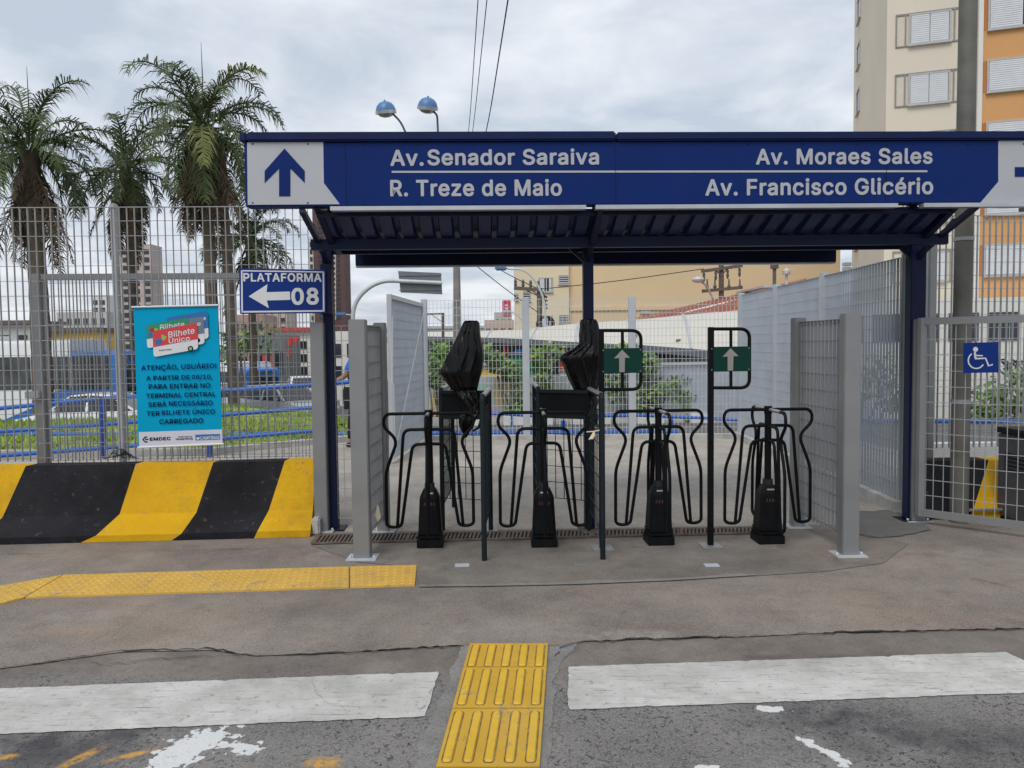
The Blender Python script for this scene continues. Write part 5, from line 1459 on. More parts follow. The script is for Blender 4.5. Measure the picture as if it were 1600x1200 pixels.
# ------------------------------------------------------------------ black bin bags over the card readers
def bag(label, rings, Y, zoomf, seed, depth_k=.42):
    root = thing('plastic_bag', label, 'bag', (0, 0, 0), 'black plastic bags tied over the card readers')
    n = 120
    R_ = []
    pts = []
    for (x0, x1, y, dy) in rings:
        a = D(*zoomf(x0, y), Y + dy); b = D(*zoomf(x1, y), Y + dy)
        pts.append((a, b))
    def cat(p0, p1, p2, p3, t):
        return .5 * ((2 * p1) + (p2 - p0) * t + (2 * p0 - 5 * p1 + 4 * p2 - p3) * t * t + (3 * p1 - p0 - 3 * p2 + p3) * t ** 3)
    # finer rows
    rows_ = []
    for i in range(len(pts) - 1):
        k = max(2, int((pts[i][0].z - pts[i + 1][0].z) / .008))
        for q in range(k):
            t = q / k
            q0, q1, q2, q3 = pts[max(i - 1, 0)], pts[i], pts[i + 1], pts[min(i + 2, len(pts) - 1)]
            rows_.append((cat(q0[0], q1[0], q2[0], q3[0], t), cat(q0[1], q1[1], q2[1], q3[1], t)))
    rows_.append(pts[-1])
    for (a, b) in rows_:
        c = (a + b) / 2; h = (b - a).length / 2
        ring = []
        for j in range(n):
            q = 2 * math.pi * j / n
            x = math.cos(q); y = math.sin(q)
            ph = 1.6 * noise.noise(Vector((c.z * 1.7, seed, 0))) + .5 * noise.noise(Vector((c.z * 6, seed, q)))
            r1_ = (1 - abs(math.sin(2.5 * q + ph + seed))) ** 2
            r2_ = (1 - abs(math.sin(5.5 * q - 1.7 * ph + seed * 2 + c.z * 3))) ** 2
            cr_ = noise.noise(Vector((x * 5 + seed, y * 5, c.z * 9))) + .5 * noise.noise(Vector((x * 12, y * 12, c.z * 20 + seed)))
            tight = min(1.0, h / .06)
            off2 = tight * (.020 * r1_ + .013 * r2_ + .002 * cr_)
            dd = max(.020, min(h * .8, .034 + h * depth_k))
            ex = h + (off2 * .35 - .004) * abs(x)
            ring.append(c + Vector((x * ex, y * (dd + off2) - (.012 * tight * noise.noise(Vector((c.z * 4, seed, x * 2)))), .004 * cr_)))
        R_.append(ring)
    base = R_[-1][0].copy(); root.location = base; ORG[root.name] = base
    mb = MB(); mb.loft(R_); mb.build('bag_film', M['bag'], root, False)
    for o in root.children:
        o.data.polygons.foreach_set('use_smooth', [True] * len(o.data.polygons))
    return root
b1 = bag('black plastic bag tied over a card reader, left one with a knotted tail', [(322, 436, 64, 0), (305, 452, 85, 0), (285, 458, 140, 0), (250, 466, 210, 0), (205, 488, 300, 0), (160, 492, 390, 0), (118, 486, 470, 0), (94, 478, 525, 0), (130, 462, 580, 0), (185, 445, 650, 0), (240, 436, 700, 0), (318, 448, 790, -.1), (345, 425, 835, -.2), (300, 440, 880, -.28), (270, 425, 950, -.3), (282, 385, 1030, -.3), (318, 345, 1105, -.3)], 6.48, lambda x, y: (670 + x / 5.72, 490 + y / 5.72), 1.7)
b2 = bag('black plastic bag with a pointed left corner, tied on before the middle canopy post', [(264, 334, 28, 0), (260, 344, 45, 0), (257, 353, 90, 0), (252, 357, 140, 0), (228, 358, 162, 0), (164, 358, 200, 0), (180, 354, 240, 0), (200, 350, 290, 0), (222, 345, 340, 0), (250, 340, 385, 0), (272, 345, 415, -.02), (290, 338, 450, -.06), (298, 345, 490, -.1), (305, 340, 522, -.1)], 6.50, lambda x, y: (820 + x / 3, 490 + y / 3), 5.1)
mb = MB()
p = D(735, 655, 6.16)
mb.tube([D(738, 640, 6.3), D(752, 655, 6.2), D(748, 668, 6.17), D(738, 674, 6.16)], [.012, .014, .012, .008], 8)
mb.build('bag_handle', M['bag'], b1, True)

# ------------------------------------------------------------------ green arrow signs on poles
def green_sign(label, base_px, top_y, shift):
    bpt = G(*base_px)
    pl = Plane(flat(bpt), FU)
    root = thing('arrow_sign', label, 'sign', flat(bpt), 'green arrow signs on black poles')
    zt_ = pl.at(base_px[0], top_y).z
    mb = MB(); mb.bbox(flat(bpt, zt_ / 2), (.042, .042, zt_), .004, FA); mb.build('pole', M['black'], root)
    mb = MB(); mb.bbox(flat(bpt, .005), (.16, .17, .01), .002, FA); mb.build('base_plate', M['galv'], root)
    def q(x, y): return pl.at(x + shift[0], y + shift[1])
    mb = MB()
    mb.tube(fillet([q(1112, 514), q(1171, 514), q(1171, 606), q(1112, 606)], [0, .075, .075, 0], 8), .0135, 10)
    mb.tube([q(1142, 514), q(1142, 606)], .0125, 8)
    mb.build('sign_frame', M['black'], root, True)
    mb = MB()
    P = [pl.at(x + shift[0], y + shift[1], .02) for x, y in ((1108, 542), (1173, 541), (1173, 580), (1108, 581))]
    mb.prism(P, -pl.n * .006); mb.build('plate', M['green'], root)
    mb = MB()
    P = [pl.at(x + shift[0], y + shift[1], .0225) for x, y in ((1141.5, 544), (1154, 556.5), (1146, 556.5), (1145.5, 579), (1137, 579), (1137, 557), (1129, 557.5))]
    mb.prism(P, -pl.n * .002); mb.build('arrow', M['arrow_grey'], root)
    mb = MB()
    for x, y in ((1112, 545), (1170, 544), (1112, 578), (1170, 577)):
        p = pl.at(x + shift[0], y + shift[1], .02); mb.tube([p, p + pl.n * .004], .005, 8)
    mb.build('rivet', M['galv'], root)
green_sign('green arrow sign on a black pole touching the second black bag', (941, 857), 514, (-169.5, 2.5))
green_sign('green arrow sign on a black pole between the third and last turnstile', (1110, 853), 511, (0, 0))

# ------------------------------------------------------------------ blue rails
def rail(label, segs, posts, r=.03, pm='rail_blue', group='blue pipe railings behind the fences'):
    root = thing('pipe_railing', label, 'railing', flat(segs[0][0], 0), group)
    for s_ in segs:
        mb = MB(); mb.tube(s_, r, 10); mb.build('rail', M['rail_blue'], root, True)
    for (a, b, rr, mm) in posts:
        mb = MB(); mb.tube([a, b], rr, 10); mb.build('post', M[mm], root, True)
    return root
Yr = 11.3
P_ = lambda px, py, Y=Yr: D(px, py, Y)
rail('tall blue railing with three sloping rails behind the left barred fence',
     [[P_(-200, 652), P_(0, 638), P_(160, 623), P_(490, 601), P_(545, 597)], [P_(-200, 690), P_(0, 674), P_(160, 663), P_(490, 637)], [P_(-200, 724), P_(0, 712), P_(160, 700), P_(490, 673)]],
     [(P_(160, 620), P_(161, 722), .045, 'rail_navy'), (P_(328, 612), P_(328, 722), .045, 'rail_navy'), (P_(-60, 640), P_(-60, 740), .045, 'rail_navy')], .033)
Yq = 14.2
Q_ = lambda px, py, Y=Yq: D(px, py, Y)
root = rail('low thick blue pipe rail along the lawn behind the tall railing',
     [[Q_(-200, 681), Q_(30, 679), Q_(490, 678), Q_(610, 678)]], [(Q_(38, 680), Q_(20, 712), .07, 'kerb'), (Q_(452, 680), Q_(452, 708), .075, 'kerb'), (Q_(600, 680), Q_(600, 700), .07, 'kerb')], .045)
rail('low thick blue pipe rail just behind the rear mesh fence', [[D(655, 678, 13.7), D(990, 677, 13.7), D(1060, 676, 13.7)]], [(D(700, 678, 13.7), D(700, 690, 13.7), .05, 'rail_blue'), (D(880, 656, 13.7), D(880, 690, 13.7), .04, 'rail_blue')], .06)
rail('thin blue rail below the shrubs behind the mesh fence', [[D(760, 645, 16.5), D(850, 651, 16.5), D(1000, 649, 16.5), D(1158, 656, 16.2)]], [(D(800, 648, 16.5), D(800, 680, 16.5), .03, 'rail_blue'), (D(1050, 652, 16.4), D(1050, 680, 16.4), .03, 'rail_blue')], .035)
rail('thin blue rail behind the right barred fence', [[D(1300, 657, 13.5), D(1440, 658, 13.5), D(1640, 658, 13.5), D(1800, 657, 13.5)]], [(D(1452, 658, 13.5), D(1452, 720, 13.5), .03, 'rail_blue'), (D(1700, 658, 13.5), D(1700, 720, 13.5), .03, 'rail_blue')], .04)

# kerbs and roads beyond
def strip(name, a, b, wd, h, z, m):
    mb = MB(); a = Vector(a); b = Vector(b)
    mb.bar(flat(a, z), flat(b, z), wd, h)
    return tag(mb.build(name, m), kind='structure')
strip('kerb', (-14, 11.62, 0), (-4.6, 11.55, 0), .14, .12, .03, M['kerb'])
strip('kerb', (-4.6, 11.55, 0), (-2.75, 13.0, 0), .14, .12, .03, M['kerb'])
strip('kerb', flat(W0), flat(W1) + Vector((.3, 0, 0)), .16, .10, .02, M['kerb'])
for i, (x0, x1) in enumerate(((-1.2, -.6), (-.2, .9), (1.3, 2.2), (2.8, 3.4), (4.0, 5))):
    strip('kerb', (x0, 17.2, 0), (x1, 17.25, 0), .2, .22, H(1, 17.2) + .08, M['kerb_white'])
strip('kerb', (-3, 17.42, 0), (9, 17.5, 0), .2, .2, H(1, 17.4) + .06, M['kerb'])
sheet('road_beyond', [(5.6, 9), (14, 9), (14, 13.2), (5.6, 13.2)], .001, M['street'])
# low white wall under the right fence
mb = MB(); mb.bbox((D(1640, 700, 8.6).x, 8.6, .22), (3.2, .2, .44), .02)
tag(mb.build('low_wall', M['kerb_white']), 'low white concrete wall behind the right barred fence', 'wall')

# lawn
def lawn_h(x, y):
    top = .05 - .022 * (y - 11.8) + .30 * math.exp(-((x + 6.6) / 1.9) ** 2 - ((y - 17.6) / 2.2) ** 2) + .03 * noise.noise(Vector((x * .5, y * .5, 1)))
    k = (1 - sstep(18.2, 21.5, y)) * sstep(0, .9, edge_x(y) - x)
    return (H(x, y) - .03) * (1 - k) + top * k
edge_x = lambda y: (-4.75 + (y - 11.7) * 1.30) if y < 13.1 else -2.95 - max(0, y - 15) * .18
mb = MB()
gx = [-26 + i * .6 for i in range(38)]; gy = [11.72 + i * .45 for i in range(24)]
nx_ = len(gx)
mb.v = [Vector((min(x, edge_x(y)), y, lawn_h(min(x, edge_x(y)), y))) for y in gy for x in gx]
for j in range(len(gy) - 1):
    for i in range(nx_ - 1):
        mb.f.append([j * nx_ + i, j * nx_ + i + 1, (j + 1) * nx_ + i + 1, (j + 1) * nx_ + i]); mb.mi.append(0)
tag(mb.build('lawn', M['soil'], None, True), kind='structure')
mb = MB(); rr_ = random.Random(5)
for i in range(26000):
    y = 11.8 + 7.6 * rr_.random() ** 1.3
    x = rr_.uniform(-25, edge_x(y) - .05)
    if x < -.75 * y: continue
    if noise.noise(Vector((x * .8, y * .8, 3))) < -.28 or (y < 12.7 and rr_.random() < .7): continue
    z = lawn_h(x, y)
    a = rr_.uniform(0, 6.3); h = rr_.uniform(.05, .13); ww = rr_.uniform(.012, .03)
    p = Vector((x, y, z - .01)); d = Vector((math.cos(a), math.sin(a), 0)) * ww
    mb.add([p - d, p + d, p + Vector((rr_.uniform(-.05, .05), rr_.uniform(-.05, .05), h))], [(0, 1, 2)])
tag(mb.build('grass', M['grass']), 'short green grass growing on the mound beyond the fence', 'grass', kind='stuff')

# ------------------------------------------------------------------ vegetation
def leaf_cloud(mb, c, rad, n, size, rr, mi=None, hollow=.35):
    for i in range(n):
        while True:
            v = Vector((rr.uniform(-1, 1), rr.uniform(-1, 1), rr.uniform(-1, 1)))
            if hollow < v.length <= 1: break
        if noise.noise(v * 2.6 + Vector(c)) < .10: continue
        p = Vector(c) + Vector((v.x * rad[0], v.y * rad[1], v.z * rad[2]))
        d = Vector((rr.gauss(0, 1), rr.gauss(0, 1), rr.gauss(-.3, .8))).normalized()
        s_ = d.orthogonal().normalized() * size * rr.uniform(.2, .4)
        L_ = d * size * rr.uniform(.7, 1.3)
        mb.m = 1 if (mi is None and rr.random() < .35) else (mi or 0)
        mb.add([p, p + L_ * .5 + s_, p + L_, p + L_ * .5 - s_], [(0, 1, 2, 3)])
def shrub(label, base, blobs, n, size, seed, group='shrubs behind the rear mesh fence'):
    rr = random.Random(seed)
    root = thing('shrub', label, 'shrub', base, group)
    mb = MB()
    for (c, rad) in blobs:
        leaf_cloud(mb, c, rad, int(n * .8), size * 1.05, rr, None, .1)
    mb.build('foliage', [M['leaf'], M['leaf2']], root)
    mb = MB()
    for (c, rad) in blobs:
        b = Vector(base) + Vector((rr.uniform(-.15, .15), rr.uniform(-.1, .1), 0)); c = Vector(c)
        mid_ = (b + c) / 2 + Vector((rr.uniform(-.2, .2), rr.uniform(-.1, .1), .1))
        mb.tube([b, mid_, c, c + Vector((rr.uniform(-.2, .2), 0, rad[2] * .7))], [.03, .022, .014, .006], 6)
    mb.build('stem', M['wood'], root, True)
YS = 17.6
def S(px, py, Y=YS): return D(px, py, Y)
def blob(px, py, wpx, hpx, Y=YS): return (S(px, py, Y), (wpx / F * Y, .45, hpx / F * Y))
g0z = lambda px: flat(S(px, 600), H(S(px, 600).x, YS))
shrub('green shrub beside the open gate leaf behind the mesh fence', g0z(685), [blob(687, 560, 20, 22), blob(678, 590, 16, 20), blob(697, 575, 14, 26), blob(690, 545, 10, 10)], 420, .13, 1)
shrub('tall loose shrub left of the sticker-marked fence post', g0z(800), [blob(775, 560, 20, 14), blob(800, 580, 26, 18), blob(812, 610, 16, 25), blob(760, 548, 10, 12), blob(808, 640, 14, 14), blob(785, 572, 24, 12)], 430, .13, 2)
shrub('bright leafy shrub between the red posts of the market tent', g0z(850), [blob(862, 548, 20, 16), blob(845, 575, 16, 22), blob(850, 610, 18, 22), blob(838, 555, 12, 12)], 420, .13, 3)
shrub('wide spreading shrub seen through the left green arrow sign', g0z(1000), [blob(960, 600, 18, 30), blob(1010, 570, 16, 24), blob(1030, 610, 36, 22), blob(1005, 625, 30, 26), blob(1055, 600, 26, 16), blob(1070, 620, 20, 16), blob(945, 555, 14, 16), blob(1075, 650, 18, 8), blob(980, 545, 14, 10)], 520, .14, 4)
Y2 = 15.5
shrub('dense green shrub behind the right barred fence and mesh gate', flat(D(1560, 620, Y2), -.3), [blob(1540, 625, 26, 24, Y2), blob(1575, 610, 30, 30, Y2), blob(1610, 590, 26, 36, Y2), blob(1530, 645, 24, 18, Y2), blob(1590, 640, 36, 20, Y2), blob(1625, 620, 30, 36, Y2)], 620, .13, 6, 'shrubs on the right')
shrub('small green shrub seen through the receding fence', flat(D(1350, 600, Y2), -.3), [blob(1335, 610, 26, 34, Y2), blob(1375, 590, 24, 40, Y2), blob(1395, 620, 20, 26, Y2)], 420, .13, 7, 'shrubs on the right')

def palm(label, px, crown_py, Y, tr, nf, fl, seed, lean=0.0, ndead=12, squash=1.0, second=None):
    rr = random.Random(seed)
    c = D(px, crown_py, Y)
    gz = H(c.x, Y)
    base = Vector((c.x + lean, Y, gz))
    root = thing('palm_tree', label, 'palm tree', base, 'queen palms on the lawn')
    mb = MB()
    def trunk(b, top, r):
        n = 26
        pts = []; rs = []
        for i in range(n + 1):
            t = i / n
            pts.append(b.lerp(top, t) + Vector((math.sin(t * 3) * .06, 0, 0)))
            rs.append(r * (1.15 - .35 * t) * (1 + (.035 if i % 2 else -.02)) * (1.25 if t > .86 else 1))
        mb.tube(pts, rs, 12)
    trunk(base, c + Vector((0, 0, -.15)), tr)
    if second:
        trunk(base + Vector((second, .3, 0)), c + Vector((second * .8, .2, -.6)), tr * .85)
    mb.build('trunk', M['bark'], root, True)
    mb = MB(); md = MB()
    def frond(el, az, L, m_, mbx, droop, dens=42, narrow=1.0, org=None):
        p = (org or c) + Vector((math.cos(az) * .12, math.sin(az) * .12, rr.uniform(-.3, .15)))
        ns = 14
        pts = [p.copy()]
        e = el
        curl = rr.uniform(-.35, .35)
        a = az
        for i in range(ns):
            st = L / ns
            d = Vector((math.cos(e) * math.cos(a), math.cos(e) * math.sin(a), math.sin(e)))
            p = p + d * st
            pts.append(p.copy())
            e -= droop * (0.25 + 1.5 * (i / ns) ** 1.2) / ns
            e = max(e, -1.5)
            a += curl / ns
        mbx.m = m_
        mbx.tube(pts, [.035 * (1 - .8 * i / ns) + .006 for i in range(ns + 1)], 4, False)
        for k in range(dens):
            t = .12 + .88 * k / dens
            f_ = t * ns; i = min(ns - 1, int(f_)); q = pts[i].lerp(pts[i + 1], f_ - i)
            tg = (pts[i + 1] - pts[i]).normalized()
            side = tg.cross(Vector((0, 0, 1)))
            if side.length < .1: side = Vector((math.sin(a), -math.cos(a), 0))
            side.normalize()
            up = side.cross(tg)
            ll = L * .24 * (math.sin(math.pi * min(1, .18 + t * .80)) ** .7 + .12) * narrow
            for sg in (-1, 1):
                if rr.random() < .06: continue
                dr = (side * sg * rr.uniform(.5, 1) + up * rr.uniform(-.25, .45) + tg * rr.uniform(.35, .8)).normalized()
                l1 = ll * rr.uniform(.7, 1.1)
                wv = tg.cross(dr).cross(dr).normalized() * .016
                m1_ = q + dr * l1 * .5
                m2_ = q + dr * l1 * .85 + Vector((0, 0, -l1 * rr.uniform(.25, .6)))
                mbx.add([q - wv, q + wv, m1_ + wv * 1.2, m1_ - wv * 1.2, m2_], [(0, 1, 2, 3), (3, 2, 4)])
    for i in range(nf):
        t = i / nf
        el = R(84 - 138 * t + rr.uniform(-10, 10))
        az = i * 2.39996 + rr.uniform(-.3, .3)
        frond(el, az, fl * rr.uniform(.8, 1.1) * (1 - .1 * t), 1 if rr.random() < .05 else 0, mb, R(rr.uniform(95, 150) + 25 * (1 - t)) * squash)
    mb.build('crown', [M['palm'], M['palm_y']], root)
    for i in range(ndead):
        frond(R(rr.uniform(-84, -55)), rr.uniform(0, 6.3), fl * rr.uniform(.5, 1.0), 0, md, R(25), 36, .85, c + Vector((0, 0, -.2 - .9 * (i / ndead))))
    md.build('dead_fronds', M['palm_d'], root)
    mb = MB(); mb.tube([c, c + Vector((.05, 0, fl * .45)), c + Vector((.04, 0, fl * .8))], [.03, .02, .006], 5); mb.build('spear_leaf', M['palm'], root)
palm('broad palm tree at the far left edge with hanging brown fronds', 45, 229, 24, .27, 30, 3.0, 11, .1, 24)
palm('smaller palm tree with yellow-green fronds between the two big palms', 196, 258, 27, .17, 22, 2.5, 12, .1, 24)
palm('tallest palm tree, twin-trunked with a brown skirt, left of the arrow sign', 316, 190, 25, .20, 34, 3.1, 13, .1, 40, 1.1, .55)
palm('low palm tree half hidden behind the platform sign', 388, 368, 29, .14, 22, 2.5, 14, 0, 8)

# bare tree by the far street
def tree(label, base, crown_pts, seed):
    rr = random.Random(seed)
    root = thing('street_tree', label, 'tree', base)
    mb = MB(); lf = MB()
    for (c, rad, n) in crown_pts:
        c = Vector(c)
        mb.tube([Vector(base), Vector(base).lerp(c, .5) + Vector((rr.uniform(-.3, .3), 0, .3)), c], [.14, .08, .03], 7)
        for k in range(5):
            mb.tube([c, c + Vector((rr.uniform(-1, 1) * rad[0], rr.uniform(-.5, .5), rr.uniform(.2, 1) * rad[2]))], [.03, .01], 5)
        leaf_cloud(lf, c, rad, n, .3, rr)
    mb.build('trunk', M['wood'], root, True)
    lf.build('crown', [M['leaf'], M['leaf2']], root)
tree('sparse green tree in front of the red brown building on the left', flat(D(392, 620, 38), -2), [(D(375, 532, 38), (1.1, .8, .7), 240), (D(402, 520, 38), (1.2, .8, .7), 240), (D(392, 545, 38), (1.4, .8, .5), 220), (D(360, 550, 38), (.8, .8, .6), 140)], 21)

# ------------------------------------------------------------------ person at the rail
def skin_mesh(verts, edges, sub=2):
    me = bpy.data.meshes.new('s')
    me.from_pydata([v[0] for v in verts], edges, [])
    ob = bpy.data.objects.new('s', me); COL.objects.link(ob)
    sk = ob.modifiers.new('Skin', 'SKIN'); sk.use_smooth_shade = True
    sd_ = ob.modifiers.new('Sub', 'SUBSURF'); sd_.levels = sub; sd_.render_levels = sub
    layer = me.skin_vertices[0].data
    for i, v in enumerate(verts):
        r = v[1]
        layer[i].radius = r if isinstance(r, tuple) else (r, r)
    layer[0].use_root = True
    dg = bpy.context.evaluated_depsgraph_get()
    res = bpy.data.meshes.new_from_object(ob.evaluated_get(dg))
    mb = MB()
    mb.v = [v.co.copy() for v in res.vertices]; mb.f = [list(p.vertices) for p in res.polygons]; mb.mi = [0] * len(mb.f)
    bpy.data.objects.remove(ob); bpy.data.meshes.remove(me); bpy.data.meshes.remove(res)
    return mb
def person():
    foot = G(548, 697)
    ox, oy = foot.x + .22, foot.y
    root = thing('person', 'person in blue shirt and black trousers leaning an arm on the blue rail', 'person', (ox, oy, 0))
    V = lambda x, y, z: Vector((ox + x, oy + y, z))
    J = [(V(0, 0, .93), (.135, .10)), (V(0.02, -.01, 1.10), (.12, .09)), (V(.04, -.02, 1.30), (.15, .10)), (V(.05, -.02, 1.44), (.075, .065)), (V(.05, -.04, 1.52), .052), (V(.05, -.055, 1.60), (.075, .085)), (V(.05, -.055, 1.69), (.072, .085)),
         (V(-.16, -.02, 1.39), .06), (V(-.27, -.05, 1.13), .047), (V(-.47, -.08, 1.02), .038), (V(-.54, -.09, 1.01), .033),
         (V(.25, -.02, 1.39), .06), (V(.31, 0, 1.12), .047), (V(.33, -.07, .90), .038), (V(.33, -.09, .83), .033),
         (V(-.09, 0, .87), .095), (V(-.17, -.03, .50), .065), (V(-.22, .03, .10), .045), (V(-.24, -.10, .04), .04),
         (V(.09, 0, .87), .095), (V(.02, -.05, .50), .065), (V(-.10, .0, .10), .045), (V(-.12, -.13, .04), .04)]
    E = [(0, 1), (1, 2), (2, 3), (3, 4), (4, 5), (5, 6), (2, 7), (7, 8), (8, 9), (9, 10), (2, 11), (11, 12), (12, 13), (13, 14), (0, 15), (15, 16), (16, 17), (17, 18), (0, 19), (19, 20), (20, 21), (21, 22)]
    mb = skin_mesh(J, E)
    # nose, ears, fingers grow out of the same body mesh
    hd = V(.05, -.055, 1.63)
    mb.tube([hd + Vector((0, -.07, .02)), hd + Vector((0, -.105, -.01)), hd + Vector((0, -.085, -.018))], [.012, .016, .010], 8)
    for s_ in (-1, 1):
        mb.tube([hd + Vector((s_ * .07, 0, .03)), hd + Vector((s_ * .088, .012, .01)), hd + Vector((s_ * .072, 0, -.03))], [.012, .016, .010], 8)
    for (wr, d, sd2) in ((V(-.54, -.09, 1.01), Vector((-.9, -.1, -.35)).normalized(), Vector((0, -1, 0))), (V(.33, -.09, .83), Vector((0, -.25, -1)).normalized(), Vector((0, -1, 0)))):
        for k in range(4):
            o_ = wr + sd2 * (-.027 + .018 * k) + d * .02
            ln = (.07, .08, .085, .07)[k]
            mb.tube([o_, o_ + d * ln * .55, o_ + d * ln * .8 + Vector((0, 0, -.018)), o_ + d * ln + Vector((0, 0, -.045))], [.011, .010, .009, .007], 6)
        mb.tube([wr + sd2 * .02, wr + sd2 * .05 + d * .025, wr + sd2 * .055 + d * .055], [.012, .010, .008], 6)
    mb.build('body', M['skin'], root, True)
    sh = skin_mesh([(V(0, 0, .90), (.155, .115)), (V(.02, -.01, 1.10), (.145, .112)), (V(.04, -.02, 1.31), (.168, .118)), (V(.05, -.02, 1.43), (.095, .085)), (V(-.16, -.02, 1.385), .078), (V(-.25, -.045, 1.18), .066), (V(.25, -.02, 1.385), .078), (V(.30, 0, 1.18), .066)], [(0, 1), (1, 2), (2, 3), (2, 4), (4, 5), (2, 6), (6, 7)])
    sh.build('shirt', M['shirt'], root, True)
    tr_ = skin_mesh([(V(0, 0, .95), (.148, .108)), (V(-.09, 0, .85), .11), (V(-.17, -.03, .50), .085), (V(-.22, .03, .09), .066), (V(.09, 0, .85), .11), (V(.02, -.05, .50), .085), (V(-.10, 0, .09), .066)], [(0, 1), (1, 2), (2, 3), (0, 4), (4, 5), (5, 6)])
    tr_.build('trousers', M['trousers'], root, True)
    for x, y in ((-.225, .0), (-.105, -.02)):
        s2 = skin_mesh([(V(x, y + .05, .05), (.045, .045)), (V(x - .005, y - .06, .04), (.045, .036)), (V(x - .015, y - .17, .035), (.04, .03))], [(0, 1), (1, 2)])
        s2.build('shoe', M['shoe'], root, True)
    hb = MB()
    rings = []
    for i in range(8):
        t = i / 7; z = 1.63 + .155 * t
        rx = .086 * math.sqrt(max(.02, 1 - (t * .98) ** 2)); ry = .10 * math.sqrt(max(.02, 1 - (t * .98) ** 2))
        rings.append([V(.05 + rx * math.cos(q * math.pi / 8), -.035 + (ry if math.sin(q * math.pi / 8) > 0 else ry * (.55 + .45 * t)) * math.sin(q * math.pi / 8), z) for q in range(16)])
    hb.loft(rings); hb.build('hair', M['hair'], root, True)
    fb = MB()
    for s_ in (-1, 1):
        fb.tube([hd + Vector((s_ * .03, -.078, .03)), hd + Vector((s_ * .03, -.088, .03))], .009, 8)
    fb.build('eyes', M['hair'], root)
    fb = MB(); fb.tube([hd + Vector((-.025, -.078, -.045)), hd + Vector((0, -.087, -.047)), hd + Vector((.025, -.078, -.045))], .006, 6); fb.build('mouth', M['red_label'], root)
    # bag hanging from the rail beside the person
    bg_ = MB()
    c = D(544, 622, 11.75)
    rings = []
    for i in range(9):
        t = i / 8
        rx = .085 * (.75 + .35 * math.sin(math.pi * t)); ry = .05 * (.8 + .3 * math.sin(math.pi * t))
        rings.append([c + Vector((rx * math.cos(q * math.pi / 6), ry * math.sin(q * math.pi / 6), .17 - .34 * t)) for q in range(12)])
    r2 = thing('shoulder_bag', 'black bag hanging on the blue rail beside the leaning person', 'bag', c)
    bg_.loft(rings); bg_.build('bag_body', M['trousers'], r2, True)
    bg_ = MB(); bg_.tube([c + Vector((-.06, 0, .15)), c + Vector((-.03, -.02, .26)), c + Vector((.03, -.02, .26)), c + Vector((.06, 0, .15))], .008, 6); bg_.build('strap', M['trousers'], r2, True)
    bg_ = MB(); bg_.loft([[c + Vector((-.1 + .05 * k + .03 * math.cos(q * math.pi / 4), -.03 + .02 * math.sin(q * math.pi / 4), z)) for q in range(8)] for k, z in ((0, .14), (0, -.02), (.3, -.12))]); bg_.build('white_cloth', M['cloth_w'], r2, True)
person()

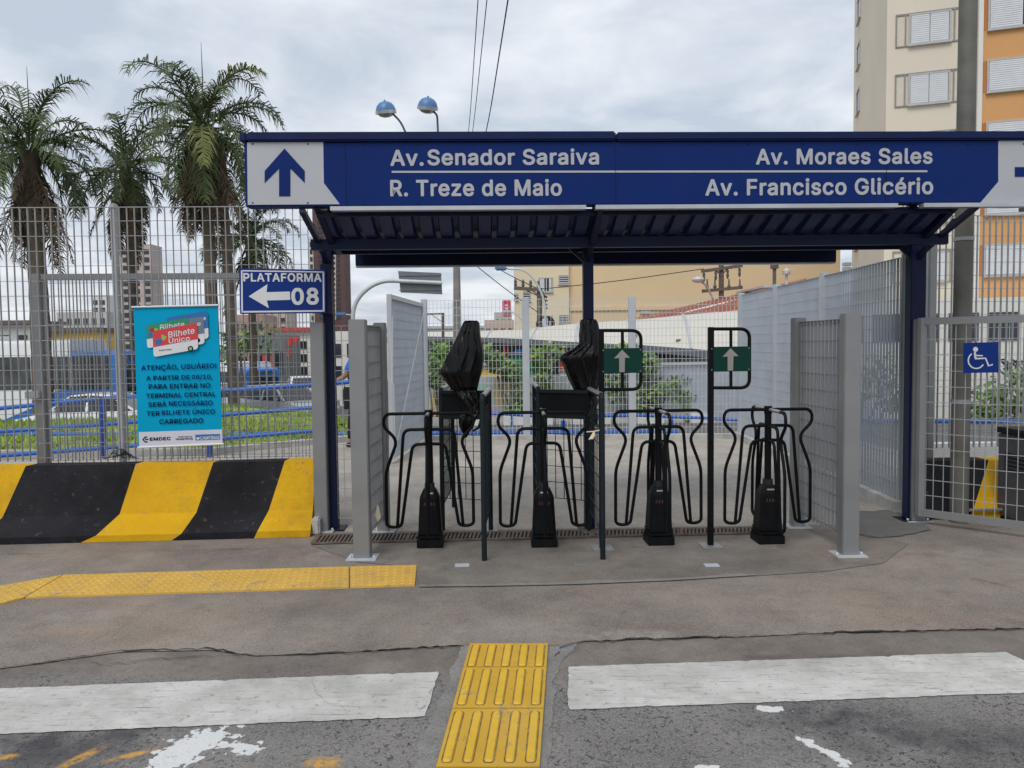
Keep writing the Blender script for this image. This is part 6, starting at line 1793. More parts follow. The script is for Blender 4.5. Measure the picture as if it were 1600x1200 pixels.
# ------------------------------------------------------------------ vehicles
def wheel(root, x, y, r, wd):
    mb = MB()
    ring = lambda rr_, yy: [Vector((x + rr_ * math.cos(q * math.pi / 10), yy, r + rr_ * math.sin(q * math.pi / 10))) for q in range(20)]
    mb.loft([ring(r * .62, y - wd / 2), ring(r * .95, y - wd / 2), ring(r, y - wd * .35), ring(r, y + wd * .35), ring(r * .95, y + wd / 2), ring(r * .62, y + wd / 2)])
    o = mb.build('wheel', M['rubber'], root, True)
    mb = MB(); mb.loft([ring(r * .64, y - wd * .52), ring(r * .5, y - wd * .42), ring(r * .12, y - wd * .46)])
    mb.build('rim', M['car_silver'], o, True)
def make_car(label, paint, hatch=False):
    root = thing('parked_car', label, 'car', (0, 0, 0), 'cars on the street beyond the lawn')
    hw = .84
    def sec(x, zb_, zt_, w_):
        pts = [(-w_ * .96, zb_), (-w_, zb_ + (zt_ - zb_) * .25), (-w_ * .99, zb_ + (zt_ - zb_) * .7), (-w_ * .93, zt_ - .02), (-w_ * .8, zt_), (w_ * .8, zt_), (w_ * .93, zt_ - .02), (w_ * .99, zb_ + (zt_ - zb_) * .7), (w_, zb_ + (zt_ - zb_) * .25), (w_ * .96, zb_)]
        return [Vector((x, a, b)) for a, b in pts]
    mb = MB()
    end = -1.9 if hatch else -2.1
    mb.loft([sec(2.05, .32, .62, hw * .82), sec(1.95, .24, .70, hw * .94), sec(1.3, .2, .84, hw), sec(.75, .2, .93, hw), sec(-1.2, .2, .95, hw), sec(end + .25, .22, .95 if not hatch else .98, hw), sec(end, .32, .88, hw * .92)])
    # roof and pillars
    rb = -1.05 if not hatch else -1.55
    cab = [(0.85, .92, .80), (.22, 1.40, .62), (-.25, 1.45, .62), (rb + .1, 1.40, .61), (-1.75 if not hatch else -1.88, .94, .76)]
    def roof(x, z, w_, th=.05):
        return [Vector((x, -w_, z - th)), Vector((x, -w_ * .92, z)), Vector((x, w_ * .92, z)), Vector((x, w_, z - th))]
    mb.loft([roof(.25, 1.42, .63), roof(-.25, 1.46, .63), roof(rb + .1, 1.42, .62)])
    for s_ in (-1, 1):
        for (x0, z0, w0, x1, z1, w1) in ((.88, .92, .80, .24, 1.40, .63), (-.32, .93, .81, -.32, 1.43, .635), (cab[4][0], .94, .77, rb + .08, 1.40, .62)):
            mb.bar((x0, s_ * w0, z0), (x1, s_ * w1, z1), .07, .05)
    mb.build('body', paint, root, True)
    mb = MB()
    mb.loft([[Vector((x, -w_ * .985 * k2, z)) if i_ == 0 else Vector((x, w_ * .985 * k2, z)) for i_, k2 in ((0, 1), (1, 1))] + [Vector((x, w_ * .9, z - .03)), Vector((x, -w_ * .9, z - .03))] for x, z, w_ in ((.84, .93, .79), (.22, 1.385, .63), (-.25, 1.43, .63), (rb + .1, 1.385, .62), (cab[4][0] + .03, .95, .76))])
    for s_ in (-1, 1):
        P = [(.80, .93, .80), (.22, 1.38, .632), (rb + .1, 1.38, .622), (cab[4][0] + .05, .95, .775)]
        mb.add([(x, s_ * w_, z) for x, z, w_ in P], [(0, 1, 2, 3)])
    mb.build('windows', M['glass'], root)
    for x in (1.27, -1.27):
        for y in (-.74, .74):
            wheel(root, x, y, .31, .2)
    for s_ in (-1, 1):
        mb = MB(); mb.bbox((2.0, s_ * .58, .64), (.1, .3, .13), .03); mb.build('headlight', M['lampclear'], root)
        mb = MB(); mb.bbox((end + .06, s_ * .62, .76), (.12, .22, .2), .03); mb.build('tail_light', M['red_lamp'], root)
        mb = MB(); mb.bbox((.62, s_ * .92, .98), (.1, .16, .11), .03); mb.build('mirror', paint, root)
    mb = MB(); mb.bbox((2.0, 0, .40), (.14, 1.3, .16), .04); mb.bbox((2.03, 0, .60), (.06, .7, .08), .02); mb.build('bumper', M['dark_grey'], root)
    mb = MB(); mb.box((2.08, 0, .45), (.012, .40, .13)); mb.build('number_plate', M['white'], root)
    return root
def place(o, px, Y, rz):
    p = D(px, 600, Y)
    o.location = (p.x, Y, H(p.x, Y) - .01); o.rotation_euler.z = rz
    return o
c1 = place(make_car('white sedan on the street seen between the fence post and the cyan banner', M['car_white']), 140, 24, R(180))
c2 = place(make_car('white car facing the fence beside the platform sign post', M['car_white'], True), 478, 37, R(-70))
c3 = place(make_car('silver hatchback seen under the platform sign', M['car_silver'], True), 446, 28, R(-35))
c4 = place(make_car('white car partly hidden behind the cyan banner', M['car_white']), 312, 30, R(176))
def make_bus(label, L, front, lower, split=None):
    """bus along x, nose at +x; split = x where the white changes to blue"""
    root = thing('city_bus', label, 'bus', (0, 0, 0), 'city buses on the street beyond the lawn')
    hw, Hh = 1.25, 3.15
    def sec(x, w_, z0, z1):
        r = .18
        return [Vector((x, a, b)) for a, b in ((-w_, z0), (-w_, z1 - r), (-w_ + r * .3, z1 - r * .3), (-w_ + r, z1), (w_ - r, z1), (w_ - r * .3, z1 - r * .3), (w_, z1 - r), (w_, z0))]
    def part(name, x0, x1, m, nose=0):
        mb = MB()
        Hh = 3.15 if not nose else 2.78
        S_ = [sec(x0, hw, .35, Hh)]
        if nose: S_ += [sec(x1 - .3, hw, .35, Hh), sec(x1 - .08, hw * .96, .38, Hh - .06), sec(x1, hw * .85, .45, Hh - .25)]
        else: S_ += [sec(x1, hw, .35, Hh)]
        mb.loft(S_); return mb.build(name, m, root, True)
    if split is None: split = L / 2 - 1.0
    part('body', -L / 2, split, M['bus_white'] if front == 'bus_blue' else M['bus_blue'])
    part('front_section', split + .004, L / 2, M[front], 1)
    if lower:
        for s_ in (-1, 1):
            mb = MB()
            mb.prism([(split - 2.6, s_ * (hw + .004), .36), (split + .0, s_ * (hw + .004), .36), (split, s_ * (hw + .004), 1.55), (split - .5, s_ * (hw + .004), 1.45), (split - 1.3, s_ * (hw + .004), .9)], (0, s_ * .006, 0))
            mb.build('swoosh', M[lower], root)
    n = 8
    for s_ in (-1, 1):
        x = -L / 2 + .35
        for i in range(n):
            mb = MB(); mb.bbox((x + .62, s_ * (hw + .012), 2.05), (1.24, .05, 1.08), .01); mb.build('window', M['bus_glass'], root)
            x += 1.28
    mb = MB(); mb.bbox((L / 2 - .04, 0, 1.75), (.16, 2.0, 1.2), .05); mb.build('windscreen', M['glass'], root)
    mb = MB(); mb.bbox((L / 2 - .04, 0, 2.52), (.12, 1.6, .2), .02); mb.build('destination_display', M['dark_grey'], root)
    for s_ in (-1, 1):
        mb = MB(); mb.bbox((L / 2 - .05, s_ * .85, .78), (.1, .32, .2), .03); mb.build('headlight', M['lampclear'], root)
        mb = MB(); mb.tube([(L / 2 - .1, s_ * 1.15, 2.6), (L / 2 + .2, s_ * 1.4, 2.5), (L / 2 + .2, s_ * 1.42, 2.2)], [.03, .03, .09], 8); mb.build('mirror', M['dark_grey'], root)
        for x in (L / 2 - 2.4, -L / 2 + 2.8):
            wheel(root, x, s_ * 1.12, .5, .28)
    mb = MB(); mb.bbox((L / 2 - .02, 0, .5), (.12, 2.2, .26), .04); mb.build('bumper', M['dark_grey'], root)
    mb = MB(); mb.bbox((-2.2, 0, Hh + .06), (6.0, 1.9, .2), .08); mb.build('roof_unit', M['bus_white'], root)
    return root
place(make_bus('white and blue city bus side-on behind the left fence', 11, 'bus_blue', 'bus_blue', 3.8), -33, 26.6, R(2))
place(make_bus('white city bus with a blue front seen under the platform sign', 11, 'bus_blue', None), 330, 49, R(-36))

# ------------------------------------------------------------------ poles, lamps, cables
p0_ = D(714, 420, 27)
root = thing('utility_pole', 'thick grey concrete pole behind the first black bag', 'utility pole', flat(p0_, H(p0_.x, 27)))
gz = H(p0_.x, 27)
pt_ = D(721, 352, 27)
mb = MB(); mb.tube([flat(D(714.5, 600, 27), gz), D(714.5, 500, 27), D(713.5, 412, 27), D(713, 352, 27)], [.15, .14, .12, .11], 12); mb.build('pole_shaft', M['concrete_pole'], root, True)
mb = MB(); c = D(713, 358, 27); mb.bar(c + Vector((-.5, 0, 0)), c + Vector((.7, 0, 0)), .1, .12); mb.build('crossarm', M['wood'], root)
# twin dome lamps on tall arms
def dome_lamp(root, px, py, wpx, Y, arm, tilt):
    c = D(px, py, Y); r = wpx / 2 / F * Y
    Mt = Euler((R(tilt[0]), R(tilt[1]), 0)).to_matrix()
    def T(mb):
        mb.v = [c + Mt @ v for v in mb.v]; return mb
    mb = MB(); mb.lathe((0, 0, 0), [(r, 0), (r * .97, r * .22), (r * .85, r * .55), (r * .62, r * .82), (r * .3, r * .97), (r * .1, r * 1.0), (r * .08, r * 1.12), (.001, r * 1.13)], 24)
    o = T(mb).build('lamp_shade', M['lamp_blue'], root, True)
    mb = MB(); mb.lathe((0, 0, 0), [(r * 1.03, -.06), (r * 1.03, .05), (r * .9, .05), (r * .9, -.06), (r * 1.03, -.06)], 24); T(mb).build('rim', M['alu'], o, True)
    mb = MB(); mb.lathe((0, 0, 0), [(r * .9, -.04), (r * .6, -.14), (r * .25, -.18), (.001, -.18)], 20); T(mb).build('diffuser', M['lamp_glass'], o, True)
    mb = MB(); mb.tube(arm, .035, 8); mb.build('lamp_arm', M['dark_grey'], root, True)
lroot = thing('twin_street_lamp', 'pair of blue dome street lamps rising above the canopy roof', 'street lamp', D(713, 352, 26.7))
YL = 26.7
dome_lamp(lroot, 603, 175, 31.5, YL, fillet([D(613, 177, YL), D(626, 190, YL), D(636, 212, YL), D(690, 330, YL), D(712, 350, YL)], .5, 5), (14, -4))
dome_lamp(lroot, 668, 169, 31.5, YL, fillet([D(672, 172, YL), D(683, 178, YL), D(684.5, 210, YL), D(690, 300, YL), D(712, 345, YL)], .5, 5), (16, 6))
mb = MB(); mb.tube([D(713, 340, YL), D(713.2, 352, YL), D(713.4, 398, YL)], .06, 10); mb.build('bracket', M['dark_grey'], lroot, True)
# cables overhead
for i, (xa, xt, lab) in enumerate(((720, 747, 'thin overhead cable, left of three above the canopy'), (723, 761, 'thin overhead cable, middle of three above the canopy'), (727, 794, 'thicker overhead cable, right of three above the canopy'))):
    a = D(713 + 4 * i, 357, 27); 
    q1 = D((733, 739, 761)[i], 207, 20); q2 = D(xt, -2, 12.5); q3 = D(xt + (xt - (733, 739, 761)[i]) * .9, -190, 8)
    mb = MB(); pts = fillet([a, q1, q2, q3], 3.0, 8)
    mb.tube(pts, (.008, .008, .012)[i], 6)
    tag(mb.build('overhead_cable', M['cable'], None, True), lab, 'cable', 'overhead cables above the canopy')
# overhead road sign from behind
Yo = 20
root = thing('road_sign', 'grey back of a road sign on a bent white pole over the street', 'road sign', flat(D(553, 600, Yo), H(-4, Yo)))
mb = MB(); mb.prism([D(622, 423.5, Yo), D(689, 426.5, Yo), D(691, 460, Yo), D(626, 457, Yo)], (0, .03, 0)); mb.build('sign_panel', M['mid_grey'], root)
mb = MB(); mb.tube(fillet([flat(D(553, 600, Yo), H(-4, Yo)), D(552, 472, Yo), D(590, 438, Yo), D(691, 442.5, Yo)], [0, .5, .5, 0], 8), .055, 10); 
mb.v = [v + Vector((0, -.07, 0)) for v in mb.v]
mb.build('sign_pole', M['galv_l'], root, True)
mb = MB()
for q in (430, 453):
    mb.box(D(657, q, Yo) + Vector((0, -.012, 0)), (1.1, .02, .03))
mb.build('stiffener', M['mid_grey'], root)
# pole with crossarms before the beige wall
Yp = 40
def cross_pole(label, px, ytop, ybot, arms, Y, ins):
    root = thing('utility_pole', label, 'utility pole', D(px, ybot, Y))
    mb = MB(); mb.tube([D(px, ybot + 60, Y), D(px, ytop, Y)], .13, 10); mb.build('pole_shaft', M['wood'], root, True)
    for (x0, y0, x1, y1) in arms:
        mb = MB(); mb.bar(D(x0, y0, Y - .15), D(x1, y1, Y - .15), .14, .16); ob = mb.build('crossarm', M['wood'], root)
        mb = MB()
        for k in range(4):
            t = .06 + .29 * k
            p = D(x0 + (x1 - x0) * t, y0 + (y1 - y0) * t, Y - .15)
            mb.lathe(p + Vector((0, 0, .08 * ins)), [(.05, 0), (.08, .08), (.05, .16), (.08, .22), (.03, .34)] if ins > 0 else [(.02, -.5), (.08, -.35), (.05, -.2), (.08, -.1), (.03, 0)], 8)
        mb.build('insulator', M['dark_grey'], ob, True)
        mb = MB(); mb.bar(D(x0 * .65 + x1 * .35, y0 * .65 + y1 * .35, Y - .15), D(px, (y0 + y1) / 2 + 12, Y - .12), .05, .05); mb.bar(D(x0 * .35 + x1 * .65, y0 * .35 + y1 * .65, Y - .15), D(px, (y0 + y1) / 2 + 12, Y - .12), .05, .05); mb.build('brace', M['wood'], ob)
    return root
r_ = cross_pole('weathered utility pole with two crossarms before the beige wall', 1127, 408, 490, [(1096, 424, 1160, 415)], Yp, -1)
mb = MB(); mb.bar(D(1097, 455, Yp - .15), D(1160, 449, Yp - .15), .14, .16); ob = mb.build('crossarm', M['wood'], r_)
mb = MB()
for x in (1105, 1117, 1139, 1156):
    mb.lathe(D(x, 451, Yp - .15), [(.05, 0), (.1, .1), (.05, .2), (.03, .5)], 8)
mb.build('insulator', M['dark_grey'], ob, True)
mb = MB(); mb.tube(fillet([D(1116, 472, Yp - .3), D(1105, 447, Yp - .6), D(1094, 439, Yp - .8)], .5, 5), .05, 8); arm_ = mb.build('lamp_arm', M['galv_l'], r_, True)
mb = MB(); mb.lathe((0, 0, 0), [(.02, -.16), (.24, -.12), (.3, 0), (.22, .12), (.03, .17)], 14); c = D(1091, 437, Yp - .8); mb.v = [c + Vector((v.x * 1.1, v.y, v.z)) for v in mb.v]; mb.build('lamp_head', M['galv_l'], arm_, True)
r_ = cross_pole('utility pole with a single side crossarm before the cream building corner', 843, 450, 510, [(803, 450, 844, 453)], 36, 1)
mb = MB()
rr_ = random.Random(9)
for i in range(5):
    c = D(853 + rr_.uniform(-3, 3), 506, 35.8)
    mb.tube([c + Vector((.35 * math.cos(q * .52 + i), .05 * i, .35 * math.sin(q * .52 + i))) for q in range(13)], .03, 5)
mb.build('cable_coil', M['cable'], r_, True)
mb = MB(); 
for k in range(4):
    mb.tube([D(850 + k % 2 * 3, 462 + k * 6, 35.8), D(855, 465 + k * 6, 35.8)], .05, 6)
mb.tube([D(848, 455, 35.8), D(852, 470, 35.8), D(851, 500, 35.8)], .02, 5)
mb.build('wire_drop', M['cable'], r_, True)
root = thing('street_lamp', 'blue-headed street lamp on a long curved arm before the cream building', 'street lamp', D(850, 470, 34))
mb = MB(); mb.tube(fillet([D(793, 420, 34), D(820, 421, 34), D(838, 440, 34), D(852, 472, 34), D(852, 520, 34)], 1.0, 8), .045, 8); mb.build('lamp_arm', M['galv_l'], root, True)
mb = MB(); mb.bbox(D(783, 419.5, 34), (.56, .3, .17), .06); mb.build('lamp_head', M['lamp_blue'], root)
root = thing('street_lamp', 'small white street lamp on a curved arm beside the red shop sign', 'street lamp', D(820, 505, 38))
mb = MB(); mb.tube(fillet([D(795, 487, 38), D(806, 489, 38), D(821, 506, 38), D(822, 530, 38)], .6, 8), .04, 8); mb.build('lamp_arm', M['galv_l'], root, True)
mb = MB(); mb.bbox(D(791, 487, 38), (.45, .25, .14), .05); mb.build('lamp_head', M['galv_l'], root)
root = thing('utility_pole', 'thin pole with a one-sided crossarm left of the thick concrete pole', 'utility pole', D(692, 530, 34))
mb = MB(); mb.tube([D(692.5, 545, 34), D(692, 489, 34)], .06, 8); mb.build('pole_shaft', M['wood'], root, True)
mb = MB(); mb.bar(D(664, 491, 34), D(694, 490, 34), .06, .07); mb.bar(D(675, 492, 34), D(692, 504, 34), .03, .03); mb.build('crossarm', M['wood'], root)
root = thing('street_lamp', 'distant blue street lamp head beside the brown tower', 'street lamp', D(530, 492, 42))
mb = MB(); mb.bbox(D(532, 491, 42), (.6, .3, .2), .06); mb.build('lamp_head', M['lamp_blue'], root)
mb = MB(); mb.tube([D(537, 491, 42), D(548, 492, 42), D(553, 500, 42), D(553, 560, 42)], .04, 6); mb.build('lamp_arm', M['galv_l'], root, True)
# slack cables crossing to the beige wall
for i, (pts, lab) in enumerate((([(740, 412), (790, 452), (843, 490)], 'slack cable running down to the single-arm utility pole'), ([(765, 412), (805, 435), (843, 452)], 'slack cable running to the crossarm of the single-arm pole'), ([(843, 452), (960, 440), (1100, 420)], 'slack cable strung across the beige wall'))):
    mb = MB(); mb.tube(fillet([D(x, y, 36) for x, y in pts], 3, 6), .02, 5)
    tag(mb.build('overhead_cable', M['cable'], None, True), lab, 'cable')

# ------------------------------------------------------------------ buildings
def facade(root, pl, wins, shutter=True):
    """windows given as pixel rectangles on a facade plane: (x0,y0,x1,y1,kind)"""
    for (x0, y0, x1, y1, kind) in wins:
        a = pl.at(x0, y1); b = pl.at(x1, y0)
        sa, za = pl.sz(a); sb, zb2 = pl.sz(b)
        window(root, pl, sa, sb, za, zb2, kind)
def window(root, pl, sa, sb, za, zb2, kind):
    rz = math.atan2(pl.u.y, pl.u.x)
    w_ = sb - sa; h_ = zb2 - za; f = min(.07, w_ * .08)
    mb = MB()
    for (s0, s1, z0, z1) in ((sa, sb, za - f, za), (sa, sb, zb2, zb2 + f), (sa - f, sa, za - f, zb2 + f), (sb, sb + f, za - f, zb2 + f)):
        mb.box(pl.pt((s0 + s1) / 2, (z0 + z1) / 2, .025), (s1 - s0 + .002, .07, z1 - z0), rz)
    mb.box(pl.pt((sa + sb) / 2, za - f - .03, .06), (w_ + .2, .14, .05), rz)
    o = mb.build('window', M['frame'], root)
    mb = MB(); mb.box(pl.pt((sa + sb) / 2, (za + zb2) / 2, .008), (w_, .02, h_), rz); mb.build('pane', M['glass'], o)
    def louvre(s0, s1):
        mb = MB()
        mb.box(pl.pt((s0 + s1) / 2, (za + zb2) / 2, .028), (s1 - s0, .02, h_), rz)
        n = max(4, int(h_ / .085))
        for i in range(n):
            mb.box(pl.pt((s0 + s1) / 2, za + h_ * (i + .5) / n, .045), (s1 - s0 - .06, .02, h_ / n * .55), rz)
        mb.build('shutter', M['shutter'], o)
    if kind == 'full':
        mid_ = (sa + sb) / 2
        louvre(sa + .02, mid_ - .015); louvre(mid_ + .015, sb - .02)
    elif kind == 'half':
        louvre(sa + .02, sa + w_ * .4); louvre(sb - w_ * .22, sb - .02)
        mb = MB(); mb.box(pl.pt(sa + w_ * .56, (za + zb2) / 2, .03), (w_ * .05, .03, h_), rz); mb.build('mullion', M['shutter'], o)
    elif kind == 'bars':
        mb = MB()
        for i in range(4):
            mb.box(pl.pt((sa + sb) / 2, za + h_ * (i + .5) / 4, .04), (w_, .02, .05), rz)
        mb.build('grille', M['shutter'], o)
    return o

# apartment block on the right: cream corner and orange wing
th = R(-18)
ub = Vector((math.cos(th), math.sin(th), 0))
Cn = D(1380, 500, 36)
root = thing('apartment_block', 'tall cream and orange apartment block with white shutters on the right', 'building', flat(Cn, -1))
back = Vector((-ub.y, ub.x, 0))
AP = Plane(flat(Cn), ub)
sO = AP.sz(AP.at(1524, 300))[0]
ztop, zb_ = 30, -1
def slab(mb, s0, s1, d0, d1, z0, z1):
    q = [AP.pt(s0, 0, -d0), AP.pt(s1, 0, -d0), AP.pt(s1, 0, -d1), AP.pt(s0, 0, -d1)]
    mb.hexa([flat(p, z0) for p in q] + [flat(p, z1) for p in q])
mb = MB(); slab(mb, 0, sO - .02, 0, 13.5, zb_, ztop); mb.build('cream_wall', M['cream'], root)
mb = MB(); slab(mb, sO, sO + 14, -.35, 13.3, zb_, ztop - .2); mb.build('orange_wall', M['orange'], root)
mb = MB(); slab(mb, sO - .08, sO + .10, -.42, .2, zb_, ztop + .1); mb.build('corner_pier', M['offwhite'], root)
def zat(px, py, pl): return pl.sz(pl.at(px, py))[1]
z_a = zat(1450, 66, AP); z_b = zat(1450, 22, AP); fl = zat(1450, 66, AP) - zat(1450, 160, AP)
s0 = AP.sz(AP.at(1422, 100))[0]; s1 = AP.sz(AP.at(1482, 100))[0]; sp0 = AP.sz(AP.at(1400, 100))[0]; sp1 = AP.sz(AP.at(1506, 100))[0]
for k in range(-5, 4):
    za, zb2 = z_a + fl * k, z_b + fl * k
    if za < 1: continue
    mb = MB(); slab(mb, sp0, sp1, -.012, .2, za - .05, zb2 + .05); mb.build('window_recess', M['recess'], root)
    mb = MB()
    for (a_, b_, c_, d_) in ((sp0, sp1, zb2 + .05, zb2 + .13), (sp0, sp1, za - .10, za - .05), (sp0 - .04, sp0 + .02, za - .1, zb2 + .13), (sp1 - .02, sp1 + .04, za - .1, zb2 + .13), (s0 - .24, s0 - .18, za - .05, zb2 + .05), (s1 + .18, s1 + .24, za - .05, zb2 + .05)):
        slab(mb, a_, b_, -.05, .02, c_, d_)
    mb.build('bay_frame_and_shadow', M['frame_shadow'], root)  # dark frame lines; the top bar is a shadow line put in as colour
    P2 = Plane(AP.pt(0, 0, .02), ub)
    window(root, P2, s0, s1, za, zb2, 'full')
OP = Plane(AP.pt(0, 0, .35), ub)
o0 = OP.sz(OP.at(1530, 100))[0]; o1 = OP.sz(OP.at(1545, 100))[0]; o2 = o1 + 3.1
oz_a = OP.sz(OP.at(1560, 141))[1]; oz_b = OP.sz(OP.at(1560, 95))[1]
for k in range(-5, 4):
    za, zb2 = oz_a + fl * k, oz_b + fl * k
    if za < 3.2: continue
    for j in range(2):
        dx = j * 5.2
        mb = MB(); q = [OP.pt(o0 + dx, 0, .012), OP.pt(o2 + dx + .05, 0, .012), OP.pt(o2 + dx + .05, 0, -.1), OP.pt(o0 + dx, 0, -.1)]
        mb.hexa([flat(p, za - .04) for p in q] + [flat(p, zb2 + .04) for p in q]); mb.build('window_recess', M['orange_d'], root)
        P2 = Plane(OP.pt(0, 0, .02), ub)
        window(root, P2, o1 + dx, o2 + dx, za, zb2, 'half' if (k in (1, -2) and j == 0) else 'full')
# side face windows
SPl = Plane(flat(Cn) + back * 13.5, -back)
for k in range(-5, 4):
    za = z_a + fl * k + .1
    if za < 1: continue
    for s_ in (2.0, ):
        window(root, SPl, s_, s_ + 1.3, za, za + 1.25, 'none')
mb = MB(); slab(mb, sO - 8, sO + 16, -3.5, -.6, 0, 3.3)
o = mb.build('annex_wall', M['offwhite'], root)
mb = MB()
for i in range(16):
    slab(mb, sO - 7.5 + i * 1.45, sO - 7.5 + i * 1.45 + 1.1, -3.56, -3.45, 1.55, 2.7)
mb.build('annex_opening', M['glass'], o)

# beige building with cream gable
YB = 55
root = thing('beige_building', 'large blank beige building with a pale yellow windowed end', 'building', flat(D(1050, 500, YB), -2))
zt2 = D(900, 330, YB).z
xa, xb, xc = D(805, 500, YB).x, D(889, 500, YB).x, D(1312, 500, YB).x
yb0 = H(3, YB)
mb = MB(); mb.box(((xb + xc) / 2, YB + 8, (zt2 + yb0 - 1) / 2), (xc - xb, 16, zt2 - yb0 + 1)); mb.build('wall', M['beige'], root)
mb = MB(); mb.box(((xa + xb) / 2, YB + 6, (zt2 + yb0 - 1) / 2 - .1), (xb - xa - .01, 12.6, zt2 - yb0 + .8)); mb.build('end_wall', M['beige_l'], root)
mb = MB(); mb.box(((xb + xc) / 2, YB - .06, D(950, 482, YB).z), (xc - xb - .1, .12, .28)); mb.build('ledge', M['beige'], root)
BPl = Plane((0, YB - .3, 0), (1, 0))
for (x0, y0, x1, y1, k) in ((843, 435, 862, 455, 'half'), (874, 431, 888, 443, 'bars'), (874, 493, 887, 504, 'bars'), (847, 494, 862, 508, 'half'), (818, 456, 828, 470, 'bars'), (803.8, 459, 809, 469, 'bars')):
    a = BPl.at(x0, y1); b = BPl.at(x1, y0)
    window(root, BPl, a.x, b.x, a.z, b.z, k)
BPl = Plane((0, YB, 0), (1, 0))
for (x0, y0, x1, y1, k) in ((1002, 482.5, 1014, 488.5, 'bars'), (1052, 482, 1066, 487, 'bars')):
    a = BPl.at(x0, y1); b = BPl.at(x1, y0)
    window(root, BPl, a.x, b.x, a.z, b.z, k)
mb = MB()
for i in range(3):
    mb.box(D(1323, 413 + i * 7, 50), (.45, .4, .22))
tag(mb.build('air_conditioner', M['galv_l']), 'stacked air conditioner boxes on the cream wall above the receding fence', 'air conditioner')

# tiled roof house
Yt = 33
root = thing('tiled_house', 'low house with a red tiled roof behind the market tent', 'house', flat(D(1130, 500, Yt), -1))
def TP(u, v):
    a = D(980, 506, Yt).lerp(D(1260, 476, Yt - 3), u); b = D(985, 498.5, Yt + 7).lerp(D(1260, 436, Yt + 7), u)
    return a.lerp(b, v)
mb = MB(); nr = 46
for i in range(nr):
    u0, u1 = i / nr, (i + 1) / nr
    for j in range(12):
        v0, v1 = j / 12, (j + 1) / 12 + .02
        up0, up1 = Vector((0, 0, .03)), Vector((0, 0, .02))
        m_ = (u0 + u1) / 2
        mb.add([TP(u0, v0) + up1, TP(m_, v0) + up0, TP(u1, v0) + up1, TP(u1, v1), TP(m_, v1) + Vector((0, 0, .03)), TP(u0, v1)], [(0, 1, 4, 5), (1, 2, 3, 4)])
mb.build('roof', mat('red_roof_tile', (0.36, 0.10, 0.055), 0.9, var=0.35, scale=2.5, dirt=0.4, dirtcol=(0.2, 0.09, 0.07)), root)
mb = MB()
a, b = TP(0, 0), TP(1, 0)
q = [flat(a, 0) + Vector((0, .3, 0)), flat(b, 0) + Vector((0, .3, 0)), flat(TP(1, 1), 0), flat(TP(0, 1), 0)]
mb.hexa([flat(p, -1) for p in q] + [a + Vector((0, .3, -.1)), b + Vector((0, .3, -.1)), TP(1, 1) - Vector((0, 0, .15)), TP(0, 1) - Vector((0, 0, .15))])
mb.build('wall', M['offwhite'], root)
root = thing('roof_tank_house', 'low white rooftop structure with two vent pipes above the receding fence', 'building', flat(D(1225, 500, 37), 0))
a, b = D(1194, 450, 37), D(1300, 447, 37)
mb = MB(); mb.box(((a.x + b.x) / 2, 39, a.z / 2), (b.x - a.x, 4, a.z)); mb.build('wall', M['offwhite'], root)
mb = MB(); mb.box(((a.x + b.x) / 2, 38.9, a.z + .05), (b.x - a.x + .3, 4.4, .1)); mb.build('roof', M['galv_l'], root)
for (px, yt) in ((1210, 418), (1229, 427)):
    mb = MB(); p = D(px, 450, 37.2); t = D(px, yt, 37.2); mb.tube([p, t], .09 if px == 1210 else .07, 8); mb.lathe(t, [(.2, -.05), (.2, .12), (.05, .25)], 10); mb.build('vent_pipe', M['wood'] if px == 1210 else M['kerb'], root, True)

# market tent: long white vaulted roof with a dark edge
root = thing('market_tent', 'long white tent roof with dark shaded stalls behind the mesh fence', 'market tent', flat(D(900, 600, 26), H(3, 26)))
eave = [(655, 526, 40), (760, 528, 34), (830, 531, 30.5), (900, 535.5, 28), (1000, 540, 25), (1080, 546, 23), (1165, 553, 21)]
top = [(655, 519, 46), (760, 517, 40), (830, 514, 36), (870, 508, 34), (940, 503, 32), (1000, 499, 30), (1080, 491, 28), (1165, 484, 26)]
mb = MB()
rows_ = []
N = 36
def lerp_list(L_, t):
    f_ = t * (len(L_) - 1); i = min(len(L_) - 2, int(f_)); k = f_ - i
    a = D(*L_[i]); b = D(*L_[i + 1]); return a.lerp(b, k)
g = []
for i in range(N + 1):
    t = i / N
    e, tp = lerp_list(eave, t), lerp_list(top, t)
    row = []
    for j in range(9):
        v = j / 8
        p = e.lerp(tp, v); p.z = e.z + (tp.z - e.z) * math.sin(v * math.pi / 2) ** .9
        p.z -= .10 * abs(math.sin(t * 6 * math.pi)) ** 6 * math.sin(v * math.pi)
        row.append(p)
    # back slope
    for v in (.5, 1):
        p = tp + (tp - e) * v * .6; p.z = tp.z - v * v * 1.2; row.append(p)
    g.append(row)
nc = len(g[0])
mb.v = [p for r in g for p in r] + [p - Vector((0, 0, .05)) for r in g for p in r]
off_ = (N + 1) * nc
for i in range(N):
    for j in range(nc - 1):
        q = [i * nc + j, (i + 1) * nc + j, (i + 1) * nc + j + 1, i * nc + j + 1]
        mb.f.append(q); mb.mi.append(0); mb.f.append([off_ + x for x in reversed(q)]); mb.mi.append(0)
mb.build('tent_roof', M['tent'], root, True)
mb = MB()
for i in range(N):
    a, b = g[i][0], g[i + 1][0]
    mb.bar(a + Vector((0, -.05, -.09)), b + Vector((0, -.05, -.09)), .12, .22)
mb.build('fascia', M['mid_grey'], root)
mb = MB()
for i in (6, 12, 18, 24, 30):
    mb.tube([p + Vector((0, 0, .01)) for p in g[i][:9]], .045, 6)
mb.build('seam', M['galv_l'], root, True)
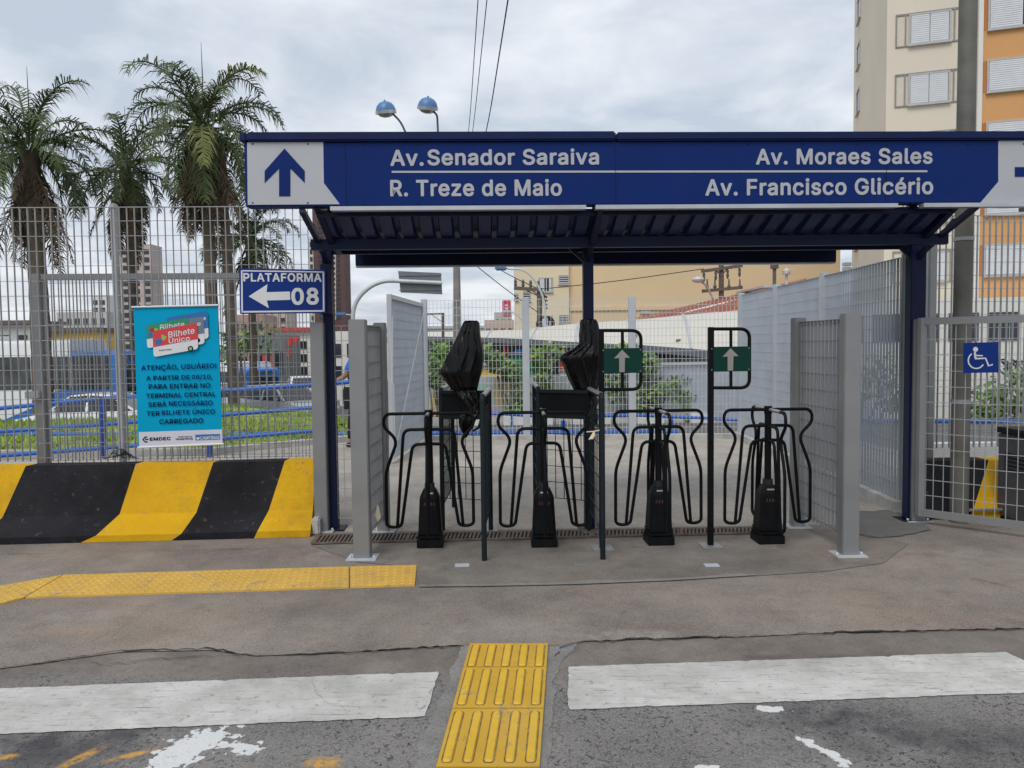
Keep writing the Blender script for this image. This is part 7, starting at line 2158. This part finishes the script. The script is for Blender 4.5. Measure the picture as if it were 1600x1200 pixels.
for (px, Y, m_) in ((790, 33, 'red_post'), (879, 29.5, 'red_post'), (985, 26, 'dark_grey'), (1060, 24, 'dark_grey'), (720, 37, 'dark_grey'), (860, 27.6, 'white')):
    mb = MB(); p = D(px, 540, Y); mb.tube([flat(p, -.8), flat(p, p.z + .2)], .11 if m_ == 'red_post' else .07, 10); mb.build('post', M[m_], root, True)
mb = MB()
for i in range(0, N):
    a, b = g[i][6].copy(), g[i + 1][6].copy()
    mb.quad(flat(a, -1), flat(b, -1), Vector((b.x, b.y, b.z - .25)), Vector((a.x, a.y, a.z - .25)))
mb.build('shade_backdrop', M['dark_grey'], root)  # dark sheet added to stand for the shade under the tent
# goods in the stalls
rr_ = random.Random(31)
stall_cols = ['offwhite', 'yellow_wall', 'card_green', 'galv_l', 'brick', 'rail_blue', 'white', 'dark_grey']
for k, (px, py, Y, w_, h_, c_) in enumerate(((767, 572, 31, .8, 1.3, 'yellow_wall'), (745, 590, 31, 1.2, 1.0, 'galv_l'), (815, 555, 31, .9, .9, 'card_green'), (1068, 563, 24.5, 1.5, .55, 'white'), (1035, 568, 25, .9, .8, 'galv_l'), (905, 580, 27, 1.3, .8, 'offwhite'), (700, 590, 33, 1.3, 1.1, 'offwhite'))):
    p = D(px, py, Y)
    lab = {0: 'yellow panel at a market stall beside the red post', 1: 'pale grey stall counter behind the shrubs on the left', 2: 'green stall panel under the tent left of the fence post', 3: 'white box stall seen under the tent by the right green sign', 4: 'pale crate stack under the tent beside the white box stall', 5: 'off-white stall counter right of the second red post', 6: 'off-white stall counter beside the open gate leaf'}[k]
    r2 = thing('market_stall', lab, 'market stall', flat(p, -.75), 'stalls under the market tent')
    mb = MB(); mb.bbox((p.x, p.y, (p.z - .75) / 2), (w_, .6, p.z + .75), .03); mb.build('counter', M[c_], r2)
    mb = MB(); mb.bbox((p.x, p.y - .05, p.z + .03), (w_ + .15, .8, .06), .01); mb.build('counter_top', M['galv'], r2)
    mb = MB()
    for q in range(5):
        mb.bbox((p.x + rr_.uniform(-w_ * .4, w_ * .4), p.y + rr_.uniform(-.2, .2), p.z + .14), (rr_.uniform(.1, .3), .2, rr_.uniform(.12, .25)), .02)
    mb.build('goods', M[rr_.choice(stall_cols)], r2)

# painted wall behind the shrubs
YW = 18.3
root = thing('painted_wall', 'low pale wall with faded graffiti behind the shrubs', 'wall', (0, YW, H(1, YW)))
a, b = D(660, 590, YW), D(960, 588, YW)
mb = MB(); mb.box(((a.x + b.x) / 2, YW + .1, (a.z - .8) / 2), (b.x - a.x, .2, a.z + .8)); mb.build('wall', M['graf'], root)
ob = root.children[0]; 
root = thing('metal_hoarding', 'pale blue-grey sheet metal hoarding behind the wide shrub', 'hoarding', (5, YW, H(1, YW)))
a, b = D(962, 570, YW - .3), D(1180, 566, YW - 1.5)
mb = MB()
n = 40
for i in range(n):
    p, q = a.lerp(b, i / n), a.lerp(b, (i + 1) / n)
    m_ = (p + q) / 2 + Vector((0, -.03, 0))
    for (c, d) in ((p, m_), (m_, q)):
        mb.quad(flat(c, -.8), flat(d, -.8), d, c)
mb.build('sheet', M['galv_p'], root)
mb = MB(); mb.bar(a + Vector((0, -.05, 0)), b + Vector((0, -.05, 0)), .05, .06); mb.build('rail', M['galv_l'], root)
# wall on the right behind the barred fence
YR = 17
root = thing('painted_wall', 'pale street wall with scrawled black graffiti behind the right shrubs', 'wall', (12, YR, 0))
a, b = D(1290, 556, YR), D(1760, 552, YR - 1)
mb = MB(); mb.hexa([flat(p, -.8) for p in (a, b, b + Vector((0, .2, 0)), a + Vector((0, .2, 0)))] + [a, b, b + Vector((0, .2, 0)), a + Vector((0, .2, 0))])
w_ob = mb.build('wall', M['offwhite'], root)
GP = Plane(flat(a), flat(b - a))
mb = MB(); rr_ = random.Random(4)
for k in range(7):
    x = 1568 + k * 7; 
    pts = [GP.at(x + 10 * math.sin(q * .9 + k), 575 + 14 * math.sin(q * .7 + k * 1.7) + k % 3 * 3, .01) for q in range(10)]
    ribbon(mb, pts, .03, GP.n)
mb.build('graffiti', M['cable'], w_ob)

# far street on the left
def far_building(label, x0, x1, ytop, Y, m, wins=(0, 0), roofm=None, name='city_building', base=-3, group='buildings across the street', wk='none', ybot=None, wm=.55):
    a, b = D(x0, ytop, Y), D(x1, ytop, Y)
    root = thing(name, label, 'building', ((a.x + b.x) / 2, Y, base), group)
    dep = max(4, (b.x - a.x) * .7)
    mb = MB(); mb.box(((a.x + b.x) / 2, Y + dep / 2, (a.z + base) / 2), (b.x - a.x, dep, a.z - base)); mb.build('wall', m, root)
    if roofm:
        mb = MB(); mb.box(((a.x + b.x) / 2, Y + dep / 2 - .1, a.z + .15), (b.x - a.x + .6, dep + .6, .3)); mb.build('roof', roofm, root)
    nx__, nz__ = wins
    pl = Plane((a.x, Y, 0), (1, 0))
    if nx__:
        zlow = D(x0, ybot or 600, Y).z
        W__ = (b.x - a.x) / nx__; Hh = (a.z - .6 - zlow) / nz__
        for i in range(nx__):
            for j in range(nz__):
                if wk == 'plain':
                    mb = MB(); mb.box(pl.pt((i + .5) * W__, zlow + (j + .5) * Hh, .03), (W__ * wm, .1, Hh * .6)); mb.build('window', M['glass'], root)
                else:
                    window(root, pl, (i + .5 - wm / 2) * W__, (i + .5 + wm / 2) * W__, zlow + (j + .25) * Hh, zlow + (j + .8) * Hh, wk)
    return root
far_building('yellow building behind the left bus', 45, 152, 519, 60, M['yellow_wall'], (7, 1), M['slate_roof'], ybot=560, wk='plain', wm=.4)
far_building('grey brown roofed shop at the far left edge', -60, 48, 508, 58, M['grey_wall'], (4, 2), M['slate_roof'], ybot=560, wk='plain')
far_building('pale block with a stepped top behind the yellow building', 88, 166, 488, 110, M['grey_wall'], (6, 3), ybot=545, wk='plain')
far_building('slim pale tower behind the left fence post', 143, 166, 462, 150, M['offwhite'], (2, 8), ybot=560, wk='plain')
far_building('tall pinkish beige tower behind the cyan banner', 187, 236, 382, 130, M['pink_wall'], (3, 14), ybot=560, wk='plain')
far_building('red brown brick building behind the sparse tree', 362, 412, 492, 70, M['brick'], (4, 5), ybot=590, wk='plain')
far_building('pale apartment block behind the platform sign', 398, 448, 486, 85, M['pink_wall'], (4, 7), ybot=590, wk='plain')
far_building('white shop building with a red top edge left of the canopy post', 430, 500, 518, 62, M['offwhite'], (4, 3), mat('red_edge', (0.5, 0.06, 0.05), .7), ybot=590, wk='plain')
far_building('dark grey shop with a flat awning under the platform sign', 404, 445, 523, 55, M['mid_grey'], (2, 1), ybot=600, wk='plain')
far_building('white low building seen between the canopy post and the mesh panel', 500, 575, 518, 58, M['offwhite'], (4, 2), ybot=600, wk='plain')
far_building('slender pale tower just left of the brown tower', 482, 489, 370, 120, M['offwhite'], (1, 16), ybot=560, wk='plain')
tb = far_building('tall dark brown tower behind the left canopy post', 487, 536, 300, 115, M['brown_tower'], (2, 26), ybot=500, wk='plain', wm=.34)
mb = MB()
pb = D(523, 400, 115); 
for i in range(26):
    p = D(529, 330 + i * 7, 114.9)
for x in (517.5, 524.5):
    a, b = D(x, 300, 114.9), D(x, 500, 114.9); mb.bar(a, b, .12, .1, (0, 1, 0))
for i in range(22):
    p, q = D(516, 316 + i * 8.3, 114.9), D(525, 316 + i * 8.3, 114.9); mb.bar(p, q, .12, .35)
mb.build('balcony_edge', M['pink_wall'], tb)
far_building('pinkish low building behind the red shop sign', 757, 803, 500, 62, M['pink_wall'], (4, 2), ybot=530, wk='plain')
far_building('grey set-back block above the pinkish building', 772, 800, 488, 75, M['grey_wall'], (3, 1), ybot=505, wk='plain')
far_building('long pale hall roof beyond the thick concrete pole', 560, 760, 515, 90, M['offwhite'], (10, 1), M['galv_l'], ybot=540, wk='plain')
root = thing('shop_sign', 'upright red shop sign on the corner of the cream building', 'sign', D(792, 496, 50))
mb = MB(); p = D(791.5, 482, 50); mb.bbox(p, (.55, .25, 1.05), .03); mb.build('sign_panel', mat('red_shop_sign', (0.55, 0.05, 0.09), .5), root)
mb = MB()
for i in range(3):
    mb.box(p + Vector((.0, -.13, .2 - i * .22)), (.22, .02, .10))
mb.build('sign_marks', M['white'], root)
root = thing('shop_sign', 'bright red angular sign on the white shop left of the canopy', 'sign', D(452, 555, 54))
mb = MB()
for (x0, y0, x1, y1) in ((450, 527, 457, 541), (458, 526.5, 466, 535), (449, 545, 454, 558)):
    a, b = D(x0, y1, 54), D(x1, y0, 54); mb.bbox((a + b) / 2, (b.x - a.x, .3, b.z - a.z), .03)
mb.build('sign_panel', mat('bright_red_sign', (0.65, 0.02, 0.015), .5), root)
root = thing('shop_sign', 'red and blue vertical shopfront panels under the platform sign', 'sign', D(415, 580, 53))
mb = MB()
for (x0, x1) in ((411, 416), (424, 428)):
    a, b = D(x0, 582, 53), D(x1, 550, 53); mb.bbox((a + b) / 2, (b.x - a.x, .2, b.z - a.z), .02)
mb.build('red_panel', M['card_red'], root)
mb = MB(); a, b = D(404, 575, 53), D(409, 556, 53); mb.bbox((a + b) / 2, (b.x - a.x, .2, b.z - a.z), .02); mb.build('blue_panel', M['ink2'], root)
